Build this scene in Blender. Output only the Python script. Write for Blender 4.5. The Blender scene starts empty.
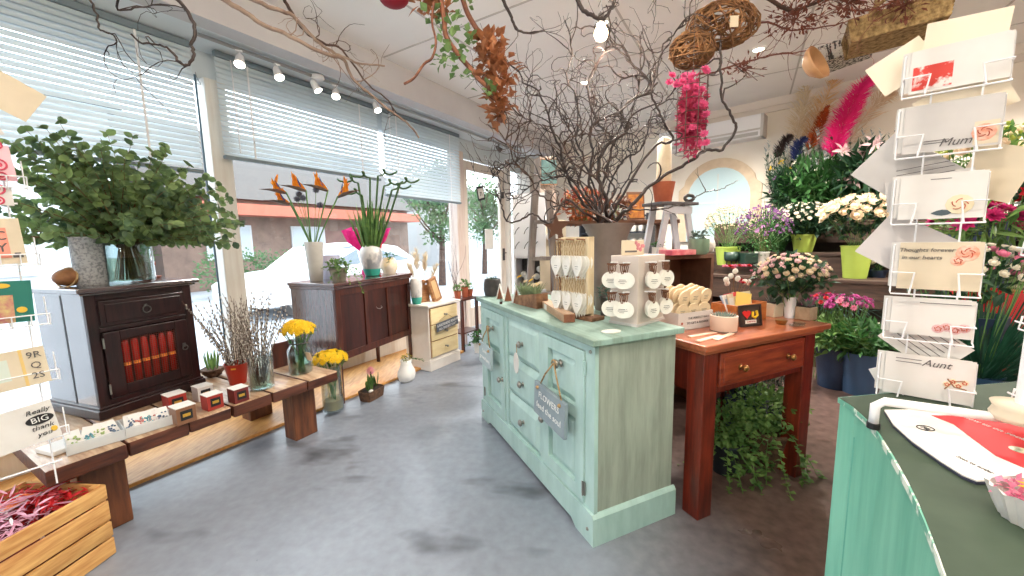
import bpy, bmesh, math, random
from math import sin, cos, pi, radians, sqrt, tan, atan2, hypot
from mathutils import Vector, Matrix, noise
SC = bpy.context.scene
COL = SC.collection
V = Vector
# ---------------------------------------------------------------- camera
FL, CH = 385.0, 1.25
_p, _r = radians(7.1), radians(1.1)
_F = V((0, cos(_p), -sin(_p))); _R = V((1, 0, 0)); _U = V((0, sin(_p), cos(_p)))
R2 = _R*cos(_r) - _U*sin(_r); U2 = _R*sin(_r) + _U*cos(_r)
EYE = V((0, 0, CH))
cam = bpy.data.objects.new('camera', bpy.data.cameras.new('camera')); COL.objects.link(cam)
cam.data.sensor_width = 36; cam.data.lens = 36*FL/1024; cam.data.clip_start = .02; cam.data.clip_end = 200
cam.matrix_world = Matrix(((R2.x, U2.x, -_F.x, 0), (R2.y, U2.y, -_F.y, 0), (R2.z, U2.z, -_F.z, CH), (0, 0, 0, 1)))
SC.camera = cam
def ray(x, y): return _F + R2*((x-512)/FL) - U2*((y-288)/FL)
def gz(x, y, z=0.0):
    d = ray(x, y); return EYE + d*((z-CH)/d.z)
def gy(x, y, Y):
    d = ray(x, y); return EYE + d*(Y/d.y)
# ---------------------------------------------------------------- materials
def lin(c):
    c = c/255.0
    return c/12.92 if c <= .04045 else ((c+.055)/1.055)**2.4
def rgb(t): return (lin(t[0]), lin(t[1]), lin(t[2]), 1)
_mats = {}
def mat(name, c, rough=.6, metal=0, c2=None, scale=8, stretch=(1, 1, 1), detail=4, bump=0, spec=.5, coat=0, trans=0, alpha=1,
        emit=None, estr=0, lo=.35, hi=.65, kind='noise', sheen=0, objrand=0, sub=0):
    if name in _mats: return _mats[name]
    m = bpy.data.materials.new(name); m.use_nodes = True; nt = m.node_tree; N = nt.nodes; L = nt.links
    b = N['Principled BSDF']
    b.inputs['Base Color'].default_value = rgb(c); b.inputs['Roughness'].default_value = rough
    b.inputs['Metallic'].default_value = metal; b.inputs['Specular IOR Level'].default_value = spec
    b.inputs['Coat Weight'].default_value = coat; b.inputs['Coat Roughness'].default_value = .12
    b.inputs['Transmission Weight'].default_value = trans; b.inputs['Alpha'].default_value = alpha
    if emit: b.inputs['Emission Color'].default_value = rgb(emit); b.inputs['Emission Strength'].default_value = estr
    if c2 is not None or bump:
        tc = N.new('ShaderNodeTexCoord'); mp = N.new('ShaderNodeMapping'); mp.inputs['Scale'].default_value = stretch
        L.new(tc.outputs['Object'], mp.inputs['Vector'])
        if kind == 'wave':
            t = N.new('ShaderNodeTexWave'); t.inputs['Scale'].default_value = scale; t.inputs['Distortion'].default_value = 6
            t.inputs['Detail'].default_value = detail
        elif kind == 'voronoi':
            t = N.new('ShaderNodeTexVoronoi'); t.inputs['Scale'].default_value = scale
        else:
            t = N.new('ShaderNodeTexNoise'); t.inputs['Scale'].default_value = scale; t.inputs['Detail'].default_value = detail
            t.inputs['Roughness'].default_value = .6
        L.new(mp.outputs['Vector'], t.inputs['Vector'])
        out = t.outputs['Distance'] if kind == 'voronoi' else (t.outputs['Fac'] if 'Fac' in t.outputs else t.outputs[0])
        if c2 is not None:
            cr = N.new('ShaderNodeValToRGB'); cr.color_ramp.elements[0].position = lo; cr.color_ramp.elements[1].position = hi
            cr.color_ramp.elements[0].color = rgb(c); cr.color_ramp.elements[1].color = rgb(c2)
            L.new(out, cr.inputs['Fac']); L.new(cr.outputs['Color'], b.inputs['Base Color'])
        if bump:
            bp = N.new('ShaderNodeBump'); bp.inputs['Strength'].default_value = bump; bp.inputs['Distance'].default_value = .01
            L.new(out, bp.inputs['Height']); L.new(bp.outputs['Normal'], b.inputs['Normal'])
    _mats[name] = m
    return m
def leafmat(name, c, c2, rough=.55, tl=.35, scale=14):
    """leaf or petal: colour varies from leaf to leaf, thin enough to let light through"""
    if name in _mats: return _mats[name]
    m = mat(name, c, rough, c2=c2, scale=scale, detail=2, lo=.3, hi=.7)
    nt = m.node_tree; N = nt.nodes; L = nt.links
    b = N['Principled BSDF']; o = N['Material Output']
    t = N.new('ShaderNodeBsdfTranslucent'); mx = N.new('ShaderNodeMixShader'); mx.inputs[0].default_value = tl
    for l in list(L):
        if l.to_socket == b.inputs['Base Color']: L.new(l.from_socket, t.inputs['Color'])
    L.new(b.outputs[0], mx.inputs[1]); L.new(t.outputs[0], mx.inputs[2]); L.new(mx.outputs[0], o.inputs['Surface'])
    return m
def glassmat(name, tint=(255, 255, 255), refl=.12, rough=.03):
    """thin glass: mostly clear, mirror-like towards grazing angles"""
    if name in _mats: return _mats[name]
    m = bpy.data.materials.new(name); m.use_nodes = True; nt = m.node_tree; N = nt.nodes; L = nt.links
    for n in list(N):
        if n.type == 'BSDF_PRINCIPLED': N.remove(n)
    o = N['Material Output']; t = N.new('ShaderNodeBsdfTransparent'); t.inputs[0].default_value = rgb(tint)
    g = N.new('ShaderNodeBsdfGlossy'); g.inputs['Roughness'].default_value = rough
    f = N.new('ShaderNodeLayerWeight'); f.inputs['Blend'].default_value = refl
    mx = N.new('ShaderNodeMixShader'); L.new(f.outputs['Facing'], mx.inputs[0])
    L.new(t.outputs[0], mx.inputs[1]); L.new(g.outputs[0], mx.inputs[2]); L.new(mx.outputs[0], o.inputs['Surface'])
    _mats[name] = m
    return m
# ---------------------------------------------------------------- mesh builder
class MB:
    def __init__(s): s.v = []; s.f = []; s.mi = []; s.cur = 0; s.M = Matrix.Identity(4)
    def add(s, vs, fs):
        n = len(s.v); M = s.M
        s.v += [M @ V(v) for v in vs]; s.f += [tuple(n+i for i in f) for f in fs]; s.mi += [s.cur]*len(fs)
        return s
    def box(s, x0, x1, y0, y1, z0, z1, c=0.0):
        if c <= 0:
            return s.add([(x0,y0,z0),(x1,y0,z0),(x1,y1,z0),(x0,y1,z0),(x0,y0,z1),(x1,y0,z1),(x1,y1,z1),(x0,y1,z1)],
                  [(0,3,2,1),(4,5,6,7),(0,1,5,4),(1,2,6,5),(2,3,7,6),(3,0,4,7)])
        bm = bmesh.new(); bmesh.ops.create_cube(bm, size=1)
        for v in bm.verts: v.co = V(((x0+x1)/2+v.co.x*(x1-x0), (y0+y1)/2+v.co.y*(y1-y0), (z0+z1)/2+v.co.z*(z1-z0)))
        bmesh.ops.bevel(bm, geom=bm.edges[:], offset=c, segments=2, affect='EDGES', profile=.5)
        return s.bm(bm)
    def bm(s, bm):
        bm.verts.index_update()
        s.add([v.co.copy() for v in bm.verts], [[v.index for v in f.verts] for f in bm.faces]); bm.free(); return s
    def lathe(s, prof, n=24, o=(0, 0, 0), sx=1, sy=1, cap=True, wob=0):
        vs = []; fs = []
        for r, z in prof:
            for k in range(n):
                a = 2*pi*k/n; w = 1+wob*sin(5*a+z*20)
                vs.append((o[0]+cos(a)*r*sx*w, o[1]+sin(a)*r*sy*w, o[2]+z))
        for j in range(len(prof)-1):
            for k in range(n):
                a, b = j*n+k, j*n+(k+1) % n
                fs.append((a, b, b+n, a+n))
        if cap:
            if prof[0][0] > 1e-5: fs.append(tuple(range(n))[::-1])
            if prof[-1][0] > 1e-5: fs.append(tuple((len(prof)-1)*n+k for k in range(n)))
        return s.add(vs, fs)
    def cyl(s, a, b, r, r2=None, n=12):
        return s.tube([a, b], [r, r if r2 is None else r2], n)
    def tube(s, pts, r, n=6, cap=True):
        pts = [V(p) for p in pts]; N = len(pts)
        if N < 2: return s
        rr = r if isinstance(r, (list, tuple)) else [r]*N
        d = (pts[1]-pts[0]).normalized(); up = V((0, 0, 1)) if abs(d.z) < .9 else V((1, 0, 0))
        x = d.cross(up).normalized(); vs = []; fs = []
        for i in range(N):
            t = (pts[min(i+1, N-1)]-pts[max(i-1, 0)])
            if t.length < 1e-9: t = d
            t = t.normalized(); x = (x - t*x.dot(t))
            x = x.normalized() if x.length > 1e-6 else t.orthogonal().normalized()
            y = t.cross(x)
            for k in range(n):
                a = 2*pi*k/n; vs.append(pts[i]+(x*cos(a)+y*sin(a))*rr[i])
        for i in range(N-1):
            for k in range(n):
                a, b = i*n+k, i*n+(k+1) % n; fs.append((a, b, b+n, a+n))
        if cap: fs.append(tuple(range(n))[::-1]); fs.append(tuple((N-1)*n+k for k in range(n)))
        return s.add(vs, fs)
    def prism(s, poly, y0, y1):
        """poly in x,z drawn counter-clockwise seen from -y; extruded y0..y1"""
        n = len(poly)
        vs = [(p[0], y0, p[1]) for p in poly]+[(p[0], y1, p[1]) for p in poly]
        fs = [tuple(range(n)), tuple(range(n, 2*n))[::-1]]+[(i+n, (i+1) % n+n, (i+1) % n, i) for i in range(n)]
        return s.add(vs, fs)
    def prismz(s, poly, z0, z1):
        n = len(poly); vs = [(p[0], p[1], z0) for p in poly]+[(p[0], p[1], z1) for p in poly]
        return s.add(vs, [tuple(range(n))[::-1], tuple(range(n, 2*n))]+[(i, (i+1) % n, (i+1) % n+n, i+n) for i in range(n)])
    def ball(s, c, r, n=8, m=6, sz=None, wob=0, seed=0):
        rx, ry, rz = (r, r, r) if sz is None else sz
        vs = [(c[0], c[1], c[2]-rz)]; fs = []
        for j in range(1, m):
            t = pi*j/m
            for k in range(n):
                a = 2*pi*k/n; w = 1+(wob*noise.noise(V((k*1.7+seed, j*2.3, seed))) if wob else 0)
                vs.append((c[0]+sin(t)*cos(a)*rx*w, c[1]+sin(t)*sin(a)*ry*w, c[2]-cos(t)*rz*w))
        vs.append((c[0], c[1], c[2]+rz)); top = len(vs)-1
        for k in range(n):
            fs.append((0, 1+(k+1) % n, 1+k)); fs.append((top, 1+(m-2)*n+k, 1+(m-2)*n+(k+1) % n))
        for j in range(m-2):
            for k in range(n):
                a, b = 1+j*n+k, 1+j*n+(k+1) % n; fs.append((a, b, b+n, a+n))
        return s.add(vs, fs)
    def leaf(s, p, d, up, L, W, fold=.25, curl=.15, seg=3, rnd=False):
        """a leaf from p along d: folded along the midrib, curling down"""
        d = V(d).normalized(); sd = d.cross(V(up)); sd = sd.normalized() if sd.length > 1e-5 else d.orthogonal().normalized()
        u = sd.cross(d); p = V(p); vs = []; fs = []
        prof = {3: (.0, .75, 1, .0), 2: (.15, 1, .0), 4: (.1, .8, 1, .75, .1)}[seg]
        if rnd: prof = (.35, 1, .95, .25) if seg == 3 else prof
        for i, w in enumerate(prof):
            t = i/seg; c = p+d*(L*t)-u*(curl*L*t*t); hw = W*.5*w
            vs += [c-sd*hw+u*(fold*hw), c, c+sd*hw+u*(fold*hw)]
        for i in range(seg):
            a = i*3; fs += [(a, a+1, a+4, a+3), (a+1, a+2, a+5, a+4)]
        return s.add(vs, fs)
    def build(s, name, m, parent=None, smooth=False, label=None, auto=None):
        me = bpy.data.meshes.new(name); me.from_pydata([tuple(v) for v in s.v], [], s.f)
        ms = m if isinstance(m, (list, tuple)) else [m]
        for x in ms: me.materials.append(x)
        if len(ms) > 1: me.polygons.foreach_set('material_index', s.mi)
        if smooth: me.polygons.foreach_set('use_smooth', [True]*len(me.polygons))
        if auto:
            me.polygons.foreach_set('use_smooth', [True]*len(me.polygons)); me.set_sharp_from_angle(angle=radians(auto))
        me.update()
        o = bpy.data.objects.new(name, me); COL.objects.link(o)
        if parent: o.parent = parent
        if label: o['label'] = label
        return o
def tag(o, label, cat, group=None, kind=None):
    if label: o['label'] = label
    if cat: o['category'] = cat
    if group: o['group'] = group
    if kind: o['kind'] = kind
    return o
def thing(name, label, cat, loc=(0, 0, 0), rz=0, group=None, rx=0, ry=0):
    o = bpy.data.objects.new(name, None); COL.objects.link(o); o.empty_display_size = .05
    o.location = loc; o.rotation_euler = (rx, ry, rz)
    return tag(o, label, cat, group)
def single(mb, name, m, label, cat, loc=(0, 0, 0), rz=0, group=None, smooth=False, auto=None, rx=0, ry=0):
    o = mb.build(name, m, None, smooth, None, auto); o.location = loc; o.rotation_euler = (rx, ry, rz)
    return tag(o, label, cat, group)
def kids(o): return [c for c in COL.objects if c.parent == o]
_kidcache = {}
def dup(root, loc, rz=0, label=None, group=None, scale=None, rx=0, ry=0):
    if root.name not in _kidcache:
        _kidcache[root.name] = [(c, kids(c)) for c in kids(root)]
    r = root.copy(); COL.objects.link(r); r.location = loc; r.rotation_euler = (rx, ry, rz)
    if scale: r.scale = scale if isinstance(scale, tuple) else (scale,)*3
    if label: r['label'] = label
    if group: r['group'] = group
    for c, gs in _kidcache[root.name]:
        d = c.copy(); COL.objects.link(d); d.parent = r
        for g in gs:
            e = g.copy(); COL.objects.link(e); e.parent = d
    return r
def struct(mb, name, m, parent=None, smooth=False, auto=None):
    o = mb.build(name, m, parent, smooth, None, auto)
    if parent is None: o['kind'] = 'structure'
    return o
def text(s, size, m, parent, loc, rx=pi/2, rz=0, ry=0, ext=.0004, name='lettering', align='CENTER', sx=1, shear=0):
    cu = bpy.data.curves.new(name, 'FONT'); cu.body = s; cu.size = size; cu.extrude = ext; cu.align_x = align; cu.align_y = 'CENTER'
    cu.resolution_u = 2; cu.shear = shear
    tmp = bpy.data.objects.new(name, cu); me = bpy.data.meshes.new_from_object(tmp); bpy.data.objects.remove(tmp)
    me.materials.clear(); me.materials.append(m)
    o = bpy.data.objects.new(name, me); COL.objects.link(o); o.parent = parent; o.location = loc; o.rotation_euler = (rx, ry, rz)
    o.scale = (sx, 1, 1)
    return o
def az(D): return atan2(D[1], D[0])
RZW = -radians(31.8)                                    # the window wall: local y runs along it
FW = Matrix.Rotation(RZW, 4, 'Z')
def W(u, v, z=0.0): return FW @ V((-v, u, z))
RZR = -radians(133.2)                                   # the wall at the back right: local y along it, local x out of it
FR = Matrix.Rotation(RZR, 4, 'Z')
XR = -5.716
def RW(x, y, z=0.0): return FR @ V((XR+x, y, z))
rnd = random.Random(7)
def U(a, b): return rnd.uniform(a, b)
# ---------------------------------------------------------------- palette
WHITE = mat('white_paint', (236, 236, 232), .5, c2=(226, 224, 218), scale=3)
WALL = mat('cream_wall_paint', (246, 239, 228), .8, c2=(240, 231, 217), scale=1.5)
CEIL = mat('ceiling_white', (250, 247, 244), .85, c2=(244, 240, 237), scale=1.2)
TRIMG = mat('grey_beam_paint', (206, 203, 204), .7, c2=(196, 193, 195), scale=2)
FRAME = mat('window_frame_white', (226, 224, 218), .45, c2=(214, 208, 200), scale=4, stretch=(6, 6, .6))
PINKW = mat('pinkish_door_post', (214, 200, 190), .55, c2=(200, 178, 168), scale=5, stretch=(6, 6, .6))
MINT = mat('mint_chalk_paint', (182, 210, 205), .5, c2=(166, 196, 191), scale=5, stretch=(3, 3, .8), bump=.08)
MINTS = mat('mint_side_grey_paint', (166, 174, 162), .5, c2=(142, 149, 138), scale=4, stretch=(5, 5, .7), bump=.1)  # body and side paint, greyer than the front
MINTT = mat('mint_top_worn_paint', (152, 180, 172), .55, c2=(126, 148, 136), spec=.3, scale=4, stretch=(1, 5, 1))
REDW = mat('red_brown_varnished_wood', (152, 68, 40), .3, c2=(110, 40, 26), scale=5, stretch=(1.2, 8, 8), coat=.4)
REDL = mat('red_brown_leg_wood', (124, 42, 24), .35, c2=(78, 24, 15), scale=5, stretch=(9, 9, 1), coat=.25)
REDT = mat('orange_brown_table_top', (180, 104, 66), .28, c2=(148, 74, 46), scale=4, stretch=(1.2, 10, 8), coat=.5)
DARKW = mat('dark_stained_wood', (48, 24, 24), .35, c2=(26, 12, 15), scale=6, stretch=(8, 8, 1), coat=.15, spec=.35)
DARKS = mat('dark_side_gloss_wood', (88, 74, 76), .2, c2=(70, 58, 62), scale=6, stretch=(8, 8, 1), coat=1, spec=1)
MAHO = mat('mahogany_wood', (88, 42, 28), .4, c2=(52, 22, 18), scale=5, stretch=(8, 8, .8), coat=.1)
OLDW = mat('old_plank_lit_top', (190, 164, 134), .4, c2=(140, 104, 76), scale=6, stretch=(7, 1, 1), bump=.2, coat=.3)
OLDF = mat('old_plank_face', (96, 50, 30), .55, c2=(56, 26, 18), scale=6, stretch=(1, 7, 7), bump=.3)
LEGW = mat('old_leg_wood', (122, 72, 42), .55, c2=(78, 42, 28), scale=5, stretch=(7, 7, .8), bump=.2)
PINE = mat('crate_pine', (214, 168, 104), .6, c2=(176, 122, 66), scale=6, stretch=(1, 1.5, 9), bump=.15)
OSB = mat('golden_board_floor', (222, 168, 100), .45, c2=(194, 132, 66), scale=9, stretch=(6, 1, 6))
CREAM = mat('cream_drawer_paint', (236, 216, 168), .5, c2=(224, 200, 150), scale=5, stretch=(1, 6, 6))
OFFW = mat('off_white_carcass_paint', (240, 234, 226), .45, c2=(228, 220, 210), scale=4)
GREENC = mat('jade_counter_paint', (130, 196, 172), .45, c2=(96, 170, 148), scale=4, stretch=(4, 4, .5), bump=.06)
GREENT = mat('sage_counter_top', (66, 80, 66), .7, spec=.2, c2=(52, 66, 54), scale=5)
GREENE = mat('chipped_white_edge', (104, 172, 150), .5, c2=(226, 234, 222), scale=26, lo=.5, hi=.56)
STEEL = mat('brushed_metal', (170, 168, 164), .3, metal=1)
PEWTER = mat('pewter_knob', (150, 148, 142), .35, metal=.8)
CHAR = mat('charcoal_metal', (52, 50, 50), .5, c2=(70, 66, 64), scale=30)
BLACK = mat('black_matte', (22, 22, 24), .5)
WIRE = mat('white_coated_wire', (238, 238, 240), .35)
ROPE = mat('jute_rope', (190, 160, 116), .9, c2=(146, 116, 78), scale=60)
SLATE = mat('slate_grey_plaque', (142, 156, 162), .6, c2=(124, 138, 146), scale=8)
SLATED = mat('dark_slate_plaque', (92, 96, 104), .6)
INK = mat('grey_ink', (96, 92, 92), .7)
INKD = mat('black_ink', (30, 28, 30), .6)
WINK = mat('white_ink', (232, 232, 228), .6)
PAPER = mat('white_card_paper', (224, 221, 217), .6, c2=(214, 210, 204), scale=6)
PAPERC = mat('cream_card_paper', (218, 204, 180), .6, c2=(206, 192, 166), scale=6)
PAPERG = mat('grey_card_paper', (204, 200, 197), .6, c2=(190, 186, 183), scale=6)
TAGW = mat('white_ceramic_tag', (238, 236, 230), .4, c2=(226, 224, 216), scale=20)
TAGC = mat('pale_wood_disc', (232, 214, 182), .6, c2=(216, 194, 158), scale=18)
URN = mat('grey_brown_zinc', (132, 122, 118), .45, c2=(112, 102, 98), scale=6, metal=.2)
TERRA = mat('terracotta', (178, 96, 66), .8, c2=(156, 78, 52), scale=10)
LIME = mat('lime_plastic', (186, 210, 98), .4, c2=(176, 200, 88), scale=3)
NAVY = mat('navy_plastic', (40, 62, 92), .35, c2=(30, 46, 72), scale=4)
DGREEN = mat('dark_green_metal', (34, 58, 48), .4)
SOIL = mat('soil', (52, 38, 30), .95, c2=(34, 24, 20), scale=40, bump=.5)
WICK = mat('dark_wicker', (112, 82, 60), .8, c2=(74, 52, 40), scale=40, bump=.5)
SEAG = mat('seagrass_weave', (196, 168, 118), .85, c2=(112, 88, 52), scale=38, bump=.4, stretch=(1, 1, .6))
WILLOW = mat('dark_willow_bark', (66, 52, 48), .5, c2=(36, 28, 28), scale=14)
WILLOWB = mat('brown_willow_bark', (92, 66, 52), .7, c2=(60, 42, 36), scale=12)
PALEB = mat('pale_stripped_branch', (170, 148, 132), .7, c2=(120, 96, 84), scale=10)
GLASS = glassmat('clear_glass', (240, 246, 246), .25)
PANE = glassmat('window_pane', (250, 252, 252), .08)
WATER = glassmat('vase_water', (214, 226, 214), .2)
LEAF = leafmat('mid_green_leaf', (70, 120, 60), (42, 84, 44))
LEAFD = leafmat('dark_green_leaf', (44, 82, 50), (26, 54, 38))
LEAFL = leafmat('light_green_leaf', (126, 158, 84), (64, 104, 52))
EUC = leafmat('eucalyptus_leaf', (146, 170, 104), (72, 98, 74), scale=9, tl=.45)
STEM = mat('green_stem', (92, 130, 66), .6)
BSTEM = mat('brown_stem', (128, 98, 60), .7, c2=(98, 70, 44), scale=20)
def petal(n, a, b, tl=.3): return leafmat('petal_'+n, a, b, .6, tl, 30)
PW = petal('white', (246, 240, 228), (234, 226, 206)); PCR = petal('cream', (246, 232, 208), (232, 208, 176))
PP = petal('magenta', (206, 42, 120), (170, 24, 92)); PPK = petal('pink', (232, 150, 176), (214, 112, 148))
PR = petal('red', (206, 24, 44), (164, 12, 30)); PY = petal('yellow', (255, 228, 52), (246, 206, 22), .45)
PV = petal('violet', (146, 92, 150), (104, 60, 116)); PO = petal('orange', (250, 166, 20), (226, 112, 10))
PLV = petal('blush', (236, 206, 206), (222, 180, 184)); PGY = petal('dry_beige', (236, 222, 196), (212, 194, 162), .45)
# ---------------------------------------------------------------- the room
CZ = 2.87
def floor_mat():
    m = bpy.data.materials.new('worn_grey_floor'); m.use_nodes = True; nt = m.node_tree; N = nt.nodes; L = nt.links
    b = N['Principled BSDF']; tc = N.new('ShaderNodeTexCoord')
    n1 = N.new('ShaderNodeTexNoise'); n1.inputs['Scale'].default_value = 1.1; n1.inputs['Detail'].default_value = 5
    n2 = N.new('ShaderNodeTexNoise'); n2.inputs['Scale'].default_value = 22; n2.inputs['Detail'].default_value = 6
    L.new(tc.outputs['Object'], n1.inputs['Vector']); L.new(tc.outputs['Object'], n2.inputs['Vector'])
    # brown worn patch towards the red table, grey elsewhere
    sx = N.new('ShaderNodeSeparateXYZ'); L.new(tc.outputs['Object'], sx.inputs[0])
    mr = N.new('ShaderNodeMapRange'); mr.inputs[1].default_value = .3; mr.inputs[2].default_value = .95
    ad = N.new('ShaderNodeMath'); ad.operation = 'ADD'; mu = N.new('ShaderNodeMath'); mu.operation = 'MULTIPLY'; mu.inputs[1].default_value = .5
    L.new(n1.outputs[0], mu.inputs[0]); L.new(sx.outputs['X'], ad.inputs[0]); L.new(mu.outputs[0], ad.inputs[1])
    sb = N.new('ShaderNodeMath'); sb.operation = 'SUBTRACT'; sb.inputs[1].default_value = .25
    L.new(ad.outputs[0], sb.inputs[0]); L.new(sb.outputs[0], mr.inputs[0])
    c1 = N.new('ShaderNodeValToRGB'); c1.color_ramp.elements[0].position = .3; c1.color_ramp.elements[1].position = .72
    c1.color_ramp.elements[0].color = rgb((128, 134, 145)); c1.color_ramp.elements[1].color = rgb((140, 148, 160))
    L.new(n2.outputs[0], c1.inputs[0])
    c2 = N.new('ShaderNodeValToRGB'); c2.color_ramp.elements[0].position = .3; c2.color_ramp.elements[1].position = .7
    c2.color_ramp.elements[0].color = rgb((72, 56, 50)); c2.color_ramp.elements[1].color = rgb((104, 84, 78))
    L.new(n2.outputs[0], c2.inputs[0])
    mx = N.new('ShaderNodeMixRGB'); L.new(mr.outputs[0], mx.inputs[0]); L.new(c1.outputs[0], mx.inputs[1]); L.new(c2.outputs[0], mx.inputs[2])
    # dark worn stains
    n3 = N.new('ShaderNodeTexNoise'); n3.inputs['Scale'].default_value = 1.7; n3.inputs['Detail'].default_value = 3
    mp = N.new('ShaderNodeMapping'); mp.inputs['Rotation'].default_value = (0, 0, radians(35)); mp.inputs['Scale'].default_value = (1, 2.2, 1)
    L.new(tc.outputs['Object'], mp.inputs[0]); L.new(mp.outputs[0], n3.inputs['Vector'])
    c3 = N.new('ShaderNodeValToRGB'); c3.color_ramp.elements[0].position = .3; c3.color_ramp.elements[1].position = .42
    c3.color_ramp.elements[0].color = (.22, .2, .2, 1); c3.color_ramp.elements[1].color = (1, 1, 1, 1)
    L.new(n3.outputs[0], c3.inputs[0])
    m2 = N.new('ShaderNodeMixRGB'); m2.blend_type = 'MULTIPLY'; m2.inputs[0].default_value = .8
    L.new(mx.outputs[0], m2.inputs[1]); L.new(c3.outputs[0], m2.inputs[2]); L.new(m2.outputs[0], b.inputs['Base Color'])
    rr = N.new('ShaderNodeMapRange'); rr.inputs[3].default_value = .2; rr.inputs[4].default_value = .42
    L.new(n1.outputs[0], rr.inputs[0]); L.new(rr.outputs[0], b.inputs['Roughness'])
    bp = N.new('ShaderNodeBump'); bp.inputs['Strength'].default_value = .05; bp.inputs['Distance'].default_value = .003
    L.new(n2.outputs[0], bp.inputs['Height']); L.new(bp.outputs[0], b.inputs['Normal'])
    return m
poly = [tuple(W(-3.0, 3.42)[:2]), tuple(W(6.5, 3.42)[:2]), (6.15, 2.1), (4.0, -3.2), (-2.6, -3.6)]
poly = poly[::-1]
f = MB().prismz(poly, -.1, 0); struct(f, 'floor', floor_mat())
f = MB().prismz(poly, CZ, CZ+.1); struct(f, 'ceiling', CEIL)
# ceiling tile grid: shallow joint strips
m = MB(); m.M = FW
for x in (-2.1, -.9, .3, 1.5, 2.7): m.box(x-.008, x+.008, -2.5, 6.2, CZ-.004, CZ+.002)
for y in (-1.1, .1, 1.3, 2.5, 3.7, 4.9): m.box(-2.85, 3.2, y-.008, y+.008, CZ-.004, CZ+.002)
struct(m, 'trim_1', mat('ceiling_joint', (200, 194, 190), .8))
# beam along the window bay and its lower soffit
m = MB(); m.M = FW; m.box(-2.98, -2.84, -2.6, 6.5, 2.6, CZ-.0005); struct(m, 'trim_2', TRIMG)
m = MB(); m.M = FW; m.box(-3.46, -2.981, -2.6, 6.5, 2.61, 2.75); struct(m, 'trim_3', mat('soffit_white', (226, 232, 236), .7))
# window wall: sill upstand, header, posts, glass
m = MB(); m.M = FW; m.box(-3.46, -3.35, -3, 4.1, .02, .16); m.box(-3.44, -3.33, -3, 4.1, .16, .19); struct(m, 'wall_window', FRAME)
m = MB(); m.M = FW; m.box(-3.44, -3.36, -3, 6.5, 2.42, 2.609); m.box(-3.42, -3.38, 4.2, 6.5, 2.36, 2.42)
struct(m, 'trim_4', mat('window_header', (206, 214, 218), .6))
def post(name, u0, u1, z0, z1, mm, d0=3.30, d1=3.45):
    m = MB(); m.M = FW; m.box(-d1, -d0, u0, u1, z0, z1, .006); return struct(m, name, mm)
post('trim_5', 1.30, 1.43, .19, 2.42, FRAME); post('trim_6', 4.0, 4.16, 0, 2.42, PINKW); post('trim_7', -1.3, -1.17, .19, 2.42, FRAME)
post('trim_8', 5.26, 5.34, 0, 2.42, FRAME); post('trim_9', 5.80, 6.5, 0, 2.62, mat('grey_end_pier', (196, 190, 182), .7), 3.2, 3.46)
for i, (a, b) in enumerate(((-1.17, 1.30), (1.43, 4.0), (-3, -1.3))):
    w = MB(); w.M = FW; w.box(-3.405, -3.399, a, b, .19, 2.42); g = struct(w, 'window_%d' % (i+1), PANE)
w = MB(); w.M = FW; w.box(-3.405, -3.399, 5.34, 5.8, .1, 2.42); struct(w, 'window_4', PANE)
w = MB(); w.M = FW; w.box(-3.41, -3.39, 4.3, 5.1, 2.36, 2.365)
# thin metal glazing bar beside the first post
m = MB(); m.M = FW; m.cyl((-3.31, 1.255, .19), (-3.31, 1.255, 2.42), .007, n=6); struct(m, 'trim_10', mat('blue_steel_bar', (72, 96, 112), .4))
# door: frame leaf with glass, handle, poster
d = MB(); d.M = FW
d.box(-3.41, -3.36, 4.17, 4.30, .02, 2.34, .004); d.box(-3.41, -3.36, 5.12, 5.25, .02, 2.34, .004)
d.box(-3.41, -3.36, 4.30, 5.12, 2.22, 2.34, .004); d.box(-3.41, -3.36, 4.30, 5.12, .02, .3, .004)
door = struct(d, 'door_1', mat('door_cream_paint', (222, 212, 200), .5, c2=(210, 196, 184), scale=4, stretch=(5, 5, .6)))
d = MB(); d.M = FW; d.box(-3.39, -3.384, 4.29, 5.13, .29, 2.23); d.build('door_glass', PANE, door)
d = MB(); d.M = FW; d.box(-3.37, -3.35, 5.155, 5.215, .93, 1.12, .004); d.tube([(-3.35, 5.185, 1.05), (-3.31, 5.185, 1.05), (-3.305, 5.11, 1.05)], .009)
d.build('door_handle', CHAR, door, auto=40)
d = MB(); d.M = FW; d.box(-3.37, -3.345, 5.16, 5.21, 1.9, 2.0, .004); d.build('door_closer', CHAR, door)
d = MB(); d.M = FW; d.box(-3.383, -3.380, 4.72, 4.93, 1.12, 1.42); d.build('door_notice', PAPER, door)
# back right wall (cream) with cornice, pier, and the two walls behind the camera
m = MB(); m.M = FR; m.box(XR-.15, XR, -4.75, 3.3, 0, CZ-.0005); struct(m, 'wall_right', WALL)
m = MB(); m.M = FR; m.prismz([(XR, -4.7), (XR+.05, -4.7), (XR+.05, 3.2), (XR, 3.2)], 2.78, CZ-.001)
m.box(XR, XR+.025, -4.7, 3.2, 2.72, 2.78); struct(m, 'trim_11', mat('cornice_paint', (226, 216, 206), .7))
m = MB(); a, b = V((4.0, -3.2)), V((6.15, 2.1)); d = (b-a).normalized(); n = V((d.y, -d.x))*.12
m.prismz([tuple(a), tuple(a+n), tuple(b+n), tuple(b)], 0, CZ-.0005); struct(m, 'wall_side', WALL)
m = MB(); a, b = V((-2.6, -3.6)), V((4.0, -3.2)); m.prismz([tuple(a), (a.x, a.y-.12), (b.x, b.y-.12), tuple(b)], 0, CZ-.0005); struct(m, 'wall_back', WALL)
m = MB(); a = V((-2.6, -3.6)); b = V(poly[-1]); n = V((-.12, 0)); m.prismz([tuple(a), tuple(b), tuple(b+n), tuple(a+n)], 0, CZ-.0005); struct(m, 'wall_left', WALL)
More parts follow.
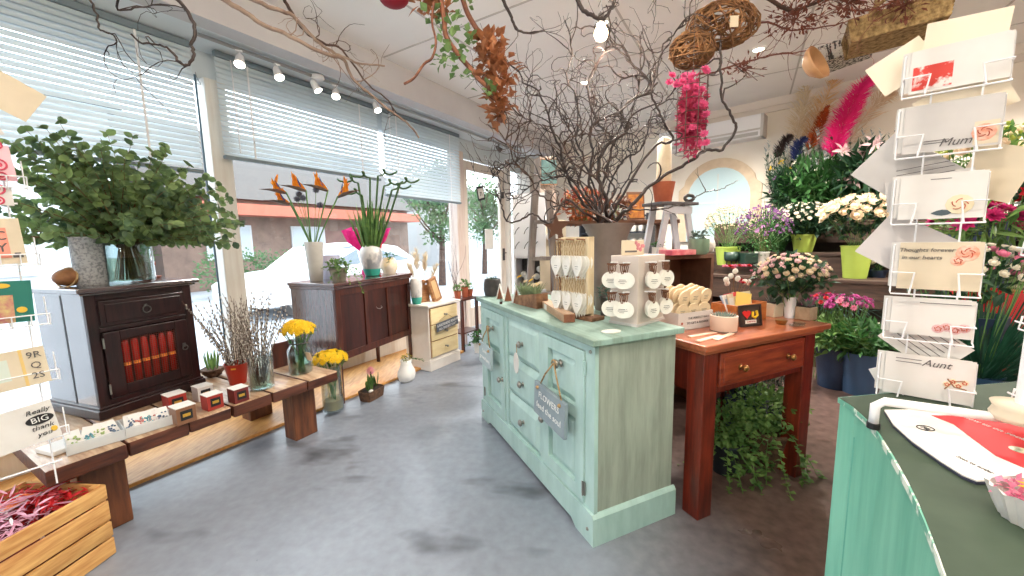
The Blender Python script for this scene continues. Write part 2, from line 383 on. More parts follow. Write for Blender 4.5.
# low timber stage in the window bay
m = MB(); m.M = FW; m.box(-3.349, -2.70, -1.6, 3.3, .0005, .022, .003); struct(m, 'floor_stage', OSB)
# floor joint lines
# ---------------------------------------------------------------- blinds
SLAT = leafmat('blind_slat', (218, 228, 232), (208, 220, 227), .4, .21, 2)
BRAIL = mat('blind_rail', (120, 134, 142), .5)
def blind(u0, u1, zb, label, x=-3.26, pitch=.036):
    t = thing('venetian_blind', label, 'blind', W((u0+u1)/2, -x, 2.605), RZW, 'venetian blinds in the shop window')
    h = (u1-u0)/2; m = MB(); z = -.05; bot = zb-2.605
    while z > bot+.02:
        m.add([(-.007, -h, z+.0185), (.011, -h, z-.0185), (.011, h, z-.0185), (-.007, h, z+.0185), (.006, -h, z+.004), (.006, h, z+.004)],
              [(0, 4, 5, 3), (4, 1, 2, 5)]); z -= pitch
    m.build('slats', SLAT, t)
    m = MB(); m.box(-.02, .02, -h, h, bot-.012, bot+.012, .004); m.build('bottom_rail', BRAIL, t)
    m = MB(); m.box(-.02, .02, -h, h, -.04, 0, .003); m.build('head_rail', BRAIL, t)
    for k in (-.8, 0, .8) if h > .8 else (-.7, .7):
        m = MB(); m.box(.0085, .011, h*k-.006, h*k+.006, bot, -.04); m.build('ladder_cord', WIRE, t)
    m = MB(); m.cyl((.02, -h*.86, -.04), (.03, -h*.86, bot*.95), .0045, n=6); m.build('tilt_wand', WIRE, t)
blind(-1.5, 1.22, 1.76, 'long pale blue venetian blind, leftmost, lowered behind the eucalyptus leaves')
blind(1.36, 2.74, 1.885, 'middle venetian blind, ending above the orange flowers in the window')
blind(2.80, 4.02, 1.74, 'right venetian blind, hanging lowest, nearest the glass door')
# ---------------------------------------------------------------- spotlight track
t = thing('spotlight_track', 'thin steel spotlight rail running along the top of the window blinds', 'light rail', W(2.6, 3.06, 2.6), RZW)
m = MB(); m.box(-.012, .012, -1.4, 2.6, -.022, -.004, .003); m.build('rail', STEEL, t)
m = MB(); m.lathe([(.05, 0), (.055, -.02), (.03, -.035)], 16, (0, -.6, 0)); m.build('power_box', WIRE, t, smooth=True)
BULB = mat('lit_spot_lens', (255, 250, 240), .3, emit=(255, 246, 228), estr=14)
lb = ['lit white spotlight at the left end of the window rail', 'second lit spotlight from the left on the window rail', 'third lit spotlight along the window rail, in its middle',
      'fourth spotlight on the window rail, above the bird of paradise', 'lit warm spotlight on the rail above the curly bamboo', 'black unlit spotlight on the rail above the glass door']
for i, (px, py) in enumerate(((241, 72), (279, 90), (316, 98), (337, 112), (377, 121), (499, 160))):
    # find the place on the rail
    d = ray(px, py); nrm = FW @ V((-1, 0, 0)); p = EYE + d*(3.06/d.dot(nrm))
    t = thing('spotlight', lb[i], 'spotlight', (p.x, p.y, 2.578), RZW+.6*(i % 3-1), 'spotlights on the window rail')
    black = i == 5; bm_ = CHAR if black else WIRE
    m = MB(); m.cyl((0, 0, 0), (0, 0, -.05), .006, n=8); m.box(-.012, .012, -.02, .02, -.012, 0); m.build('bracket', bm_, t)
    m = MB(); m.M = Matrix.Translation((0, 0, -.06)) @ Matrix.Rotation(radians(150 if not black else 130), 4, 'Y')
    m.lathe([(.012, -.05), (.024, -.03), (.03, .02), (.036, .045)], 16); m.build('lamp_head', bm_, t, smooth=True)
    m = MB(); m.M = Matrix.Translation((0, 0, -.06)) @ Matrix.Rotation(radians(150 if not black else 130), 4, 'Y')
    m.lathe([(.0, .048), (.031, .046), (.0, .0465)], 16, cap=False); m.build('lens', BULB if not black else CHAR, t, smooth=True)
# ---------------------------------------------------------------- outside
OUTW = mat('render_white', (190, 192, 194), .8); OUTB = mat('pale_brick', (132, 108, 96), .8, c2=(112, 92, 82), scale=3)
m = MB(); m.box(-60, 30, -20, 70, -.35, -.15); o = struct(m, 'ground_street', mat('pale_asphalt', (170, 174, 178), .8, c2=(150, 154, 160), scale=1.5))
GLD = mat('far_window_glass', (176, 184, 190), .4)
def house(u, v, w, h, label, wm, roofc, win=((.2, .55), (.6, .55)), grp=None, roofh=.9, band=None):
    t = thing('house', label, 'house', W(u, v, -.15), RZW, grp)
    m = MB(); m.box(-5, 0, 0, w, 0, h); m.build('walls', wm, t)
    m = MB(); m.add([(-5.2, -.2, h), (.3, -.2, h), (.3, w+.2, h), (-5.2, w+.2, h), (-2.5, -.2, h+roofh), (-2.5, w+.2, h+roofh)],
                    [(0, 1, 2, 3), (1, 4, 5, 2)[::-1], (0, 4, 1), (3, 2, 5), (0, 3, 5, 4)[::-1]]); m.build('roof', roofc, t)
    for (a, z, ww, hh) in win:
        m = MB(); m.box(0, .06, a*w-.06, a*w+ww+.06, z-.06, z+hh+.06); f = m.build('window', OUTW, t)
        m = MB(); m.box(.03, .07, a*w, a*w+ww/2-.03, z, z+hh); m.box(.03, .07, a*w+ww/2+.03, a*w+ww, z, z+hh); m.build('pane', GLD, f)
    if band:
        m = MB(); m.box(0, .9, 0, w, band, band+.35); m.build('porch_roof', mat('pale_red_tile', (184, 104, 84), .8), t)
    return t
ROOFG = mat('pale_grey_roof', (110, 110, 112), .8); ROOFR = mat('faded_brown_roof', (92, 87, 84), .8)
house(-4.4, 13, 7.5, 4.6, 'white rendered house with rows of windows across the street, left', OUTW, ROOFG,
      [(k, z, .9, 1.1) for k in (.08, .28, .48, .68, .86) for z in (.9, 2.9)])
house(4.2, 14.5, 9.5, 2.9, 'low brick house with a red porch roof across the street behind the car', OUTB, ROOFR,
      [(k, z, 1.2, 1.0) for k in (.12, .4, .68) for z in (1.0,)], roofh=2.6, band=2.35)
house(16.5, 15, 6, 3.4, 'pale house behind the trees seen past the door', OUTW, ROOFR, [(.2, 1.0, 1.1, 1.1), (.6, 1.0, 1.1, 1.1)], roofh=1.8)
def car(u, v, label, cm):
    t = thing('parked_car', label, 'car', W(u, v, -.15), RZW, None)
    prof = [(0, .3), (0, .62), (.25, .78), (1.0, .86), (1.55, 1.32), (2.6, 1.42), (3.45, 1.3), (3.95, .92), (4.15, .85), (4.2, .35), (4.1, .28), (.1, .26)]
    m = MB()
    n = len(prof); y = [(-.82, 0), (.82, 0)]; vs = []
    for sx in (0, 1):
        for (a, z) in prof:
            w = .82 if z < .95 else .64; vs.append((-w if sx == 0 else w, a, z))
    fs = [tuple(range(n)), tuple(range(n, 2*n))[::-1]]+[(i, (i+1) % n, (i+1) % n+n, i+n)[::-1] for i in range(n)]
    m.add(vs, fs); m.build('body', cm, t)
    gm = mat('car_glass', (110, 122, 130), .1)
    m = MB()
    for sx in (-1, 1):
        m.add([(sx*.835*.94, 1.2, .93), (sx*.66, 1.62, 1.28), (sx*.655, 2.25, 1.36), (sx*.79, 2.25, .95)], [(0, 1, 2, 3)])
        m.add([(sx*.79, 2.33, .95), (sx*.655, 2.33, 1.36), (sx*.66, 3.3, 1.27), (sx*.79, 3.7, .97)], [(0, 1, 2, 3)])
    m.build('side_windows', gm, t)
    for a in (.8, 3.35):
        for sx in (-.78, .66):
            m = MB(); m.M = Matrix.Translation((sx, a, .31)) @ Matrix.Rotation(pi/2, 4, 'Y'); m.lathe([(.31, 0), (.31, .13)], 20)
            w = m.build('wheel', CHAR, t)
            m = MB(); m.M = Matrix.Translation((sx, a, .31)) @ Matrix.Rotation(pi/2, 4, 'Y'); m.lathe([(.2, -.005), (.2, .135)], 16); m.build('hub_cap', STEEL, w)
    return t
car(3.3, 8.2, 'white hatchback parked in the street outside the middle window', mat('white_car_paint', (240, 242, 244), .3, coat=.5))
def leafcloud(m, c, r, n, L, Wd, up=.3, seed=1, seg=2, shell=.4, rndl=False, curl=.15):
    g = random.Random(seed)
    for _ in range(n):
        d = V((g.gauss(0, 1), g.gauss(0, 1), g.gauss(0, 1))).normalized(); k = (shell+(1-shell)*g.random())
        p = V((c[0]+d.x*r[0]*k, c[1]+d.y*r[1]*k, c[2]+d.z*r[2]*k))
        dd = d*.7+V((g.gauss(0, .5), g.gauss(0, .5), g.gauss(0, .5)+up))
        s = g.uniform(.7, 1.25); m.leaf(p, dd, V((g.gauss(0, .4), g.gauss(0, .4), 1)), L*s, Wd*s, seg=seg, rnd=rndl, curl=curl)
    return m
OHL = leafmat('hedge_leaf', (104, 136, 92), (74, 104, 66), scale=2)
m = MB()
for k in range(7): leafcloud(m, (0, k*.75, .55), (.5, .6, .6), 330, .1, .07, seed=k)
o = single(m, 'hedge', OHL, 'clipped green hedge in front of the brick house across the street', 'hedge', W(4.6, 12.0, 0), RZW)
def tree(u, v, h, r, label, seed):
    t = thing('street_tree', label, 'tree', W(u, v, -.15), 0, 'trees across the street')
    g = random.Random(seed); m = MB(); m.tube([(0, 0, 0), (.05, 0, h*.4), (0, .08, h*.75)], [.13, .09, .04])
    for k in range(9):
        a = g.uniform(0, 6.3); z = h*g.uniform(.35, .65); m.tube([(0, 0, z), (cos(a)*r*.5, sin(a)*r*.5, z+.5), (cos(a)*r*.85, sin(a)*r*.85, z+1)], [.04, .025, .01])
    m.build('trunk', WILLOWB, t)
    m = MB()
    for k in range(30):
        a = g.uniform(0, 6.3); q = g.uniform(0, r*.8); leafcloud(m, (cos(a)*q, sin(a)*q, h*g.uniform(.45, .95)), (r*.4,)*3, 110, .13, .08, seed=k+seed*20)
    m.build('foliage', OHL, t)
tree(9.3, 8.4, 3.6, 1.15, 'broad leafy tree outside, left of the glass door frame', 3)
tree(13.3, 9.6, 3.8, 1.2, 'leafy garden tree seen through the glass door', 5)
# ================================================================ mint dresser
E1 = V((.911, .411, 0)).normalized(); E2 = V((-.411, .911, 0)).normalized()
DA = V((.3093, 1.4236, 0)); DB = DA+E2*1.32; RZD = az(-E2)         # front-left corner seen from the doors
DH = .868
def DP(x, y, z=DH): return DB + (-E2)*(x*1.32/1.37) + E1*y + V((0, 0, z))    # a point on the dresser, x along the front, y inwards
dr = thing('sideboard', 'mint green painted pine sideboard with panelled doors and drawers', 'sideboard', DB, RZD); dr.scale = (1.32/1.37, .967, DH/.9)
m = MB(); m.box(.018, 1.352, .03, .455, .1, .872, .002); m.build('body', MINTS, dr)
m = MB(); Wd = 1.37
m.box(.012, 1.358, .012, .03, .1, .15); m.box(.012, 1.358, .012, .03, .835, .872)
for a, b in ((.012, .075), (.44, .478), (.888, .926), (1.295, 1.358)): m.box(a, b, .0115, .0305, .1, .872)
m.build('face_frame', MINT, dr)
m = MB(); m.prism([(0, 0), (.13, 0), (.17, .028), (1.2, .028), (1.24, 0), (1.37, 0), (1.37, .125), (1.36, .14), (.01, .14), (0, .125)], 0, .0115)
m.box(1.3585, 1.37, .012, .468, 0, .125); m.box(1.352, 1.3585, .012, .468, .125, .14)
m.add([(1.3585, .012, .14), (1.37, .012, .125), (1.37, .468, .125), (1.3585, .468, .14)], [(0, 1, 2, 3)])
m.box(0, .0115, .012, .468, 0, .13); m.build('plinth', MINT, dr)
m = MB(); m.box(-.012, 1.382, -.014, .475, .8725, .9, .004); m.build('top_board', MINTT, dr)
def panel_door(x0, x1, z0, z1, hinge, parent=dr, name='door'):
    m = MB(); y0, y1 = .003, .0295; s = .062
    m.box(x0, x0+s, y0, y1, z0, z1, .002); m.box(x1-s, x1, y0, y1, z0, z1, .002)
    zm = z0+(z1-z0)*.57
    for a, b in ((z0, z0+.06), (zm-.025, zm+.03), (z1-.055, z1)): m.box(x0+s, x1-s, y0+.001, y1, a, b)
    for a, b in ((z0+.06, zm-.025), (zm+.03, z1-.055)):
        m.box(x0+s, x1-s, .0275, y1, a, b)
        m.add([(x0+s, .027, a), (x1-s, .027, a), (x1-s, .027, b), (x0+s, .027, b), (x0+s+.035, .013, a+.035), (x1-s-.035, .013, a+.035), (x1-s-.035, .013, b-.035), (x0+s+.035, .013, b-.035)],
              [(4, 5, 6, 7), (0, 1, 5, 4), (1, 2, 6, 5), (2, 3, 7, 6), (3, 0, 4, 7)])
    d = m.build(name, MINT, parent)
    xh = x0 if hinge == 'l' else x1
    for z in (z0+.07, z1-.07):
        m = MB(); m.box(xh-.012, xh+.012, .002, .008, z-.03, z+.03, .001); m.cyl((xh, 0, z-.032), (xh, 0, z+.032), .004, n=8); m.build('hinge', MINT if z > .5 else PEWTER, d)
    return d
def knob(x, z, parent, r=.017, mm=PEWTER, y=.008):
    m = MB(); m.M = Matrix.Translation((x, y, z)) @ Matrix.Rotation(pi/2, 4, 'X')
    m.lathe([(r*.9, 0), (r*.45, .004), (r*.4, .014), (r*.95, .02), (r, .027), (r*.6, .034), (0, .036)], 14); return m.build('knob', mm, parent, smooth=True)
d1 = panel_door(.078, .437, .153, .832, 'l'); knob(.405, .42, d1, .019, y=.003); knob(.26, .72, d1, .02, y=.003)
d2 = panel_door(.929, 1.292, .153, .832, 'r'); knob(.96, .40, d2, .02, y=.003); knob(1.11, .73, d2, .021, y=.003)
for z0, z1 in ((.153, .37), (.376, .6), (.606, .832)):
    m = MB(); x0, x1 = .481, .885; m.box(x0, x1, .024, .0295, z0, z1)
    m.add([(x0, .0235, z0), (x1, .0235, z0), (x1, .0235, z1), (x0, .0235, z1), (x0+.035, .006, z0+.035), (x1-.035, .006, z0+.035), (x1-.035, .006, z1-.035), (x0+.035, .006, z1-.035)],
          [(4, 5, 6, 7), (0, 1, 5, 4), (1, 2, 6, 5), (2, 3, 7, 6), (3, 0, 4, 7)])
    q = m.build('drawer', MINT, dr); knob(.70, (z0+z1)/2, q, .02)
# wooden peg studs in the corner posts
for x, z in ((1.33, .84), (1.33, .06), (.04, .06)): 
    m = MB(); m.ball((x, .010 if z > .5 else 0, z), .008); m.build('stud', PEWTER, dr, smooth=True)
# hanging plaques from the knobs
def plaque(x, zk, w, h, label, lines, mm, dz, tilt, grp=None):
    t = thing('hanging_plaque', label, 'hanging sign', DP(x, -.032, zk*DH/.9), RZD, grp)
    c = MB(); c.M = Matrix.Rotation(tilt, 4, 'Y'); c.box(-w/2, w/2, -.022, -.004, -dz-h, -dz, .002); b = c.build('board', mm, t)
    r = MB(); R_ = Matrix.Rotation(tilt, 4, 'Y')
    for s in (-1, 1):
        p0 = V((0, 0, .006)); p1 = R_ @ V((s*w*.36, -.013, -dz-.01)); mid = (p0+p1)/2+V((s*.006, -.004, 0))
        r.tube([p0, mid, p1], .0038, 6); r.ball(R_ @ V((s*w*.36, -.026, -dz-.02)), .009, 6, 5)
    r.tube([(-.02, 0, 0), (-.012, 0, .016), (0, 0, .021), (.012, 0, .016), (.02, 0, 0)], .0038, 6)
    r.build('rope', ROPE, t, smooth=True)
    for i, s in enumerate(lines):
        q = V((0, -.0225, -dz-h*(.32+.34*i))); q = R_ @ q
        text(s, h*.26, WINK, t, q, ry=tilt, rx=pi/2)
    return t
plaque(1.11, .73, .27, .16, 'long grey hanging plaque with rope on the nearest sideboard door', ['FLOWERS', 'feed the soul'], SLATE, .125, radians(4))
plaque(.26, .72, .21, .14, 'small pale grey plaque hanging by rope on the farthest sideboard door', ['Love', 'grows here'], mat('pale_slate', (174, 190, 194), .6), .1, radians(3))
t = thing('gift_tag', 'white oval gift tag hanging from a drawer knob of the sideboard', 'tag', DP(.70, -.03, .693), RZD); t.scale = (1.3,)*3
m = MB(); m.tube([(0, 0, .005), (.004, 0, -.02), (0, 0, -.035)], .0015); m.build('string', ROPE, t)
m = MB(); m.M = Matrix.Translation((0, 0, -.075)) @ Matrix.Rotation(pi/2, 4, 'X'); m.lathe([(.026, 0), (.026, .003)], 20, sy=1.7, sx=.9); m.build('tag_disc', PAPER, t)
# ================================================================ red brown table
TB = V((.80, 1.56, 0)); RZT = az(E1)
def TP(x, y, z=.80): return TB+E1*x+E2*y+V((0, 0, z))
tb = thing('side_table', 'red brown varnished wooden table with one long drawer beside the mint sideboard', 'table', TB, RZT)
for x in (0, .705):
    for y in (0, .44):
        m = MB(); m.box(x, x+.085, y, y+.085, 0, .757, .004); m.build('leg', REDL, tb)
m = MB(); m.box(.085, .705, .012, .03, .57, .762); m.box(.01, .03, .085, .44, .57, .762); m.box(.76, .78, .085, .44, .57, .762); m.box(.085, .705, .5, .515, .57, .762); m.build('apron', REDL, tb)
m = MB(); m.box(-.02, .885, -.02, .56, .772, .80, .006); m.box(-.01, .84, -.01, .55, .758, .773, .004); m.build('table_top', REDT, tb)
m = MB(); m.box(.095, .695, -.004, .0115, .6, .748, .004); m.box(.115, .675, -.008, -.002, .617, .731, .003); dw = m.build('drawer', REDW, tb)
for x in (.22, .56): knob(x, .675, dw, .016, mat('brass_knob', (150, 106, 60), .35, metal=.7), y=-.008)
# ================================================================ plank bench in the window
BN = V((-1.77, 1.35, 0)); BD = V((sin(radians(29)), cos(radians(29)), 0)); RZB = az(BD); BI = V((-BD.y, BD.x, 0))
def BP(x, y, z=.42): return BN+BD*x+BI*y+V((0, 0, z))
bn = thing('plank_bench', 'heavy rustic bench of short thick planks standing in the window', 'bench', BN, RZB)
x = 0
for i, w in enumerate((.235, .22, .185, .2, .21, .21)):
    m = MB(); j = U(-.012, .012); m.box(x+.003, x+w-.003, j, .85+j, .352+U(0, .006), .42, .008)
    for v in m.v: v += V((U(-.002, .002), U(-.003, .003), 0))
    q = m.build('plank', [OLDW, OLDF], bn, auto=35); x += w
    for f_ in q.data.polygons: f_.material_index = 0 if f_.normal.z > .6 else 1  # upward faces take the paler wood, window light put into its colour
m = MB(); m.box(.05, 1.2, .16, .24, .315, .348, .004); m.box(.05, 1.2, .68, .76, .315, .348, .004); m.build('rail', OLDF, bn)
for xx in (.105, 1.03):
    for yy in (.14, .66):
        m = MB(); m.box(xx, xx+.15, yy, yy+.12, 0, .35, .006); m.build('leg', LEGW, bn)
# ================================================================ dark bedside cabinet with mesh door ("stove")
SD = V((.316, .949, 0)).normalized(); ST = V((-2.0, 1.77, .42)); RZS = az(SD)
st = thing('bedside_cabinet', 'dark stained cabinet with drawer and mesh door of red candle jars on the bench', 'cabinet', ST, RZS)
h = .645
m = MB()
for q in ((.012, .03, .03, .42, .05, h-.035), (.444, .462, .03, .42, .05, h-.035), (.03, .444, .4, .42, .05, h-.035), (.03, .444, .03, .4, .05, .07), (.03, .444, .0296, .4, .43, h-.036)): m.box(*q)
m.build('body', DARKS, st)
m = MB(); m.box(.006, .468, .006, .0295, .04, h-.036, .002); fr = None
# front frame with openings: build as bars
m = MB()
for a, b, c, d in ((.01, .05, .05, h-.036), (.424, .464, .05, h-.036), (.05, .424, .05, .085), (.05, .424, .425, .445), (.05, .424, h-.065, h-.036)): m.box(a, b, .006, .0295, c, d, .002)
m.build('face_frame', DARKW, st)
m = MB(); m.box(.0105, .0125, .19, .202, .05, h-.036); m.build('side_gap', BLACK, st)
m = MB(); m.box(-.004, .478, -.012, .43, 0, .05, .006); m.box(.002, .472, -.004, .425, .05, .062, .004); m.build('plinth', DARKW, st)
m = MB(); m.box(-.022, .496, -.028, .44, h-.024, h, .006); m.box(-.008, .482, -.012, .43, h-.036, h-.024, .004); m.build('top_board', mat('dark_top_gloss', (70, 54, 56), .22, coat=1, spec=1), st)
m = MB(); m.box(.055, .419, -.002, .006, .45, h-.07, .003); m.box(.075, .399, -.006, -.001, .467, h-.087, .003); q = m.build('drawer', DARKW, st)
m = MB(); m.tube([(.237+.018*sin(a), -.012, .508-.018*cos(a)) for a in [k*pi/6 for k in range(13)]], .003); m.box(.23, .244, -.01, -.004, .522, .535, .002); m.build('ring_pull', CHAR, q)
m = MB()
for a, b, c, d in ((.055, .118, .09, .42), (.356, .419, .09, .42), (.118, .356, .09, .145), (.118, .356, .375, .42)): m.box(a, b, -.004, .006, c, d, .003)
dd = m.build('mesh_door', DARKW, st)
m = MB()
for k in range(25): m.tube([(.116+.0102*k, -.001, .14), (.116+.0102*k, -.001, .38)], .0009, 4, cap=False)
for k in range(24): m.tube([(.112, -.0005, .143+.0102*k), (.362, -.0005, .143+.0102*k)], .0009, 4, cap=False)
m.build('wire_mesh', mat('rusty_mesh', (96, 44, 30), .6), dd)
m = MB(); m.tube([(.39+.013*sin(a), -.014, .26-.013*cos(a)) for a in [k*pi/6 for k in range(13)]], .003); m.box(.382, .398, -.01, -.004, .262, .285, .002); m.build('ring_pull', CHAR, dd)
for z in (.14, .37):
    m = MB(); m.cyl((.052, -.006, z-.025), (.052, -.006, z+.025), .004, n=8); m.build('hinge', PEWTER, dd)
REDJ = mat('red_jar_glass', (170, 30, 24), .2, c2=(140, 18, 16), scale=8); ORL = mat('orange_gold_label', (240, 140, 50), .4)
# the jars stand just behind the mesh, inside a shallow cased front bay
jar = thing('candle_jar', 'red glass candle jar with orange band behind the cabinet mesh door', 'jar', ST+SD*.14+V((-SD.y, SD.x, 0))*.0135+V((0, 0, .145)), RZS, 'red candle jars behind the mesh door')
m = MB(); m.lathe([(.0, .0), (.0155, 0), (.0155, .19), (.012, .215), (0, .22)], 14, sy=.75); m.build('jar_body', REDJ, jar, smooth=True)
m = MB(); m.lathe([(.0162, .09), (.0162, .105)], 14, sy=.76, cap=False); m.build('label_band', ORL, jar, smooth=True)
for k in range(1, 6): dup(jar, ST+SD*(.14+.0395*k)+V((-SD.y, SD.x, 0))*.0135+V((0, 0, .145)), RZS)
# ================================================================ mahogany cabinet by the window
KD = V((.364, .931, 0)).normalized(); KO = V((-1.335, 2.875, 0)); RZK = az(KD); KI = V((-KD.y, KD.x, 0))
def KP(x, y, z=.95): return KO+KD*x+KI*y+V((0, 0, z))
kb = thing('wash_stand', 'tall dark mahogany panelled cabinet on thin legs in the window bay', 'cabinet', KO, RZK)
m = MB(); m.box(.0, .93, .02, .46, .35, .9, .002); m.build('body', [mat('mahogany_gloss_side', (92, 70, 68), .22, c2=(70, 52, 52), scale=5, stretch=(8, 8, .8), coat=1, spec=1)], kb)
m = MB()
for a, b, c, d in ((0, .05, .3445, .9), (.88, .93, .3445, .9), (.05, .88, .3445, .40), (.05, .88, .85, .9), (.305, .345, .4, .85), (.585, .625, .4, .85)): m.box(a, b, 0, .0195, c, d, .002)
m.build('front_frame', MAHO, kb)
m = MB()
for a, b in ((.05, .305), (.345, .585), (.625, .88)): m.box(a, b, .01, .0195, .4, .85)
m.build('front_panel', mat('mahogany_panel', (68, 28, 20), .35, c2=(40, 16, 13), scale=5, stretch=(7, 7, .6), coat=.15), kb)
m = MB(); m.box(-.02, .95, -.022, .47, .925, .95, .006); m.box(-.01, .94, -.012, .465, .9005, .925, .005); m.build('top_board', mat('mahogany_top', (74, 40, 34), .25, coat=1), kb)
for x_, y_ in ((.0, .02), (.9, .02), (.0, .43), (.9, .43)):
    m = MB(); m.prism([(x_+.006, .0), (x_+.024, .0), (x_+.03, .35), (x_, .35)], y_-.015, y_+.015)
    if y_ > .2 or x_ > .5:
        for v in m.v: v.z = v.z if v.z > .1 else .0225
    m.build('leg', MAHO, kb)
m = MB()
for s in (-1, 1): m.tube([(.465+s*.03, -.002, .70), (.465+s*.03, -.014, .69), (.465+s*.012, -.016, .682)], .003)
m.tube([(.435, -.015, .688), (.465, -.018, .68), (.495, -.015, .688)], .003); m.build('drop_handle', STEEL, kb)
# ================================================================ cream chest of drawers
CD = V((.525, .851, 0)); CO = V((-.80, 3.59, 0)); RZC = az(CD); CI = V((-CD.y, CD.x, 0))
def CP(x, y, z=.65): return CO+CD*x+CI*y+V((0, 0, z))
cc = thing('chest_of_drawers', 'small off-white chest with three cream drawers near the glass door', 'chest of drawers', CO, RZC)
m = MB(); m.box(.012, .44, .012, .33, .0, .625, .002); m.build('body', OFFW, cc)
m = MB(); m.box(0, .452, -.002, .34, 0, .1, .004); m.box(.006, .446, .004, .335, .1, .112, .003); m.build('plinth', OFFW, cc)
m = MB(); m.box(-.015, .467, -.02, .345, .626, .65, .006); m.build('top_board', OFFW, cc)
for z0, z1 in ((.135, .285), (.295, .445), (.455, .61)):
    m = MB(); m.box(.026, .426, .0085, .0118, z0-.006, z1+.006); m.build('drawer_gap', mat('brown_gap_edge', (150, 96, 50), .6), cc)
    m = MB(); m.box(.032, .42, -.006, .0084, z0, z1, .003); q = m.build('drawer', CREAM, cc)
    knob(.226, (z0+z1)/2, q, .012, y=-.006)
t = thing('slate_sign', 'dark grey narrow sign hung tilted across the cream drawers', 'sign', CP(.24, -.02, .43), RZC)
m = MB(); m.M = Matrix.Rotation(radians(-5), 4, 'Y'); m.box(-.16, .16, -.012, .0, -.04, .045, .002); m.build('board', SLATED, t)
text('GARDENERS KNOW', .035, WINK, t, (0, -.0125, .018), ry=radians(-5)); text('ALL THE BEST DIRT', .03, WINK, t, (0, -.0125, -.02), ry=radians(-5))
m = MB(); m.tube([(-.12, -.008, .055), (0, -.012, .1), (.12, -.008, .03)], .002); m.build('string', ROPE, t)
# ================================================================ timber crate, front left
cr = thing('timber_crate', 'pine slatted crate full of pink and red paper shreds at the front left', 'crate', (-1.66, 1.445, 0), -pi/2-radians(1))
# local x runs towards the camera, local y away from the aisle... front = +X world side
Lc, Dc, Hc = .62, .36, .31
cr.rotation_euler = (0, 0, az(V((-.09, -.99, 0))))
def slats(y0, y1, zs, x0=0, x1=Lc):
    for (a, b) in zs:
        m = MB(); m.box(x0, x1, y0, y1, a, b, .002)
        for v in m.v: v.z += U(-.0015, .0015)
        m.build('slat', PINE, cr, auto=35)
zs = ((.005, .075), (.085, .145), (.155, .235), (.245, .305))
slats(0, .01, zs); slats(-Dc, -Dc+.01, zs)
for x0, x1 in ((-.0, .01), (Lc-.01, Lc)): 
    m = MB(); m.box(x0, x1, -Dc+.0105, -.0005, .005, .305); m.build('end_board', PINE, cr)
for x_ in (.0105, Lc-.035):
    for y_ in (-.025, -Dc+.0105): m = MB(); m.box(x_, x_+.024, y_, y_+.0145 if y_ < -.1 else -.0005, .0, .312, .002); m.build('corner_post', PINE, cr)
m = MB(); m.box(.01, Lc-.01, -Dc+.01, -.0005, .0, .012); m.build('base_board', PINE, cr)
# ================================================================ flower heads shared by many bunches
def head_rose(n=14):
    m = MB(); m.ball((0, 0, .0), .5, 8, 5, (.42, .42, .4))
    for r_, k, z, t in ((.5, 5, -.05, .5), (.72, 6, -.12, .9)):
        for i in range(k):
            a = 2*pi*i/k+z*9; d = V((cos(a), sin(a), 0)); s_ = V((-sin(a), cos(a), 0)); b = d*.1+V((0, 0, -.35)); w = .36
            p1 = d*r_*.9+V((0, 0, z)); p2 = d*r_*(1+.1*t)+V((0, 0, .34-t*.12))
            m.add([b-s_*.1, b+s_*.1, p1+s_*w, p1-s_*w, p2+s_*w*.7, p2-s_*w*.7], [(0, 1, 2, 3), (3, 2, 4, 5)])
    return m
def head_daisy(k=12, w=.16, cup=.1):
    m = MB()
    for j, (L, c, o) in enumerate(((.95, cup, 0), (.7, cup+.3, .25))):
        for i in range(k):
            a = 2*pi*(i+o)/k; d = V((cos(a), sin(a), c)); m.leaf((0, 0, 0), d, (0, 0, 1), L, w*2, .2, .15, 2)
    m.ball((0, 0, .1), .26, 7, 4, (.24, .24, .14)); return m
def head_carn(seed=1):
    g = random.Random(seed); m = MB()
    for j in range(4):
        r_ = .95-.2*j; k = 9
        for i in range(k):
            a = 2*pi*i/k+j; d = V((cos(a), sin(a), .15+.4*j)); m.leaf((0, 0, -.1), d, (0, 0, 1), r_*g.uniform(.85, 1.1), .5, g.uniform(-.3, .4), -.1, 2)
    return m
def head_lily():
    m = MB()
    for i in range(6):
        a = pi*i/3; d = V((cos(a), sin(a), .55)); m.leaf((0, 0, -.3), d, (0, 0, 1), 1.25, .46 if i % 2 else .34, .2, .55, 4)
    for i in range(5): a = i*1.25; m.tube([(0, 0, -.2), (cos(a)*.2, sin(a)*.2, .5)], .03, 4)
    return m
def head_tulip():
    m = MB()
    for i in range(6):
        a = pi*i/3; d = V((cos(a)*.5, sin(a)*.5, 1)); m.leaf((cos(a)*.1, sin(a)*.1, -.5), d, (-cos(a), -sin(a), 0), 1.2, .7, .3, -.3, 4)
    return m
def head_dot():
    m = MB(); g = random.Random(4)
    for i in range(7): m.ball((g.uniform(-.7, .7), g.uniform(-.7, .7), g.uniform(-.5, .5)), .3, 5, 4)
    return m
HEADS = dict(rose=head_rose, daisy=head_daisy, carn=head_carn, lily=head_lily, tulip=head_tulip, dot=head_dot)
_hm = {}
def headmesh(kind, mm):
    k = kind+mm.name
    if k not in _hm:
        h_ = HEADS[kind](); me = bpy.data.meshes.new('bloom'); me.from_pydata([tuple(v) for v in h_.v], [], h_.f); me.materials.append(mm)
        me.polygons.foreach_set('use_smooth', [kind in ('rose', 'dot')]*len(me.polygons)); _hm[k] = me
    return _hm[k]
def bloom(parent, kind, mm, p, d, s, name='bloom'):
    o = bpy.data.objects.new(name, headmesh(kind, mm)); COL.objects.link(o); o.parent = parent; o.location = p
    o.rotation_euler = V(d).to_track_quat('Z', 'Y').to_euler(); o.scale = (s, s, s); return o
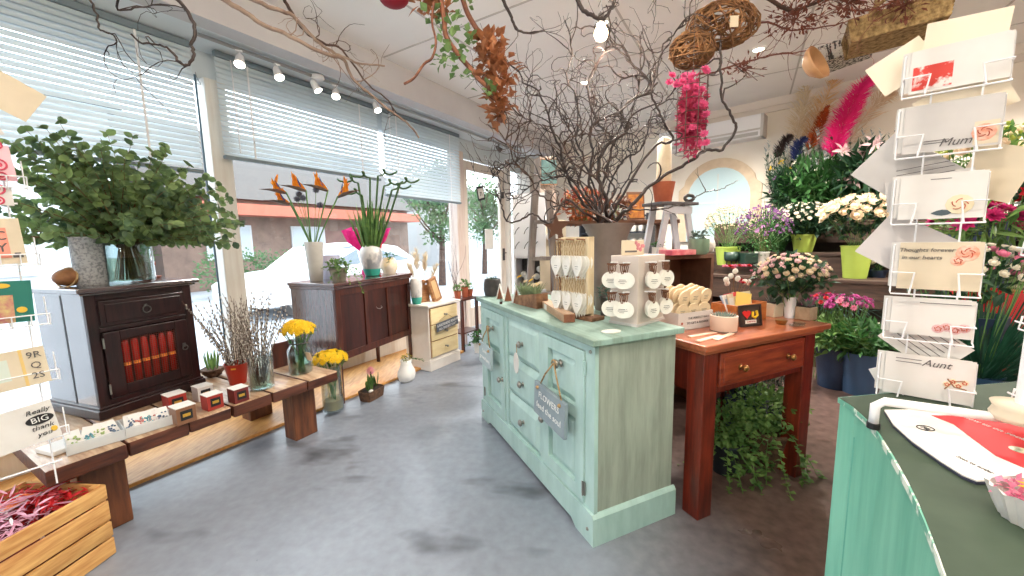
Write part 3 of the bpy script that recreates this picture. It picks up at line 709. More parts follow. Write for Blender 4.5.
def bunch(name, label, cat, loc, r, zc, lm, nl, heads, seed=1, LL=.05, LW=.025, root=.03, group=None, up=.3, stems=14, lz=None, face=None, smt=None, rnd_leaf=False, spread=.95, rz=0):
    """cut flowers: stems fan from the origin up to a dome of radius r centred at height zc"""
    g = random.Random(seed); t = thing(name, label, cat, loc, rz, group); r = V(r)
    hs = []; heads = [(k, mm, n_, s_) for (k, mm, n_, s_) in heads]
    tot = sum(h_[2] for h_ in heads)
    order = [h_ for h_ in heads for _ in range(h_[2])]; g.shuffle(order)
    for i, (k, mm, _, s_) in enumerate(order):
        # sunflower spacing over the upper dome
        ph = i*2.39996; q = 1-(i+.5)/tot*(1.15 if face is None else 1.0); q = max(-.25, q); rr_ = sqrt(max(0, 1-q*q))
        d = V((cos(ph)*rr_, sin(ph)*rr_, q)); k2 = g.uniform(.82, 1.0)*spread
        p = V((d.x*r.x*k2, d.y*r.y*k2, zc+d.z*r.z*k2)); hs.append((k, mm, p, V((d.x, d.y, d.z*.8+.35)), s_*g.uniform(.8, 1.15)))
    m = MB()
    pts = [h_[2] for h_ in hs]; g.shuffle(pts); pts = pts[:stems]
    while len(pts) < stems:
        a = g.uniform(0, 6.28); q = g.uniform(.2, .9); pts.append(V((cos(a)*r.x*q, sin(a)*r.y*q, zc+r.z*g.uniform(0, .7))))
    for p in pts:
        b = V((g.uniform(-root, root), g.uniform(-root, root), 0)); m.tube([b, b*.4+V((p.x*.25, p.y*.25, p.z*.5)), p], .0022, 4, cap=False)
    m.build('stems', smt or STEM, t)
    if nl:
        m = MB(); z0 = lz if lz is not None else zc-r.z*.15
        leafcloud(m, (0, 0, z0), (r.x*.95, r.y*.95, r.z*.95), nl, LL, LW, up, seed, shell=.35, rndl=rnd_leaf); m.build('foliage', lm, t)
    for k, mm, p, d, s_ in hs: bloom(t, k, mm, p, d, s_)
    return t
def pot(mb, prof, n=24): return mb.lathe(prof, n)
def vessel(name, label, cat, loc, prof, mm, group=None, n=28, wall=.004, rz=0, sx=1, sy=1):
    """open vessel: outer profile then back down inside"""
    inner = [(max(r-wall, .002), z) for r, z in prof[::-1] if z > .006]+[(max(prof[0][0]-wall, .002), .008), (0, .008)]
    m = MB(); m.lathe([(0, 0)]+prof+inner, n, cap=False, sx=sx, sy=sy)
    return single(m, name, mm, label, cat, loc, rz, group, auto=50)
def fill(o, r, z0, z1, mm, name, sx=1, sy=1):
    m = MB(); m.lathe([(0, z0), (r, z0), (r, z1), (0, z1)], 20, cap=False, sx=sx, sy=sy); return m.build(name, mm, o)
# ================================================================ on the bedside cabinet
SI = V((-SD.y, SD.x, 0)); SZ = .42+.645
def SP(x, y, z=SZ+.0005): return ST+SD*x+SI*y+V((0, 0, z-.42))
gj = vessel('glass_jar', 'wide clear glass jar of water holding the eucalyptus on the dark cabinet', 'jar', SP(.265, .14),
     [(.095, 0), (.102, .01), (.103, .19), (.09, .215), (.082, .225), (.09, .24), (.093, .25)], GLASS, wall=.004)
fill(gj, .096, .012, .13, WATER, 'water')
t = thing('eucalyptus_bunch', 'big spreading bunch of round-leaved eucalyptus in the glass jar', 'eucalyptus', SP(.265, .14, SZ+.015))
g = random.Random(11); m = MB(); ms = MB()
UPV = V((0, 0, 1))
for i in range(150):
    a = g.uniform(0, 2*pi); el = g.uniform(-.05, 1.0)
    Ls = g.uniform(.36, .56)+.16*max(0, el)*max(0, -cos(a)*.5+.5)
    # wider to the left and right as seen from the aisle (along the cabinet front), shallower in depth
    d = V((cos(a)*(1-el*.55)*1.35, sin(a)*(1-el*.55)*.8, .12+el*1.35)).normalized()
    if i < 3: d = V((-.9+i*.1, .1, .75)).normalized(); Ls = .66
    if 3 <= i < 7: d = V((.95, -.1, .18+.1*(i-3))).normalized(); Ls = .66
    b0 = V((g.uniform(-.06, .06), g.uniform(-.06, .06), 0)); neck = V((b0.x*.45, b0.y*.45, .17)); pts = [b0, neck]; p = neck.copy(); dd = (d+V((0, 0, .5))).normalized()
    ns = 12
    for k in range(ns):
        f_ = k/ns; dd = (dd*.75+d*.3+V((g.uniform(-.1, .1), g.uniform(-.1, .1), -.10*f_))).normalized(); p = p+dd*(Ls/ns); pts.append(p.copy())
        if k > 1:
            for s_ in (0, 1, 2):
                an = g.uniform(0, 6.28); od = (dd.orthogonal().normalized()); od = Matrix.Rotation(an, 3, dd) @ od
                m.leaf(p, od+dd*g.uniform(.1, .8), V((g.uniform(-1, 1), g.uniform(-1, 1), g.uniform(0, 1))), g.uniform(.026, .046), g.uniform(.026, .042), .15, .1, 3, rnd=True)
    ms.tube(pts if i % 4 == 0 else pts[1:], ([.0026]*2+[.002]*(ns-4)+[.001]*4)[0 if i % 4 == 0 else 1:], 5)
m.build('leaves', EUC, t); ms.build('stems', BSTEM, t)
gr = vessel('tall_vase', 'tall grey granite-look cylinder vase beside the eucalyptus jar', 'vase', SP(.125, .17), [(.055, 0), (.06, .01), (.062, .2), (.06, .235), (.063, .24)],
    mat('granite_speckle', (176, 178, 180), .6, c2=(128, 130, 134), scale=90, lo=.45, hi=.6))
t = thing('coconut_bell', 'brown woven nut shaped ornament with pale band on the dark cabinet', 'ornament', SP(.06, .2, SZ+.045), RZS+.3); t.scale = (1.4,)*3
m = MB(); m.ball((0, 0, 0), .04, 16, 10, (.048, .036, .031)); m.build('shell', mat('nut_brown', (150, 104, 64), .6, c2=(120, 74, 44), scale=30), t, smooth=True)
m = MB(); m.tube([(-.01+.012*cos(a), .037*sin(a), .033*cos(a)) for a in [k*pi/10 for k in range(21)]], .003); m.build('band', ROPE, t)
t = thing('potted_cutting', 'small terracotta pot on a saucer behind the eucalyptus jar', 'plant pot', SP(.43, .30))
m = MB(); m.lathe([(.028, .012), (.036, .075), (.04, .078), (.04, .1), (.034, .1), (.03, .08), (0, .078)], 20); m.build('pot', TERRA, t, auto=40)
m = MB(); m.lathe([(.05, 0), (.062, .012), (.058, .0135), (.02, .0115)], 24); m.build('saucer', TERRA, t, auto=40)
m = MB(); leafcloud(m, (0, 0, .14), (.05, .05, .05), 60, .03, .02, seed=4); m.build('foliage', LEAFL, t)
# ================================================================ on the bench
t = thing('red_bucket', 'small red enamel bucket with a gold label on the bench', 'bucket', gz(241, 384, .42)+BI*.03+V((0, 0, .001)))
m = MB(); m.lathe([(0, 0), (.043, 0), (.062, .125), (.065, .128), (.06, .128), (.04, .01), (0, .01)], 28, cap=False); m.build('body', mat('red_enamel', (168, 44, 28), .35), t, auto=40)
m = MB(); m.M = Matrix.Rotation(radians(20), 4, 'Z'); m.box(-.012, .012, -.0595, -.056, .1, .11); m.build('label_plate', mat('gold_label', (220, 170, 70), .3, metal=.6), t)
PUSSY = mat('catkin_grey', (206, 200, 190), .9, c2=(120, 108, 98), scale=120, lo=.4, hi=.6)
def pussy(label, loc, n, spread, hgt, seed):
    g = random.Random(seed); t = thing('pussy_willow_bunch', label, 'pussy willow', loc, 0)
    m = MB(); c = MB()
    for i in range(n):
        a = g.uniform(0, 6.28); q = sqrt(g.random())*spread; h_ = hgt*g.uniform(.7, 1.05)
        tip = V((cos(a)*q*1.2, sin(a)*q, h_)); b = V((cos(a)*.028*g.random(), sin(a)*.028*g.random(), .0)); mid = b+V(((tip.x)*.3, tip.y*.3, h_*.5))
        m.tube([b, mid, tip], [.002, .0017, .001], 4, cap=False)
        for k in range(13):
            f_ = .3+.7*k/13; p = mid+(tip-mid)*((f_-.5)*2) if f_ > .5 else b+(mid-b)*(f_*2)
            c.ball(p+V((g.uniform(-.005, .005), g.uniform(-.005, .005), 0)), .005, 5, 4, (.0042, .0042, .0085))
    m.build('twigs', WILLOWB, t); c.build('catkins', PUSSY, t, smooth=True)
    return t
rb = gz(241, 384, .42)+BI*.03
pussy('pussy willow twigs in the red bucket', (rb.x, rb.y, .432), 44, .19, .5, 3)
wj_ = gz(267, 389, .42)+BI*.045
wj = vessel('glass_vase', 'clear cylinder vase of pussy willow beside the red bucket', 'vase', (wj_.x, wj_.y, .4212), [(.06, 0), (.062, .01), (.062, .2), (.064, .205)], GLASS)
fill(wj, .056, .012, .09, WATER, 'water'); pussy('pussy willow twigs in the clear cylinder vase', (wj_.x, wj_.y, .438), 46, .17, .54, 8)
m = MB()
for k in range(34):
    a = k*2.4; m.ball((cos(a)*.03*((k % 5)/5), sin(a)*.03*((k % 7)/7), .018+.0035*(k % 4)), .007, 5, 4)
o = m.build('white_pebbles', PAPER, wj, smooth=True)
# mason jar with yellow chrysanthemums
mj = gz(305, 373, .42)+BI*.04; mj.z = .4212
jr = thing('mason_jar', 'clear mason jar with wire handle and gift tag holding yellow flowers', 'jar', mj); jr.scale = (1.28,)*3
m = MB(); m.lathe([(0, 0), (.05, 0), (.056, .008), (.056, .12), (.04, .15), (.04, .17), (.043, .172), (.036, .172), (.036, .15), (.052, .118), (.052, .01), (0, .008)], 28, cap=False); m.build('glass_body', GLASS, jr, auto=50)
m = MB(); m.tube([(.043*cos(a), .043*sin(a), .155) for a in [k*pi/10 for k in range(21)]], .003); m.tube([(.043, 0, .155), (.075, .02, .12), (.06, .06, .07), (0, .075, .06)], .002); m.build('wire_handle', CHAR, jr)
m = MB(); m.M = Matrix.Translation((.06, -.03, .09)) @ Matrix.Rotation(-.5, 4, 'Z') @ Matrix.Rotation(.2, 4, 'X'); m.box(-.022, .022, -.001, .001, -.022, .022); m.build('gift_label', mat('kraft_tag', (216, 190, 160), .8), jr)
fill(jr, .05, .01, .1, WATER, 'water')
bunch('chrysanthemum_bunch', 'domed bunch of yellow chrysanthemums in the mason jar on the bench', 'flowers', mj+V((0, 0, .012)), (.11, .11, .07), .27, LEAF, 50,
      [('daisy', PY, 70, .025)], 5, .03, .014, .02, stems=20)
# nest basket with hyacinth shoots, at the back of the bench
nb = gz(216, 377, .42)+BI*.03
t = thing('twig_nest_bowl', 'round woven twig bowl with green shoots between cabinet and red bucket', 'basket', (nb.x, nb.y, .4212))
g = random.Random(3); m = MB()
for k in range(26):
    z = .008+.045*(k/26); r_ = .035+.03*(k/26)**.6; a0 = g.uniform(0, 6)
    m.tube([(r_*cos(a0+a)+g.uniform(-.003, .003), r_*sin(a0+a)+g.uniform(-.003, .003), z+g.uniform(-.004, .004)) for a in [j*.55 for j in range(9)]], .0022, 4)
m.lathe([(0, 0), (.032, 0), (.06, .05)], 16); m.build('bowl', WICK, t)
m = MB()
for k in range(9): a = k*.9; m.leaf((cos(a)*.02, sin(a)*.02, .03), (cos(a)*.25, sin(a)*.25, 1), (cos(a), sin(a), 0), .14, .018, .3, .1, 4)
m.build('shoots', LEAFL, t)
# upright brown board at the back of bench
t = single(MB().box(-.075, .075, -.01, .01, 0, .17, .003), 'wooden_board', MAHO, 'dark brown upright board behind the mason jar on the bench', 'board', BP(1.16, .42, .4212), RZB)
# candle gift boxes
def candlebox(px, py, s, label, body, off=.03, rz=0, first=None):
    s *= 1.22; p = gz(px, py, .42)+BI*off; t = thing('candle_box', label, 'box', (p.x, p.y, .4212), RZB+rz, 'boxed candles on the bench')
    m = MB(); w = s/2; m.box(-w, w, -w, w, 0, s*1.05, .001); m.build('carton', body, t)
    m = MB(); m.box(-w*1.04, w*1.04, -w*1.04, w*1.04, s*1.0505, s*1.12, .001); m.build('lid', PAPER, t)
    m = MB(); m.box(-w*.62, w*.62, -w-.0012, -w+.0, s*.25, s*.85); f_ = m.build('window_cutout', BLACK, t)
    m = MB(); m.box(-w*.4, w*.4, -w-.002, -w-.0012, s*.45, s*.65); m.build('gold_label', mat('gold_label', (220, 170, 70), .3), f_)
BXD = mat('red_carton', (150, 44, 34), .5); BXB = mat('bronze_carton', (126, 86, 60), .45)
candlebox(187, 423, .062, 'bronze boxed candle with white lid, nearest the packets on the bench', BXB)
candlebox(181, 411, .062, 'red boxed candle with red top behind the bronze candle box', BXD, .06)
candlebox(216, 409, .058, 'red boxed candle with white lid, middle of the bench front row', BXD)
candlebox(209, 401, .058, 'pale topped candle box behind the middle red one', mat('pale_carton', (196, 190, 188), .5), .06)
candlebox(242, 402, .058, 'dark red boxed candle beside the foot of the red bucket', mat('dark_red_carton', (104, 34, 30), .5))
# two clear trays of small packets
CLEARP = glassmat('clear_tray_plastic', (232, 238, 240), .35, .15)
def tray(p, rz, label, seed, n):
    t = thing('packet_tray', label, 'tray', (p.x, p.y, .4212), rz, 'clear trays at the near end of the bench')
    m = MB(); L_, W_ = .17, .15
    m.box(-L_/2, L_/2, -W_/2, W_/2, 0, .003)
    for a in ((-L_/2, L_/2, -W_/2, -W_/2+.003), (-L_/2, L_/2, W_/2-.003, W_/2), (-L_/2, -L_/2+.003, -W_/2, W_/2), (L_/2-.003, L_/2, -W_/2, W_/2)): m.box(*a, 0, .045)
    m.build('tray_body', mat('frosted_plastic', (224, 226, 226), .3, alpha=.55), t)
    g = random.Random(seed)
    cols = [mat('stone_'+c, v, .35, c2=w_, scale=40) for c, v, w_ in (('teal', (120, 190, 190), (70, 120, 140)), ('rose', (206, 130, 120), (150, 70, 70)), ('blue', (110, 130, 150), (60, 80, 110)), ('lime', (180, 190, 120), (120, 150, 90)))]
    for i in range(n):
        o = thing('bead_packet', label.split(' tray')[0]+' packet', 'packet', (0, 0, 0)); o['label'] = ['white paper packet of coloured beads standing in the far clear tray', 'pale packet of blue beads leaning in the near clear tray'][seed % 2]
        o['group'] = 'bead packets in the %s tray' % ('far', 'near')[seed % 2]
        q = Matrix.Rotation(rz, 4, 'Z') @ V((-.055+.11*i/(n-1)+g.uniform(-.004, .004), g.uniform(-.01, .02), .03)); o.location = (p.x+q.x, p.y+q.y, .4212+q.z); o.rotation_euler = (radians(-58), g.uniform(-.1, .1), rz+g.uniform(-.25, .25))
        m = MB(); m.box(-.022, .022, -.0012, .0012, -.03, .055); m.build('card_header', PAPER, o)
        m = MB()
        for k in range(14): m.ball((g.uniform(-.015, .015), -.004, g.uniform(-.022, .02)), .0042, 6, 4)
        m.build('beads', cols[g.randrange(4)], o, smooth=True)
    return t
tray(gz(158, 432, .42)+BI*.11, RZB-.1, 'clear tray of white bead packets nearest the candle boxes', 2, 5)
tray(gz(104, 448, .42)+BI*.10, RZB-.15, 'clear tray of blue bead packets at the near end of the bench', 3, 4)
for i, (px, py, a, w_) in enumerate(((70, 452, .2, .12), (40, 440, -.2, .1))):
    p = gz(px, py, .42)+BI*(.07+i*.1); single(MB().box(-w_/2, w_/2, -.06, .06, 0, .02, .004), 'flat_carton', PAPER, ['flat white packet lying at the near end of the bench', 'second white packet at the far left of the bench'][i], 'packet', (p.x, p.y, .4212), RZB+a)
# ================================================================ crate contents
g = random.Random(5); crm = cr.matrix_basis.copy()
def CRP(x, y, z): return cr.matrix_basis @ V((x, y, z)) if False else (Matrix.Translation(cr.location) @ Matrix.Rotation(cr.rotation_euler.z, 4, 'Z')) @ V((x, y, z))
m = MB(); m.box(.014, Lc-.014, -Dc+.016, -.03, .0125, .2)
single(m, 'shred_bed', mat('dark_red_filler', (130, 26, 36), .8, c2=(90, 18, 26), scale=20), 'dark red filling under the paper shreds in the crate', 'filling', cr.location, cr.rotation_euler.z)
PCOL = [petal('shred_pink', (238, 190, 208), (222, 160, 186), .2), petal('shred_red', (214, 36, 40), (170, 18, 26), .2), petal('shred_white', (240, 226, 226), (226, 206, 210), .2)]
for nm, k_, mm, x0, x1, lab in (('pink_shreds', 420, PCOL[0], .07, .5, 'curled pale pink tissue shreds heaped in the crate'), ('red_shreds', 200, PCOL[1], .02, .12, 'red tissue shreds at the back of the crate'), ('white_shreds', 90, PCOL[2], .15, .58, 'white tissue strips mixed through the crate')):
    m = MB()
    for i in range(k_):
        p = V((g.uniform(x0, x1), g.uniform(-Dc+.05, -.05), g.uniform(.2, .32))); a = g.uniform(0, 6.28)
        m.leaf(p, (cos(a), sin(a), g.uniform(-.1, .25)), (g.uniform(-.5, .5), g.uniform(-.5, .5), 1), g.uniform(.04, .09), g.uniform(.006, .014), .5, g.uniform(-.3, .3), 4)
    o = m.build(nm, mm); o.location = cr.location; o.rotation_euler = cr.rotation_euler; tag(o, lab, 'paper shreds', kind='stuff')
t = thing('orange_card', 'orange and grey card lying on the red shreds in the crate', 'card', CRP(.1, -.25, .29), cr.rotation_euler.z)
m = MB(); m.box(-.06, .06, -.045, .045, 0, .002); m.build('card', PAPERG, t)
m = MB(); m.box(-.045, .055, -.03, .03, .002, .003); m.build('printed_panel', mat('orange_print', (238, 122, 40), .5, c2=(60, 40, 34), scale=14, lo=.6, hi=.66), t)
# ================================================================ card rack at the left edge
RK = V((-1.80, .96, 0)); RD = (V((-1.60, 1.31, 0))-V((-1.83, .93, 0))).normalized(); RZL = az(RD); 
rk = thing('card_rack', 'white wire card rack at the left edge beside the bench', 'card rack', RK, RZL)
m = MB(); m.cyl((-.12, .03, 0), (-.12, .03, 2.0), .012, n=10); m.lathe([(.16, 0), (.16, .012), (.03, .02)], 24, (-.12, .03, 0)); m.build('pole', WIRE, rk)
m = MB(); m.lathe([(.012, 0), (.03, .002), (.03, .02), (.012, .022)], 16, (-.12, .03, .62)); m.build('collar', WIRE, rk)
def RKP(px, py):
    """place on the rack face seen at this pixel"""
    n_ = V((RD.y, -RD.x, 0)); d = ray(px, py); q = (RK-EYE).dot(n_)/d.dot(n_); return EYE+d*q
def rackcard(pr, pb, w, hh, label, mm, tilt=0, deco=None, off=0.0, grp=None):
    """card whose lower right corner is seen at pixel pr"""
    p = RKP(*pr)+V((RD.y, -RD.x, 0))*off; t = thing('greeting_card', label, 'greeting card', p, RZL, grp, ry=tilt)
    m = MB(); m.box(-w, 0, 0, .002, 0, hh); m.build('card_sheet', mm, t)
    if deco: deco(t, w, hh)
    return t
def rackpocket(z, w=.24):
    m = MB(); a = .16
    for zz, yy in ((z, -.02), (z+.035, -.03)): m.tube([(a, yy, zz), (a+w+.0, yy, zz)], .0022, 6)
    for xx in [a+w*k/6 for k in range(7)]: m.tube([(xx, .015, z+.09), (xx, .012, z), (xx, -.02, z-.004), (xx, -.03, z+.036)], .0018, 5)
    m.build('pocket', WIRE, rk)
def d_pink(t, w, h_):
    for i, (x_, z_, r_) in enumerate(((-.03, .05, .016), (-.06, .1, .02), (-.025, .11, .012), (-.1, .06, .02), (-.07, .03, .012), (-.03, .015, .011))):
        m = MB(); m.tube([(x_+r_*cos(a), -.002, z_+r_*sin(a)) for a in [k*pi/7 for k in range(15)]], .0026, 5); m.ball((x_, -.001, z_), r_*.45, 8, 5, (r_*.5, .001, r_*.5)); m.build('printed_rose', mat('rose_print', (206, 70, 96), .6), t)
def d_gy(t, w, h_):
    m = MB(); m.box(-w, -.03, -.001, -.0002, .02, h_-.03); m.build('coral_panel', mat('coral_print', (236, 150, 130), .6), t)
    text('C', .04, INK, t, (-.045, -.002, h_*.62)); text('Y', .04, INK, t, (-.045, -.002, h_*.36))
    m = MB(); m.box(-.027, -.006, -.001, -.0002, .02, .03); m.box(-.023, -.01, -.001, -.0002, .03, .036); m.build('printed_car', INK, t)
def d_teal(t, w, h_):
    m = MB(); m.box(-.09, -.04, -.0012, -.0002, .0, .09); m.build('vase_print', mat('teal_print_vase', (200, 180, 120), .6, c2=(180, 110, 110), scale=40), t)
    m = MB(); m.ball((-.025, -.0012, .04), .012, 9, 5, (.012, .001, .01)); m.ball((-.06, -.0012, .12), .012, 9, 5, (.018, .001, .008)); m.build('yellow_leaf_print', mat('ochre_print', (220, 180, 60), .6), t)
def d_orqs(t, w, h_):
    m = MB(); m.box(-.055, -.048, -.001, -.0002, 0, h_); m.build('gold_edge', mat('gold_edge_print', (222, 190, 120), .5), t)
    for i, s_ in enumerate(('9R', 'Q', '2S')): text(s_, .03, INK, t, (-.025, -.002, h_*(.8-.28*i)))
    m = MB(); m.box(-.15, -.08, -.001, -.0002, .03, .1); m.build('printed_panel', mat('pale_aqua_print', (206, 216, 206), .6), t)
def d_big(t, w, h_):
    for s_, z_, z2 in (('Really', .8, .022), ('BIG', .58, .026), ('thank', .38, .022), ('you', .2, .022)):
        text(s_, z2, INKD if s_ != 'BIG' else WINK, t, (-.035, -.0035, h_*z_), shear=.25 if s_ != 'BIG' else 0)
    m = MB(); m.lathe([(.0, 0), (.031, 0), (.031, .0008), (0, .0008)], 24, sx=1, sy=.52); 
    for v in m.v: v.x, v.y, v.z = v.x-.035, -.0015-v.z, v.y+h_*.58
    m.build('black_oval', INKD, t)
    m = MB(); m.ball((-.012, -.001, h_*.24), .01, 8, 5, (.008, .001, .01)); m.build('yellow_dab', mat('ochre_print', (220, 180, 60), .6), t)
rackcard((4, 135), None, .2, .13, 'white envelope sticking out at the top of the left card rack', PAPER, radians(-18), off=.012)
rackcard((26, 122), None, .2, .11, 'cream envelope, topmost on the left card rack', PAPERC, radians(30), off=.0)
rackcard((17, 182), None, .2, .11, 'pink card printed with dark pink roses on the left rack', mat('pink_print_card', (240, 190, 200), .6), radians(-4), d_pink, off=.02)
rackcard((14, 206), None, .2, .06, 'white card with a red rose partly hidden under the pink card', PAPER, 0, d_pink, off=.01)
rackcard((27, 263), None, .2, .145, 'beige card with coral panel and the letters C and Y', PAPERC, radians(-2), d_gy, off=.02)
rackcard((34, 320), None, .2, .135, 'teal green card printed with a vase and yellow leaf', mat('teal_print_card', (30, 112, 100), .55), radians(2), d_teal, off=.02)
rackcard((50, 379), None, .2, .125, 'cream card with gold edge and brown letters on the left rack', PAPERC, radians(-3), d_orqs, off=.03)
rackcard((60, 432), None, .2, .135, 'white card reading Really BIG thank you, lowest on the left rack', PAPER, radians(-6), d_big, off=.035)
m = MB()
for z in (.5, .8, 1.1, 1.4): m.tube([(-.12, .03, z), (.38, .025, z)], .003, 6)
for x_ in (.2, .36): m.tube([(x_, .028, .42), (x_, .028, 1.62)], .0025, 6)
m.build('wire_arms', WIRE, rk)
for z in (RKP(30, 380).z-.01, RKP(30, 322).z-.01, RKP(30, 440).z-.01, RKP(20, 262).z-.01, RKP(15, 185).z-.01): rackpocket(z)
# ================================================================ on the mahogany cabinet
kz = .9505
def kp(px, py, off=0.0):
    p = gz(px, py, .95)+KI*off; p.z = kz; return p
v1 = vessel('tall_vase', 'tall pale grey tapered vase holding the orange strelitzia flowers', 'vase', KP(.14, .33, kz), [(.045, 0), (.05, .008), (.07, .31), (.068, .315)], mat('putty_glaze', (196, 192, 186), .4, c2=(184, 180, 174), scale=10))
# bird of paradise
SPTH = mat('strelitzia_spathe', (84, 78, 66), .5, c2=(110, 74, 60), scale=10)
def strel(i, px, py, dx, lab):
    base = v1.location+V((U(-.02, .02), U(-.02, .02), .03)); Yd = v1.location.y+U(-.04, .04); tip = gy(px, py, Yd)
    t = thing('strelitzia', lab, 'flower', base, 0, 'strelitzias in the tall grey vase')
    e = tip-base; m = MB(); bx = V((dx, 0, 0))
    pts = [V((0, 0, 0)), V((e.x*.06, e.y*.1, .22)), V((e.x*.45, e.y*.5, .22+(e.z-.22)*.45)), e*1.0]
    m.tube([pts[0], pts[1], (pts[1]+pts[2])/2+V((0, 0, .006)), pts[2], (pts[2]+pts[3])/2, pts[3]], .0055, 6); m.build('stem', STEM, t, smooth=True)
    m = MB(); d = V((dx, -.1, .12)).normalized()
    m.tube([e-V((0, 0, .01)), e+d*.05, e+d*.12+V((0, 0, .006)), e+d*.2], [.008, .016, .01, .001], 8); m.build('spathe', SPTH, t, smooth=True)
    m = MB()
    for k in range(9): a = -.7+k*.24; m.leaf(e+d*(.012*k), V((dx*(.9-a*1.1), U(-.3, .3), 1)), (0, -1, .1), U(.09, .14), .02, .3, U(-.1, .1), 4)
    m.build('petal', PO, t)
    m = MB(); m.leaf(e+d*.03, V((dx*.4, -.2, .9)), (0, -1, 0), .1, .012, .3, 0, 4); m.build('blue_tongue', mat('strelitzia_blue', (60, 70, 130), .5), t)
for i, a in enumerate(((286, 192, -1, 'strelitzia leaning left, its orange crest the highest on the left'), (290, 203, -1, 'lowest left strelitzia, dark beak pointing far left'), (306, 190, -.6, 'middle strelitzia with yellow orange crest'), (328, 190, -.5, 'right upper strelitzia with its beak turned up'), (338, 196, .6, 'rightmost strelitzia, bent over with a drooping yellow crest'))): strel(i, *a)
SCAB = mat('grey_seed_head', (96, 96, 112), .8, c2=(70, 68, 80), scale=60)
for i, (px, py) in enumerate(((299, 194), (303, 198), (316, 190), (297, 199), (320, 205))):
    b = v1.location+V((U(-.02, .02), U(-.02, .02), .03)); e = gy(px, py, b.y+.02)-b
    t = thing('seed_head_stem', 'thin stem with a round grey seed head among the strelitzias', 'flower', b, 0, 'grey seed heads in the tall grey vase')
    m = MB(); m.tube([(0, 0, 0), (e.x*.1, 0, .21), e], .0022, 5); m.build('stem', STEM, t)
    m = MB(); m.ball(e, .02, 8, 6)
    for k in range(26): a = k*2.4; q = acos_ = 1-2*(k+.5)/26; r_ = sqrt(1-q*q); d = V((cos(a)*r_, sin(a)*r_, q)); m.tube([e+d*.017, e+d*.028], [.004, .002], 4)
    m.build('seed_ball', SCAB, t)
# ivy in a small pot trailing over the corner
def ivy(m, ms, p0, dirs, n, seed, L=.03, zf=None, grav=.35):
    g = random.Random(seed)
    for (d, ln) in dirs:
        p = V(p0); d = V(d).normalized(); pts = [p.copy()]; st_ = .02
        for k in range(int(ln/st_)):
            d = (d+V((g.uniform(-.25, .25), g.uniform(-.25, .25), -grav*.25+g.uniform(-.2, .2)))).normalized(); p = p+d*st_
            if zf is not None and p.z < zf: p.z = zf
            pts.append(p.copy())
            for s_ in range(n): m.leaf(p, (g.uniform(-1, 1), g.uniform(-1, 1), g.uniform(-.4, .6)), (g.uniform(-.4, .4), g.uniform(-.4, .4), 1), g.uniform(.6, 1.2)*L, g.uniform(.6, 1)*L, .2, .2, 2)
        ms.tube(pts, .0015, 4, cap=False)
def ivypot(label, loc, prof, pm, dirs, top, seed, lm=None, L=.028, cloud=None, name='potted_ivy', cat='plant', n=2, rz=0, grav=.35):
    t = thing(name, label, cat, loc, rz); m = MB(); m.lathe(prof+[(prof[-1][0]-.006, prof[-1][1]), (prof[-1][0]-.01, prof[-1][1]-.02), (0, prof[-1][1]-.02)], 24, cap=False); m.build('pot', pm, t, auto=40)
    m = MB(); ms = MB(); ivy(m, ms, (0, 0, top), dirs, n, seed, L, grav=grav)
    if cloud: leafcloud(m, (0, 0, top+cloud[0]), cloud[1], cloud[2], L, L*.8, seed=seed)
    m.build('leaves', lm or LEAFL, t); ms.build('stems', STEM, t); return t
ivypot('light green ivy in a stone pot trailing over the mahogany cabinet corner', KP(.17, .12, kz), [(.0, 0), (.05, 0), (.07, .1), (.072, .105)], mat('stone_pot', (150, 142, 130), .8, c2=(120, 112, 102), scale=20),
       [((-.5, -1, .3), .22), ((.4, -1, .2), .3), ((0, -1, .4), .2), ((-1, .3, .4), .16), ((.9, -.6, .2), .2), ((.2, .8, .5), .12), ((1, -.1, .3), .22), ((-1, -.5, .2), .18)], .1, 5, cloud=(.03, (.11, .08, .05), 150), rz=RZK, grav=.6)
# marbled vase with teal base and curly bamboo
v2 = KP(.62, .18, kz); t = thing('marbled_vase', 'grey marbled ceramic vase with a teal base on the mahogany cabinet', 'vase', v2)
MARB = mat('marbled_glaze', (214, 210, 206), .3, c2=(150, 152, 156), scale=5, detail=6, lo=.48, hi=.56, stretch=(1, 1, .6)); TEALG = mat('teal_glaze', (60, 176, 160), .3)
m = MB(); m.lathe([(0, 0), (.058, 0), (.062, .008), (.079, .065), (.0795, .066)], 32, cap=False); m.build('teal_base', TEALG, t, smooth=True)
m = MB(); m.lathe([(.0795, .066), (.096, .15), (.1, .2), (.092, .24), (.068, .27), (.058, .276), (.05, .27), (.05, .23)], 32, cap=False); m.build('vase_body', MARB, t, smooth=True)
def bamboo(i, px, py, lab):
    b = v2+V((U(-.018, .018), U(-.018, .018), .06)); Y = v2.y+U(-.04, .05); e = gy(px, py, Y)-b
    t = thing('curly_bamboo', lab, 'bamboo', b, 0, 'curly bamboo stalks in the marbled vase')
    m = MB(); dx = 1 if px > 376 else -1; pts = [V((0, 0, 0)), V((e.x*.12, 0, .15)), V((e.x*.6, e.y*.6, e.z*.62)), e]
    a0 = e
    for k in range(1, 13): an = k*.62+.3; pts.append(a0+V((dx*(.012*k)+.03*sin(an)*dx, .02*sin(k), .026*(1-cos(an))*(.9 if k % 2 else 1)+.001*k)))
    m.tube(pts, [.009]*4+[.0085]*12, 7); m.build('stalk', mat('bamboo_green', (74, 108, 56), .5, c2=(52, 84, 44), scale=10), t, smooth=True)
for i, (px, py) in enumerate(((358, 183), (362, 195), (370, 178), (378, 176), (384, 186), (392, 190), (400, 184))):
    bamboo(i, px, py, 'spiral topped green bamboo stalk, %s' % ('leaning left in the marbled vase' if px < 368 else 'leaning right in the marbled vase' if px > 380 else 'upright in the marbled vase'))
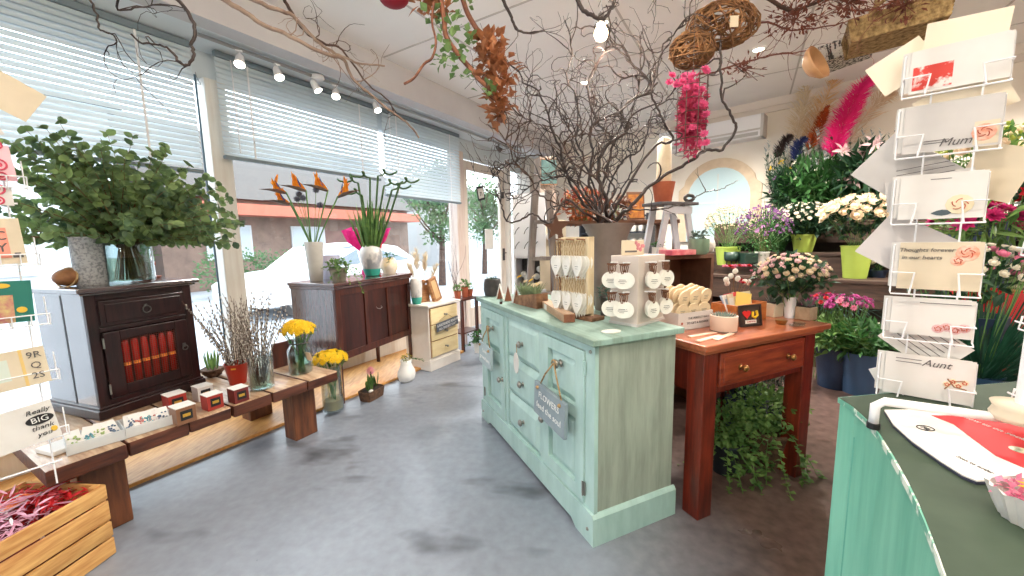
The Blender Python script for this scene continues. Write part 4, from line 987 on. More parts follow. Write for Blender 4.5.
bt = v2+V((0, 0, .06)); t = thing('bamboo_leaf_bunch', 'upright green blade leaves filling the marbled vase', 'leaves', bt); m = MB(); g = random.Random(2)
for k in range(90): a = g.uniform(0, 6.28); q = g.uniform(0, .42); m.leaf((cos(a)*.02, sin(a)*.02, .06), (cos(a)*q, sin(a)*q, 1), (cos(a), sin(a), 0), g.uniform(.38, .56), .028, .3, .05, 4)
m.build('blades', LEAFL, t)
# magenta paper wrapped parcel behind, orange red cone, lavender bucket, amber pot
MAG = petal('tissue_magenta', (232, 60, 150), (214, 30, 122), .35); 
def crinkle(label, p, r0, r1, h, mm, seed, name='tissue_wrap', cat='wrapping', group=None):
    g = random.Random(seed); m = MB(); n = 26; vs = []; fs = []; lv = [(r0, 0), (r0*.55, h*.3), (r0*.6, h*.45), (r1*.75, h*.72), (r1, h)]
    for j, (r_, z) in enumerate(lv):
        for k in range(n): a = 2*pi*k/n; w = 1+(.22 if j > 2 else .1)*(1 if k % 2 else -1)*g.uniform(.4, 1); vs.append((cos(a)*r_*w, sin(a)*r_*w, z+(g.uniform(-.03, .03) if j == 4 else 0)))
    for j in range(len(lv)-1):
        for k in range(n): fs.append((j*n+k, j*n+(k+1) % n, (j+1)*n+(k+1) % n, (j+1)*n+k))
    m.add(vs, fs); return single(m, name, mm, label, cat, p, group=group)
crinkle('bright magenta tissue wrapped bouquet sleeve behind the marbled vase', KP(.84, .41, kz), .07, .2, .43, MAG, 3)
t = thing('lavender_bucket', 'pale lavender bucket between the grey vase and magenta tissue', 'bucket', KP(.33, .38, kz)); m = MB(); m.lathe([(0, 0), (.07, 0), (.09, .2), (.085, .2), (.066, .01), (0, .01)], 24, cap=False); m.build('body', mat('lavender_plastic', (206, 190, 208), .5, c2=(176, 190, 216), scale=3), t)
t = thing('red_cone_sleeve', 'orange red paper cone standing right behind the curly bamboo leaves', 'wrapping', KP(.88, .33, kz)); m = MB(); m.lathe([(.02, 0), (.04, .22), (.075, .42), (.07, .42), (.035, .22)], 16, cap=False); m.build('sleeve', petal('sleeve_red', (226, 66, 60), (200, 40, 60)), t)
ivypot('amber and white glazed pot with small trailing plant beside the marbled vase', KP(.85, .17, kz), [(0, 0), (.055, 0), (.082, .06), (.078, .11), (.05, .15), (.046, .155)], mat('amber_glaze', (232, 202, 150), .3, c2=(240, 232, 220), scale=7),
       [((-1, 0, .3), .1), ((1, -.5, .3), .12), ((.4, -1, .4), .16)], .15, 9, LEAF, .024, (.02, (.05, .05, .03), 40))
# ================================================================ on the chest of drawers
t = thing('teal_base_vase', 'pale vase with teal foot beside the mahogany cabinet', 'vase', CP(.03, .17, .6505)); t.scale = (1.35,)*3; m = MB(); m.lathe([(0, 0), (.03, 0), (.038, .05)], 20, cap=False); m.build('teal_base', TEALG, t, smooth=True)
m = MB(); m.lathe([(.038, .05), (.044, .14), (.038, .18), (.03, .19), (.026, .185)], 20, cap=False); m.build('vase_body', MARB, t, smooth=True)
t = thing('wooden_angel', 'carved wooden angel figure leaning on the cream chest', 'ornament', CP(.16, .2, .6505), RZC-.2); t.scale = (1.15,)*3
WB = mat('carved_wood', (176, 128, 84), .6, c2=(130, 84, 52), scale=8, stretch=(1, 1, 4))
m = MB(); m.prism([(-.05, 0), (.05, 0), (.03, .15), (-.03, .15)], -.02, .02); m.build('robe', WB, t)
m = MB(); m.ball((0, 0, .172), .024, 12, 8); m.build('head', WB, t, smooth=True)
for s_ in (-1, 1):
    m = MB(); m.prism([(s_*.02, .13), (s_*.09, .16), (s_*.075, .04), (s_*.03, .06)][::s_], .021, .03); m.build('wing', WB, t)
t = thing('wooden_plaque', 'small brown wooden plaque tilted on the cream chest', 'ornament', CP(.27, .12, .6505), RZC+.1, ry=radians(-14), rx=radians(-8)); t.scale = (1.45,)*3
m = MB(); m.box(-.045, .045, -.012, .012, .0, .17, .004); m.build('plaque', WB, t); m = MB(); m.box(-.025, .025, -.014, -.012, .02, .15, .002); m.build('inset', mat('pale_inset', (206, 170, 126), .6), t)
# dried grass plumes near the window
t = thing('pampas_plume_bunch', 'beige dried grass plumes standing by the window behind the chest', 'dried grass', CP(.22, .28, .6505)); g = random.Random(8)
m = MB(); m.lathe([(0, 0), (.03, 0), (.034, .09), (.03, .1)], 14, cap=False); m.build('pot', MARB, t)
m = MB(); m2 = MB()
for k in range(7):
    a = g.uniform(-.5, .5); e = V((a*.45-.03, g.uniform(-.1, .1), g.uniform(.32, .5))); m2.tube([(0, 0, .02), e*.6, e], .0015, 4)
    for j in range(70): f_ = g.random(); p = e*(.65+.35*f_); m.leaf(p, V((g.uniform(-1, 1), g.uniform(-1, 1), 1.3)), (0, -1, .1), .06, .006, 0, .3, 2)
tag(m.build('plumes', PGY, t), None, None, kind='stuff'); m2.build('stems', BSTEM, t)
# small brown side shelf with terracotta pots right of the chest
SS = V((-.56, 4.42, 0)); t = thing('plant_stand', 'small brown wooden plant stand beyond the cream chest', 'stand', SS, RZC)
m = MB(); m.box(-.16, .16, -.1, .12, .58, .6, .004); m.build('top', MAHO, t)
for sx in (-.15, .12):
    for sy in (-.09, .09): m = MB(); m.box(sx, sx+.03, sy, sy+.03, 0, .58); m.build('leg', PINKW if sy > 0 else MAHO, t)
m = MB(); m.box(-.15, .15, -.09, .11, .2, .215); m.build('lower_shelf', MAHO, t)
for i, (dx, h_, lab) in enumerate(((-.11, .09, 'left terracotta pot on the brown plant stand'), (.02, .12, 'middle terracotta pot on the plant stand, taller'), (.11, .08, 'right terracotta pot on the plant stand, by the door post'))):
    ivypot(lab, SS+CD*dx+V((0, 0, .6005)), [(0, 0), (.03, 0), (.042, h_), (.045, h_)], TERRA, [], h_, 20+i, LEAFL, .03, (.03, (.05, .05, .05), 45), name='potted_plant')
t = thing('bare_twig_bunch', 'thin bare twigs in a slim jar in front of the window post', 'twigs', SS+CD*(-.04)+CI*.06+V((0, 0, .6005))); g = random.Random(9); m = MB()
for k in range(9):
    p = V((0, 0, 0)); d = V((g.uniform(-.35, .35), g.uniform(-.2, .2), 1)); pts = [p.copy()]
    for j in range(14): d = (d+V((g.uniform(-.3, .3), g.uniform(-.3, .3), .15))).normalized(); p = p+d*.045; pts.append(p.copy())
    m.tube(pts, [.003]*5+[.002]*5+[.001]*5, 4)
m.build('twigs', WILLOWB, t)
# ================================================================ on the floor
fv = gz(334, 412); t = vessel('tall_floor_vase', 'tall clear cylinder vase standing on the floor at the bench end', 'vase', (fv.x, fv.y, .0225), [(.07, 0), (.073, .01), (.073, .33), (.075, .34)], GLASS, wall=.005)
fill(t, .066, .012, .08, mat('vase_foot_sand', (196, 176, 136), .9), 'sand_layer')
bunch('sunflower_bunch', 'yellow sunflower-like bunch in the tall floor vase by the bench end', 'flowers', (fv.x, fv.y, .036), (.13, .12, .06), .38, LEAF, 40, [('daisy', PY, 44, .031)], 6, .035, .016, .03, stems=18)
hb = gz(372, 398); t = thing('basket_planter', 'small oblong wicker planter of hyacinth shoots on the floor', 'planter', (hb.x, hb.y, 0), RZK)
m = MB(); 
for k in range(9):
    z = .006+k*.009; s_ = 1+k*.02; pts = [(.085*s_*cos(a)*(1/max(abs(cos(a)), abs(sin(a))))**.7, .05*s_*sin(a)*(1/max(abs(cos(a)), abs(sin(a))))**.7, z) for a in [j*pi/12 for j in range(25)]]; m.tube(pts, .0055, 5)
m.box(-.08, .08, -.045, .045, .0, .07); m.build('basket', WICK, t); m = MB(); m.box(-.075, .075, -.042, .042, .07, .078); m.build('soil', SOIL, t)
m = MB(); g = random.Random(4)
for cx_, cy_ in ((-.05, -.01), (0, .01), (.055, 0), (-.02, -.02), (.03, .02)):
    for k in range(7): a = g.uniform(0, 6.28); m.leaf((cx_, cy_, .075), (cos(a)*.3, sin(a)*.3, 1), (cos(a), sin(a), 0), g.uniform(.08, .13), .02, .4, .1, 4)
m.build('shoots', LEAFL, t)
m = MB(); m.tube([(0, 0, .08), (.004, 0, .22)], .005, 6); m.build('flower_stem', STEM, t); m = MB()
for k in range(60): a = k*2.4; z = .2+.06*(k/60); q = .028*sin(pi*(.15+.8*k/60)); m.leaf((.004+cos(a)*q*.3, sin(a)*q*.3, z), (cos(a), sin(a), .3), (0, 0, 1), q+.006, .012, .2, .3, 2)
m.build('pink_bloom', PPK, t); m = MB(); m.ball((-.045, -.035, .08), .016, 10, 6, (.022, .014, .012)); m.build('white_pebble', PAPER, t, smooth=True)
tv = gz(407, 381); t = thing('torso_vase', 'white rounded torso shaped vase with tiny yellow flowers on the floor', 'vase', (tv.x, tv.y, .0), RZC)
m = MB(); n = 28; prof = [(.055, 0), (.075, .02), (.088, .06), (.082, .1), (.06, .14), (.052, .165), (.056, .2), (.05, .2), (.045, .17)]
vs = []; fs = []
for r_, z in prof:
    for k in range(n):
        a = 2*pi*k/n; cl = 1-.16*math.exp(-((a-pi*1.5)/.22)**2)*math.exp(-((z-.05)/.05)**2); vs.append((cos(a)*r_*cl, sin(a)*r_*.8*cl, z))
for j in range(len(prof)-1):
    for k in range(n): fs.append((j*n+k, j*n+(k+1) % n, (j+1)*n+(k+1) % n, (j+1)*n+k))
fs.append(tuple(range(n))[::-1]); m.add(vs, fs); m.build('vase_body', mat('chalk_white_ceramic', (226, 224, 220), .5), t, smooth=True)
m = MB(); leafcloud(m, (0, 0, .215), (.06, .05, .025), 70, .022, .012, seed=3); m.build('foliage', leafmat('olive_leaf', (150, 146, 70), (96, 100, 50)), t)
for k in range(12): bloom(t, 'dot', PY, (U(-.05, .05), U(-.04, .04), U(.215, .245)), (0, 0, 1), .007)
m = MB(); ms = MB(); ivy(m, ms, (.03, 0, .2), [((1, -.3, .2), .2), ((1, .2, 0), .17)], 1, 8, .02); m.build('trailing_leaves', LEAF, t); ms.build('trailing_stems', STEM, t)

wp = gz(479, 352); ivypot('white pot of trailing green leaves on the floor between plant stand and sideboard', (wp.x, wp.y, 0), [(0, 0), (.05, 0), (.06, .11), (.062, .12)], TAGW, [((cos(a), sin(a), .5), .16) for a in [k*.8 for k in range(8)]], .12, 90, LEAF, .035, (.06, (.09, .09, .07), 120))
# ================================================================ on the mint sideboard
DZ = DH+.0005
def dz(px, py, off=0.0):
    p = gz(px, py, DH)+E1*off; p.z = DZ; return p
t = thing('ribbed_pot', 'black woven looking round pot at the far end of the mint sideboard', 'pot', dz(490, 296, .02)); m = MB()
for k in range(13): z = .008+k*.0088; m.tube([(.058*(1-((k-6)/9)**2*.3)*cos(a), .058*(1-((k-6)/9)**2*.3)*sin(a), z) for a in [j*pi/10 for j in range(21)]], .0052, 5)
m.lathe([(0, .002), (.04, .002), (.052, .06), (.044, .11)], 20, cap=False); m.build('pot', CHAR, t, smooth=True)
m = MB(); leafcloud(m, (0, 0, .115), (.035, .035, .015), 40, .02, .01, seed=2); m.build('foliage', LEAFD, t)
for i, (px, py, s_) in enumerate(((498, 299, 1.0), (506, 301, 1.15), (514, 303, 1.05))):
    t = thing('wooden_house', ['left little A-frame house ornament beside the black pot', 'middle and tallest little A-frame house ornament on the sideboard', 'right little A-frame house ornament touching the wooden planter'][i], 'ornament', dz(px, py, .015), -.15+.15*i, 'A-frame house ornaments')
    m = MB(); w_, h_ = .026*s_, .1*s_
    m.prism([(-w_, 0), (-w_+.006, 0), (0, h_-.014), (w_-.006, 0), (w_, 0), (0, h_)], -.018, .018); m.build('roof_frame', PAPER, t)
    m = MB(); m.prism([(-w_+.0075, 0), (w_-.0075, 0), (0, h_-.018)], -.008, .012); m.build('inner_panel', mat('brown_inset', (140, 84, 58), .6), t)
t = thing('ornamental_tree', 'small green bottle-brush tree in front of the A-frame houses', 'ornament', dz(501, 304, -.0)); m = MB(); m.cyl((0, 0, 0), (0, 0, .012), .009); m.build('base', MAHO, t)
m = MB(); g = random.Random(3)
for k in range(90): z = .012+.045*(k/90); a = k*2.4; m.leaf((0, 0, z), (cos(a), sin(a), .25), (0, 0, 1), .016*(1-k/100), .004, 0, 0, 2)
m.build('bristles', LEAFD, t)
# bark planter with cactus like flowers
PB = DP(.66, .10, DZ); PB = dz(528, 306, .02); t = thing('bark_planter', 'slanted bark covered wooden planter box on the sideboard', 'planter', PB, RZD+.12); t.scale = (1.12,)*3
BARK = mat('bark_brown', (150, 112, 84), .8, c2=(104, 72, 52), scale=24, bump=.5)
m = MB(); m.prism([(-.1, 0), (.1, 0), (.1, .075), (-.1, .045)], -.035, -.03); m.prism([(-.1, 0), (.1, 0), (.1, .075), (-.1, .045)], .03, .035)
m.box(-.1, -.094, -.03, .03, 0, .045); m.box(.094, .1, -.03, .03, 0, .075); m.box(-.1, .1, -.03, .03, 0, .03); m.build('box', BARK, t)
g = random.Random(12); m = MB()
for k in range(8):
    x_, y_ = -.08+.02*k, g.uniform(-.015, .015); h_ = g.uniform(.05, .09)+.03; 
    for j in range(9): a = j*.7; m.leaf((x_, y_, .03), (cos(a)*.5, sin(a)*.5, 1), (0, 0, 1), h_, .012, .3, .1, 2)
m.build('leaves', leafmat('sage_leaf', (136, 150, 112), (96, 112, 80)), t)
for k in range(9): bloom(t, 'daisy', PGY if k % 3 else PY, (-.085+.021*k, g.uniform(-.02, .02), .125+g.uniform(-.02, .03)), (g.uniform(-.4, .4), -.6, 1), .02)
# wooden block
bl = (gz(537, 302, DH)+gz(567, 322, DH))/2-E2*.02; bl.z = DZ; bd = (gz(567, 322, DH)-gz(537, 302, DH)); bd.z = 0
t = thing('wood_block', 'long pale wooden block with a brown end on the sideboard', 'block', bl, az(bd)); L_ = bd.length/2
m = MB(); m.box(-L_, L_, -.028, .028, 0, .04, .003); m.build('block', mat('block_side', (190, 160, 132), .6, c2=(160, 124, 96), scale=6, stretch=(1, 6, 6)), t)
m = MB(); m.box(L_, L_+.0015, -.026, .026, .002, .038); m.build('end_grain', mat('end_grain', (134, 88, 62), .7, c2=(110, 66, 46), scale=30), t)
m = MB(); m.box(-.05, .0, -.0295, -.028, .006, .034); m.build('paper_label', PAPER, t)
# ---- rack of hanging hearts
HN = V((-E1.x, -E1.y, 0))
RP0 = dz(553, 313, .01); RP1 = dz(590, 322, .035); rd = RP1-RP0; rd.z = 0
hr = thing('heart_display_rack', 'pale wooden display board with pegs for hanging hearts on the sideboard', 'display rack', (RP0+RP1)/2, az(rd)); hw = .105; HH = .39
WPL = mat('pale_ply', (224, 206, 172), .6, c2=(208, 188, 152), scale=6, stretch=(6, 6, 1))
m = MB(); m.box(-hw, hw, .012, .024, .0, HH, .002); m.box(hw-.012, hw, -.02, .012, .03, HH); m.build('board', WPL, hr)
m = MB(); m.box(-hw-.02, hw+.04, -.035, .055, 0, .018, .003); m.build('base', BARK, hr)
m = MB(); m.box(-hw, hw, -.004, .012, HH-.02, HH-.004); m.build('peg_rail', WPL, hr); m = MB(); m.box(-hw, hw, -.004, .012, HH*.5, HH*.5+.016); m.build('peg_rail', WPL, hr)
m = MB()
pegs = [(x_, z_) for z_ in (HH-.014, HH*.5+.006) for x_ in (-.07, 0, .07)]
for x_, z_ in pegs: m = MB(); m.cyl((x_, .01, z_), (x_, -.055, z_+.004), .004, n=8); m.build('peg', BARK, hr)
def heartmesh(w_, h_, th=.004):
    m = MB(); pts = []
    for k in range(22):
        a = 2*pi*k/22; x_ = .5*sin(a)**3*1.0*w_*1.0; z_ = (13*cos(a)-5*cos(2*a)-2*cos(3*a)-cos(4*a))/17*h_*.5; pts.append((x_, z_-h_*.42))
    m.prism(pts[::-1], -th/2, th/2); return m
def put(o, base, rz, x, y, z, tilt=0, yaw=0):
    q = Matrix.Rotation(rz, 4, 'Z') @ V((x, y, z)); o.location = (base.x+q.x, base.y+q.y, base.z+q.z); o.rotation_euler = (tilt, 0, rz+yaw)
h0 = thing('hanging_heart', 'white wooden heart tag hanging in a fan from a peg of the heart rack', 'heart tag', (0, 0, 0), 0, 'white hearts on the display rack')
heartmesh(.078, .135).build('heart', TAGW, h0).location = (0, 0, -.062); m = MB(); m.tube([(0, 0, 0), (-.012, 0, -.04), (-.006, -.003, -.07)], .0014, 4); m.tube([(0, 0, 0), (.012, 0, -.04), (.006, -.003, -.07)], .0014, 4); m.build('loop', ROPE, h0)
m = MB(); m.box(-.012, .012, -.0028, -.0021, -.122, -.12); m.box(-.009, .009, -.0028, -.0021, -.132, -.1305); m.build('print', INK, h0)
first = True; cb = hr.location.copy(); g = random.Random(6)
for i, (x_, z_) in enumerate(pegs):
    row = 'upper' if i < 3 else 'lower'; cc_ = ('left', 'middle', 'right')[i % 3]
    for k in range(4):
        o = h0 if first else dup(h0, (0, 0, 0)); first = False
        put(o, cb, hr.rotation_euler.z, x_+.005*k-.004, -.052+.012*k, z_-.002, 0, .25*(k-.5)+g.uniform(-.08, .08))
        o['label'] = ('front white heart hanging from the %s row %s peg of the heart rack' if k == 0 else 'white hearts fanned behind the front one on the %s row %s peg') % (row, cc_)
        o['group'] = 'white hearts on the %s %s peg' % (row, cc_)
# ---- zinc urn with the willow
UB = dz(584, 312, .15); 
ur = vessel('zinc_urn', 'big flared grey zinc urn holding the twisted willow branches', 'urn', UB, [(.062, 0), (.066, .01), (.072, .12), (.084, .3), (.1, .39), (.125, .44), (.134, .45), (.136, .456)], URN, wall=.006)
fill(ur, .07, .3, .34, mat('moss_brown', (96, 78, 62), .95, c2=(66, 52, 42), scale=30, bump=.5), 'moss')
# ---- white box stand with hanging round tags
c0 = dz(637, 327.5); c1 = dz(606, 320); c2_ = dz(671, 317)
bx = thing('tag_display_stand', 'white square box stand with round tags hung on its sides', 'display stand', c0, az(c2_-c0)); Wb = min(.23, (c2_-c0).length*1.05); HB = .305
m = MB(); m.box(0, Wb, 0, .135, .0, HB, .002); m.build('box', mat('white_display_box', (206, 194, 186), .6), bx)
m = MB(); m.box(-.004, Wb+.004, -.004, .139, 0, .012, .001); m.build('base', PAPERG, bx)
m = MB()
fp = [(Wb*.25, HB-.03), (Wb*.75, HB-.03), (Wb*.25, HB*.49), (Wb*.75, HB*.49)]; lp = [(.04, HB-.03), (.1, HB-.03), (.04, HB*.49), (.1, HB*.49)]
for x_, z_ in fp: m = MB(); m.cyl((x_, 0, z_), (x_, -.05, z_+.003), .0035, n=6); m.build('hook', WIRE, bx)
for y_, z_ in lp: m = MB(); m.cyl((0, y_, z_), (-.05, y_, z_+.003), .0035, n=6); m.build('hook', WIRE, bx)
d0 = thing('round_tag', 'x', 'tag', (0, 0, 0)); m = MB(); m.lathe([(0, 0), (.036, 0), (.036, .0035), (0, .0035)], 24)
for v in m.v: v.x, v.y, v.z = v.x, v.z-.0018, v.y-.07
m.build('disc', TAGW, d0); m = MB()
for s_ in (-1, 1): m.tube([(0, 0, .002), (s_*.009, 0, -.012), (s_*.006, -.002, -.03), (s_*.002, -.002, -.042)], .0024, 5); m.leaf((0, -.002, -.005), (s_, 0, .4), (0, -1, 0), .018, .01, .2, .3, 2)
m.build('brown_bow', mat('brown_ribbon', (104, 66, 44), .7), d0)
m = MB(); m.box(-.014, .014, -.003, -.0019, -.068, -.066); m.box(-.017, .017, -.003, -.0019, -.075, -.073); m.box(-.01, .01, -.003, -.0019, -.082, -.0805); m.build('print', INK, d0)
first = True; rzb = bx.rotation_euler.z; base = V(bx.location)
for side, lst in (('right', fp), ('left', lp)):
    for i, (a_, z_) in enumerate(lst):
        for k in range(4 if side == 'right' else 3):
            o = d0 if first else dup(d0, (0, 0, 0)); first = False; nm = '%s %s' % (('upper', 'lower')[i//2], ('near', 'far')[i % 2] if side == 'left' else ('near', 'far')[i % 2])
            if side == 'right': put(o, base, rzb, a_+.011*k-.012, -.048+.012*k, z_-.003, 0, -.35+g.uniform(-.08, .08)+.1*k)
            else: put(o, base, rzb, -.048+.006*k, a_-.005*k+.005, z_-.003, 0, -pi/2+.5+g.uniform(-.08, .08)-.1*k)
            o['label'] = ('front round tag on the %s hook of the box stand, %s face' if k == 0 else 'round tags behind, on the %s hook of the box stand, %s face') % (nm, side)
            o['group'] = 'round tags on the %s hook, %s face of the box stand' % (nm, side)
t = thing('sign_card', 'beige floral card sign standing on the white box stand', 'sign', base+Matrix.Rotation(rzb, 3, 'Z') @ V((.07, .07, HB+.0005)), rzb-.35); m = MB(); m.box(-.06, .06, -.004, .004, 0, .065, .002); m.build('card', PAPERC, t)
m = MB(); m.box(-.045, .02, -.0048, -.004, .012, .02); m.build('print', INK, t)
m = MB(); g2 = random.Random(3)
for k in range(8): m.ball((.035+g2.uniform(-.02, .02), -.004, .04+g2.uniform(-.02, .02)), .009, 6, 4, (.009, .0015, .009))
m.build('printed_flowers', mat('pink_flower_print', (196, 122, 130), .6), t)
t = single(MB().lathe([(0, 0), (.035, 0), (.036, .004), (0, .006)], 24, sx=1.2, sy=.8), 'flat_tag', TAGW, 'white oval tag lying flat at the near edge of the sideboard top', 'tag', dz(611, 332), .3)
m = MB(); m.lathe([(0, 0), (.022, 0), (.02, .05), (.03, .09), (.026, .1)], 12); t = single(m, 'small_vase', CHAR, 'small dark vase with blue green sprigs between heart rack and box stand', 'vase', dz(600, 316, .03)); 
m = MB(); leafcloud(m, (0, 0, .12), (.04, .04, .045), 90, .022, .01, seed=5); m.build('foliage', leafmat('blue_green', (96, 130, 120), (60, 92, 86)), t)
# ================================================================ on the red table
TZ = .8005
def tz(px, py, off=0.0):
    p = gz(px, py, .80)+E2*off; p.z = TZ; return p
b0 = tz(672, 331, .0); b1 = tz(709, 327, .0); bd = b1-b0; L_ = .17
gb0 = tz(683, 333, .03)
gb = thing('gift_flower_box', 'white box printed with words, filled with pale wooden discs, on the table', 'box', gb0, az(E1)); BW_ = .235
m = MB()
for q in ((0, BW_, 0, .004, 0, .085), (0, BW_, .126, .13, 0, .085), (0, .004, .004, .126, 0, .085), (BW_-.004, BW_, .004, .126, 0, .085), (0, BW_, 0, .13, 0, .004)): m.box(*q)
m.build('carton', PAPERG, gb)
text('THE PERFECT WAY', .0165, INK, gb, (.135, -.001, .056)); text('TO GIFT A FLOWER', .0165, INK, gb, (.13, -.001, .032))
m = MB(); m.ball((.025, -.0006, .035), .007, 7, 5, (.007, .001, .007)); m.build('printed_flower', mat('rust_print', (150, 70, 50), .6), gb)
w0 = None; k = 0; g = random.Random(9)
for row in range(2):
    for i in range(12):
        m = None
        if w0 is None:
            m = MB(); m.lathe([(0, -.004), (.04, -.004), (.04, .004), (0, .004)], 22)
            for v in m.v: v.x, v.y, v.z = v.x, v.z, v.y
            w0 = thing('wooden_disc', 'x', 'disc', (0, 0, 0)); m.build('disc', TAGC, w0)
            m = MB(); m.box(-.016, .016, -.0045, -.0036, .004, .006); m.box(-.012, .012, -.0045, -.0036, -.004, -.002); m.box(-.014, .014, -.0045, -.0036, -.012, -.01); m.build('print', INK, w0); o = w0
        else: o = dup(w0, (0, 0, 0))
        cl, dp = i % 3, i//3
        x_ = .045+.073*cl+(.012 if row else 0); y_ = .02+.028*dp; z_ = (.085 if row == 0 else .152)+.006*dp
        put(o, gb0, az(E1), x_-.004*dp, y_+.03*row*0, z_+.002, radians(12), g.uniform(-.15, .15))
        o['label'] = 'pale printed wooden disc in the %s row of the gift box, %s' % (('lower', 'upper')[row], ('left stack', 'middle stack', 'right stack')[cl]); o['group'] = 'wooden discs, %s row %s' % (('lower', 'upper')[row], ('left', 'middle', 'right')[cl])
for i, (x_, y_, a_) in enumerate(((.03, .06, .12), (.06, .12, .0), (.11, .05, .25))):
    single(MB().box(-.085, .085, -.011, .011, 0, .006, .001), 'timber_strip', mat('pale_strip', (226, 190, 168), .6), ['long pale wooden strip nearest the table edge', 'second pale wooden strip, behind the front one on the table', 'third pale strip, lying by the cream pot'][i], 'strip', TP(x_+.07, y_, TZ), RZT+a_, 'pale wooden strips on the table')
cp = tz(733, 333, .05); t = thing('cream_pot', 'round matte cream pot of small succulents on the red table', 'plant pot', cp); m = MB(); m.lathe([(0, 0), (.055, 0), (.058, .006), (.06, .075), (.056, .078), (.054, .06), (0, .06)], 30, cap=False); m.build('pot', mat('matte_cream', (226, 204, 188), .7), t, auto=40)
m = MB(); m.lathe([(.0, -.0), (.058, .0), (.059, .006), (0, .006)], 30); m.build('foot', mat('grey_foot', (130, 116, 108), .7), t)
m = MB()
for k in range(60): a = k*2.4; q = .045*sqrt(k/60); m.leaf((cos(a)*q, sin(a)*q, .06), (cos(a)*.6, sin(a)*.6, 1), (0, 0, 1), .035, .007, .4, .1, 2)
m.build('succulents', leafmat('grey_succulent', (124, 140, 130), (84, 100, 92)), t)
fp_ = tz(759, 328, .04); t = thing('picture_frame', 'dark small frame with a red heart and yellow shape and white caption', 'picture frame', fp_, RZT-.15, rx=radians(-8)); t.scale = (1.22,)*3; m = MB(); m.box(-.05, .05, 0, .012, 0, .085, .002); m.build('backing', mat('dark_brown_card', (62, 46, 40), .6), t)
m = MB(); m.box(-.055, .055, -.004, .002, 0, .008); m.box(-.055, .055, -.004, .002, .08, .088); m.box(-.055, -.047, -.004, .002, .008, .08); m.box(.047, .055, -.004, .002, .008, .08); m.build('frame', mat('frame_dark', (44, 34, 32), .4), t)
o = heartmesh(.04, .04, .003).build('heart', mat('heart_red', (206, 40, 40), .4), t); o.location = (-.02, -.002, .068)
m = MB(); m.tube([(.012, -.002, .06), (.01, -.002, .04), (.022, -.002, .034), (.034, -.002, .044), (.03, -.002, .062)], .005, 6); m.build('yellow_shape', mat('shape_yellow', (236, 196, 40), .4), t)
m = MB(); m.box(-.028, .028, -.0015, -.0002, .012, .026); m.build('caption', PAPER, t); text('LOVE YOU', .009, mat('caption_red', (190, 60, 60), .5), t, (0, -.003, .019))
# orange wooden box with little packets
OB = TP(.585, .27, TZ); ob = thing('wooden_tray_box', 'orange brown open wooden box of packets on the red table', 'box', OB, RZT+.05); m = MB()
for q in ((-.13, .13, -.07, -.062, 0, .095), (-.13, .13, .062, .07, 0, .095), (-.13, -.122, -.062, .062, 0, .095), (.122, .13, -.062, .062, 0, .095), (-.13, .13, -.07, .07, 0, .008)): m.box(*q)
m.build('box', mat('orange_box_wood', (196, 122, 58), .5, c2=(168, 94, 42), scale=5, stretch=(1, 5, 5)), ob)
g = random.Random(21); PK = [PAPER, PAPERC, mat('blue_grey_packet', (150, 166, 190), .5), mat('red_packet', (196, 60, 74), .5), mat('yellow_packet', (236, 208, 110), .5)]
for i in range(8):
    q = Matrix.Rotation(RZT+.05, 3, 'Z') @ V((-.1+.026*i, g.uniform(-.03, .03), .06)); o = thing('seed_packet', 'small %s packet sticking out of the orange wooden box' % ('white', 'cream', 'blue grey', 'red', 'yellow')[i % 5], 'packet', OB+q, RZT+g.uniform(-.5, .5), 'packets in the orange wooden box', rx=radians(g.uniform(-35, -10)), ry=g.uniform(-.35, .35)); o.scale = (1.45,)*3
    m = MB(); m.box(-.028, .028, -.001, .001, -.03, .06); m.build('sheet', PK[i % 5], o); m = MB(); m.box(-.018, .018, -.0016, -.001, .01, .045); m.build('printed_picture', PK[(i*3+2) % 5], o)
t = thing('round_basket', 'dark round shallow basket behind the cream pot', 'basket', TP(.40, .44, TZ)); m = MB(); m.lathe([(0, 0), (.06, 0), (.085, .075), (.08, .075), (.055, .01)], 24, cap=False); m.build('bowl', WICK, t)
m = MB(); leafcloud(m, (0, 0, .08), (.06, .06, .025), 80, .03, .014, seed=8); m.build('dried_petals', petal('rust', (196, 96, 46), (120, 60, 90)), t)
# lollipop bunch in glass
lp_ = tz(760, 315, .16); t = thing('flower_pick_bunch', 'bunch of pink and red flower picks with round white tags behind the wooden box', 'flowers', lp_); m = MB(); g = random.Random(31); m2 = MB(); m3 = MB()
for k in range(14):
    e = V((g.uniform(-.08, .08), g.uniform(-.04, .04), g.uniform(.16, .27))); m.tube([(0, 0, 0), e], .0014, 4)
    if k % 2: bloom(t, 'carn', PR if k % 4 == 1 else PPK, e, (0, -.3, 1), .024)
    else:
        m2 = MB(); m2.ball(e-V((0, .01, .01)), .016, 10, 6, (.018, .004, .018)); m2.build('white_disc', TAGW, t, smooth=True)
m.build('sticks', BSTEM, t); pass
for k in range(6): bloom(t, 'carn', PR if k % 2 else PPK, (-.07+.028*k, -.01, .27), (0, -.3, 1), .026)
wv = tz(797, 319, .04); t = vessel('white_cup_vase', 'slim white cylinder vase of blush spray roses on the table end', 'vase', wv, [(.022, 0), (.03, .11), (.0305, .115)], mat('pale_white_glaze', (232, 236, 242), .3))
bunch('spray_rose_bunch', 'wide domed bunch of cream and blush spray roses in the slim white vase', 'flowers', wv+V((0, 0, .01)), (.2, .15, .12), .23, LEAFD, 420, [('rose', PCR, 62, .019), ('rose', PLV, 38, .018)], 41, .05, .03, .012, stems=26)
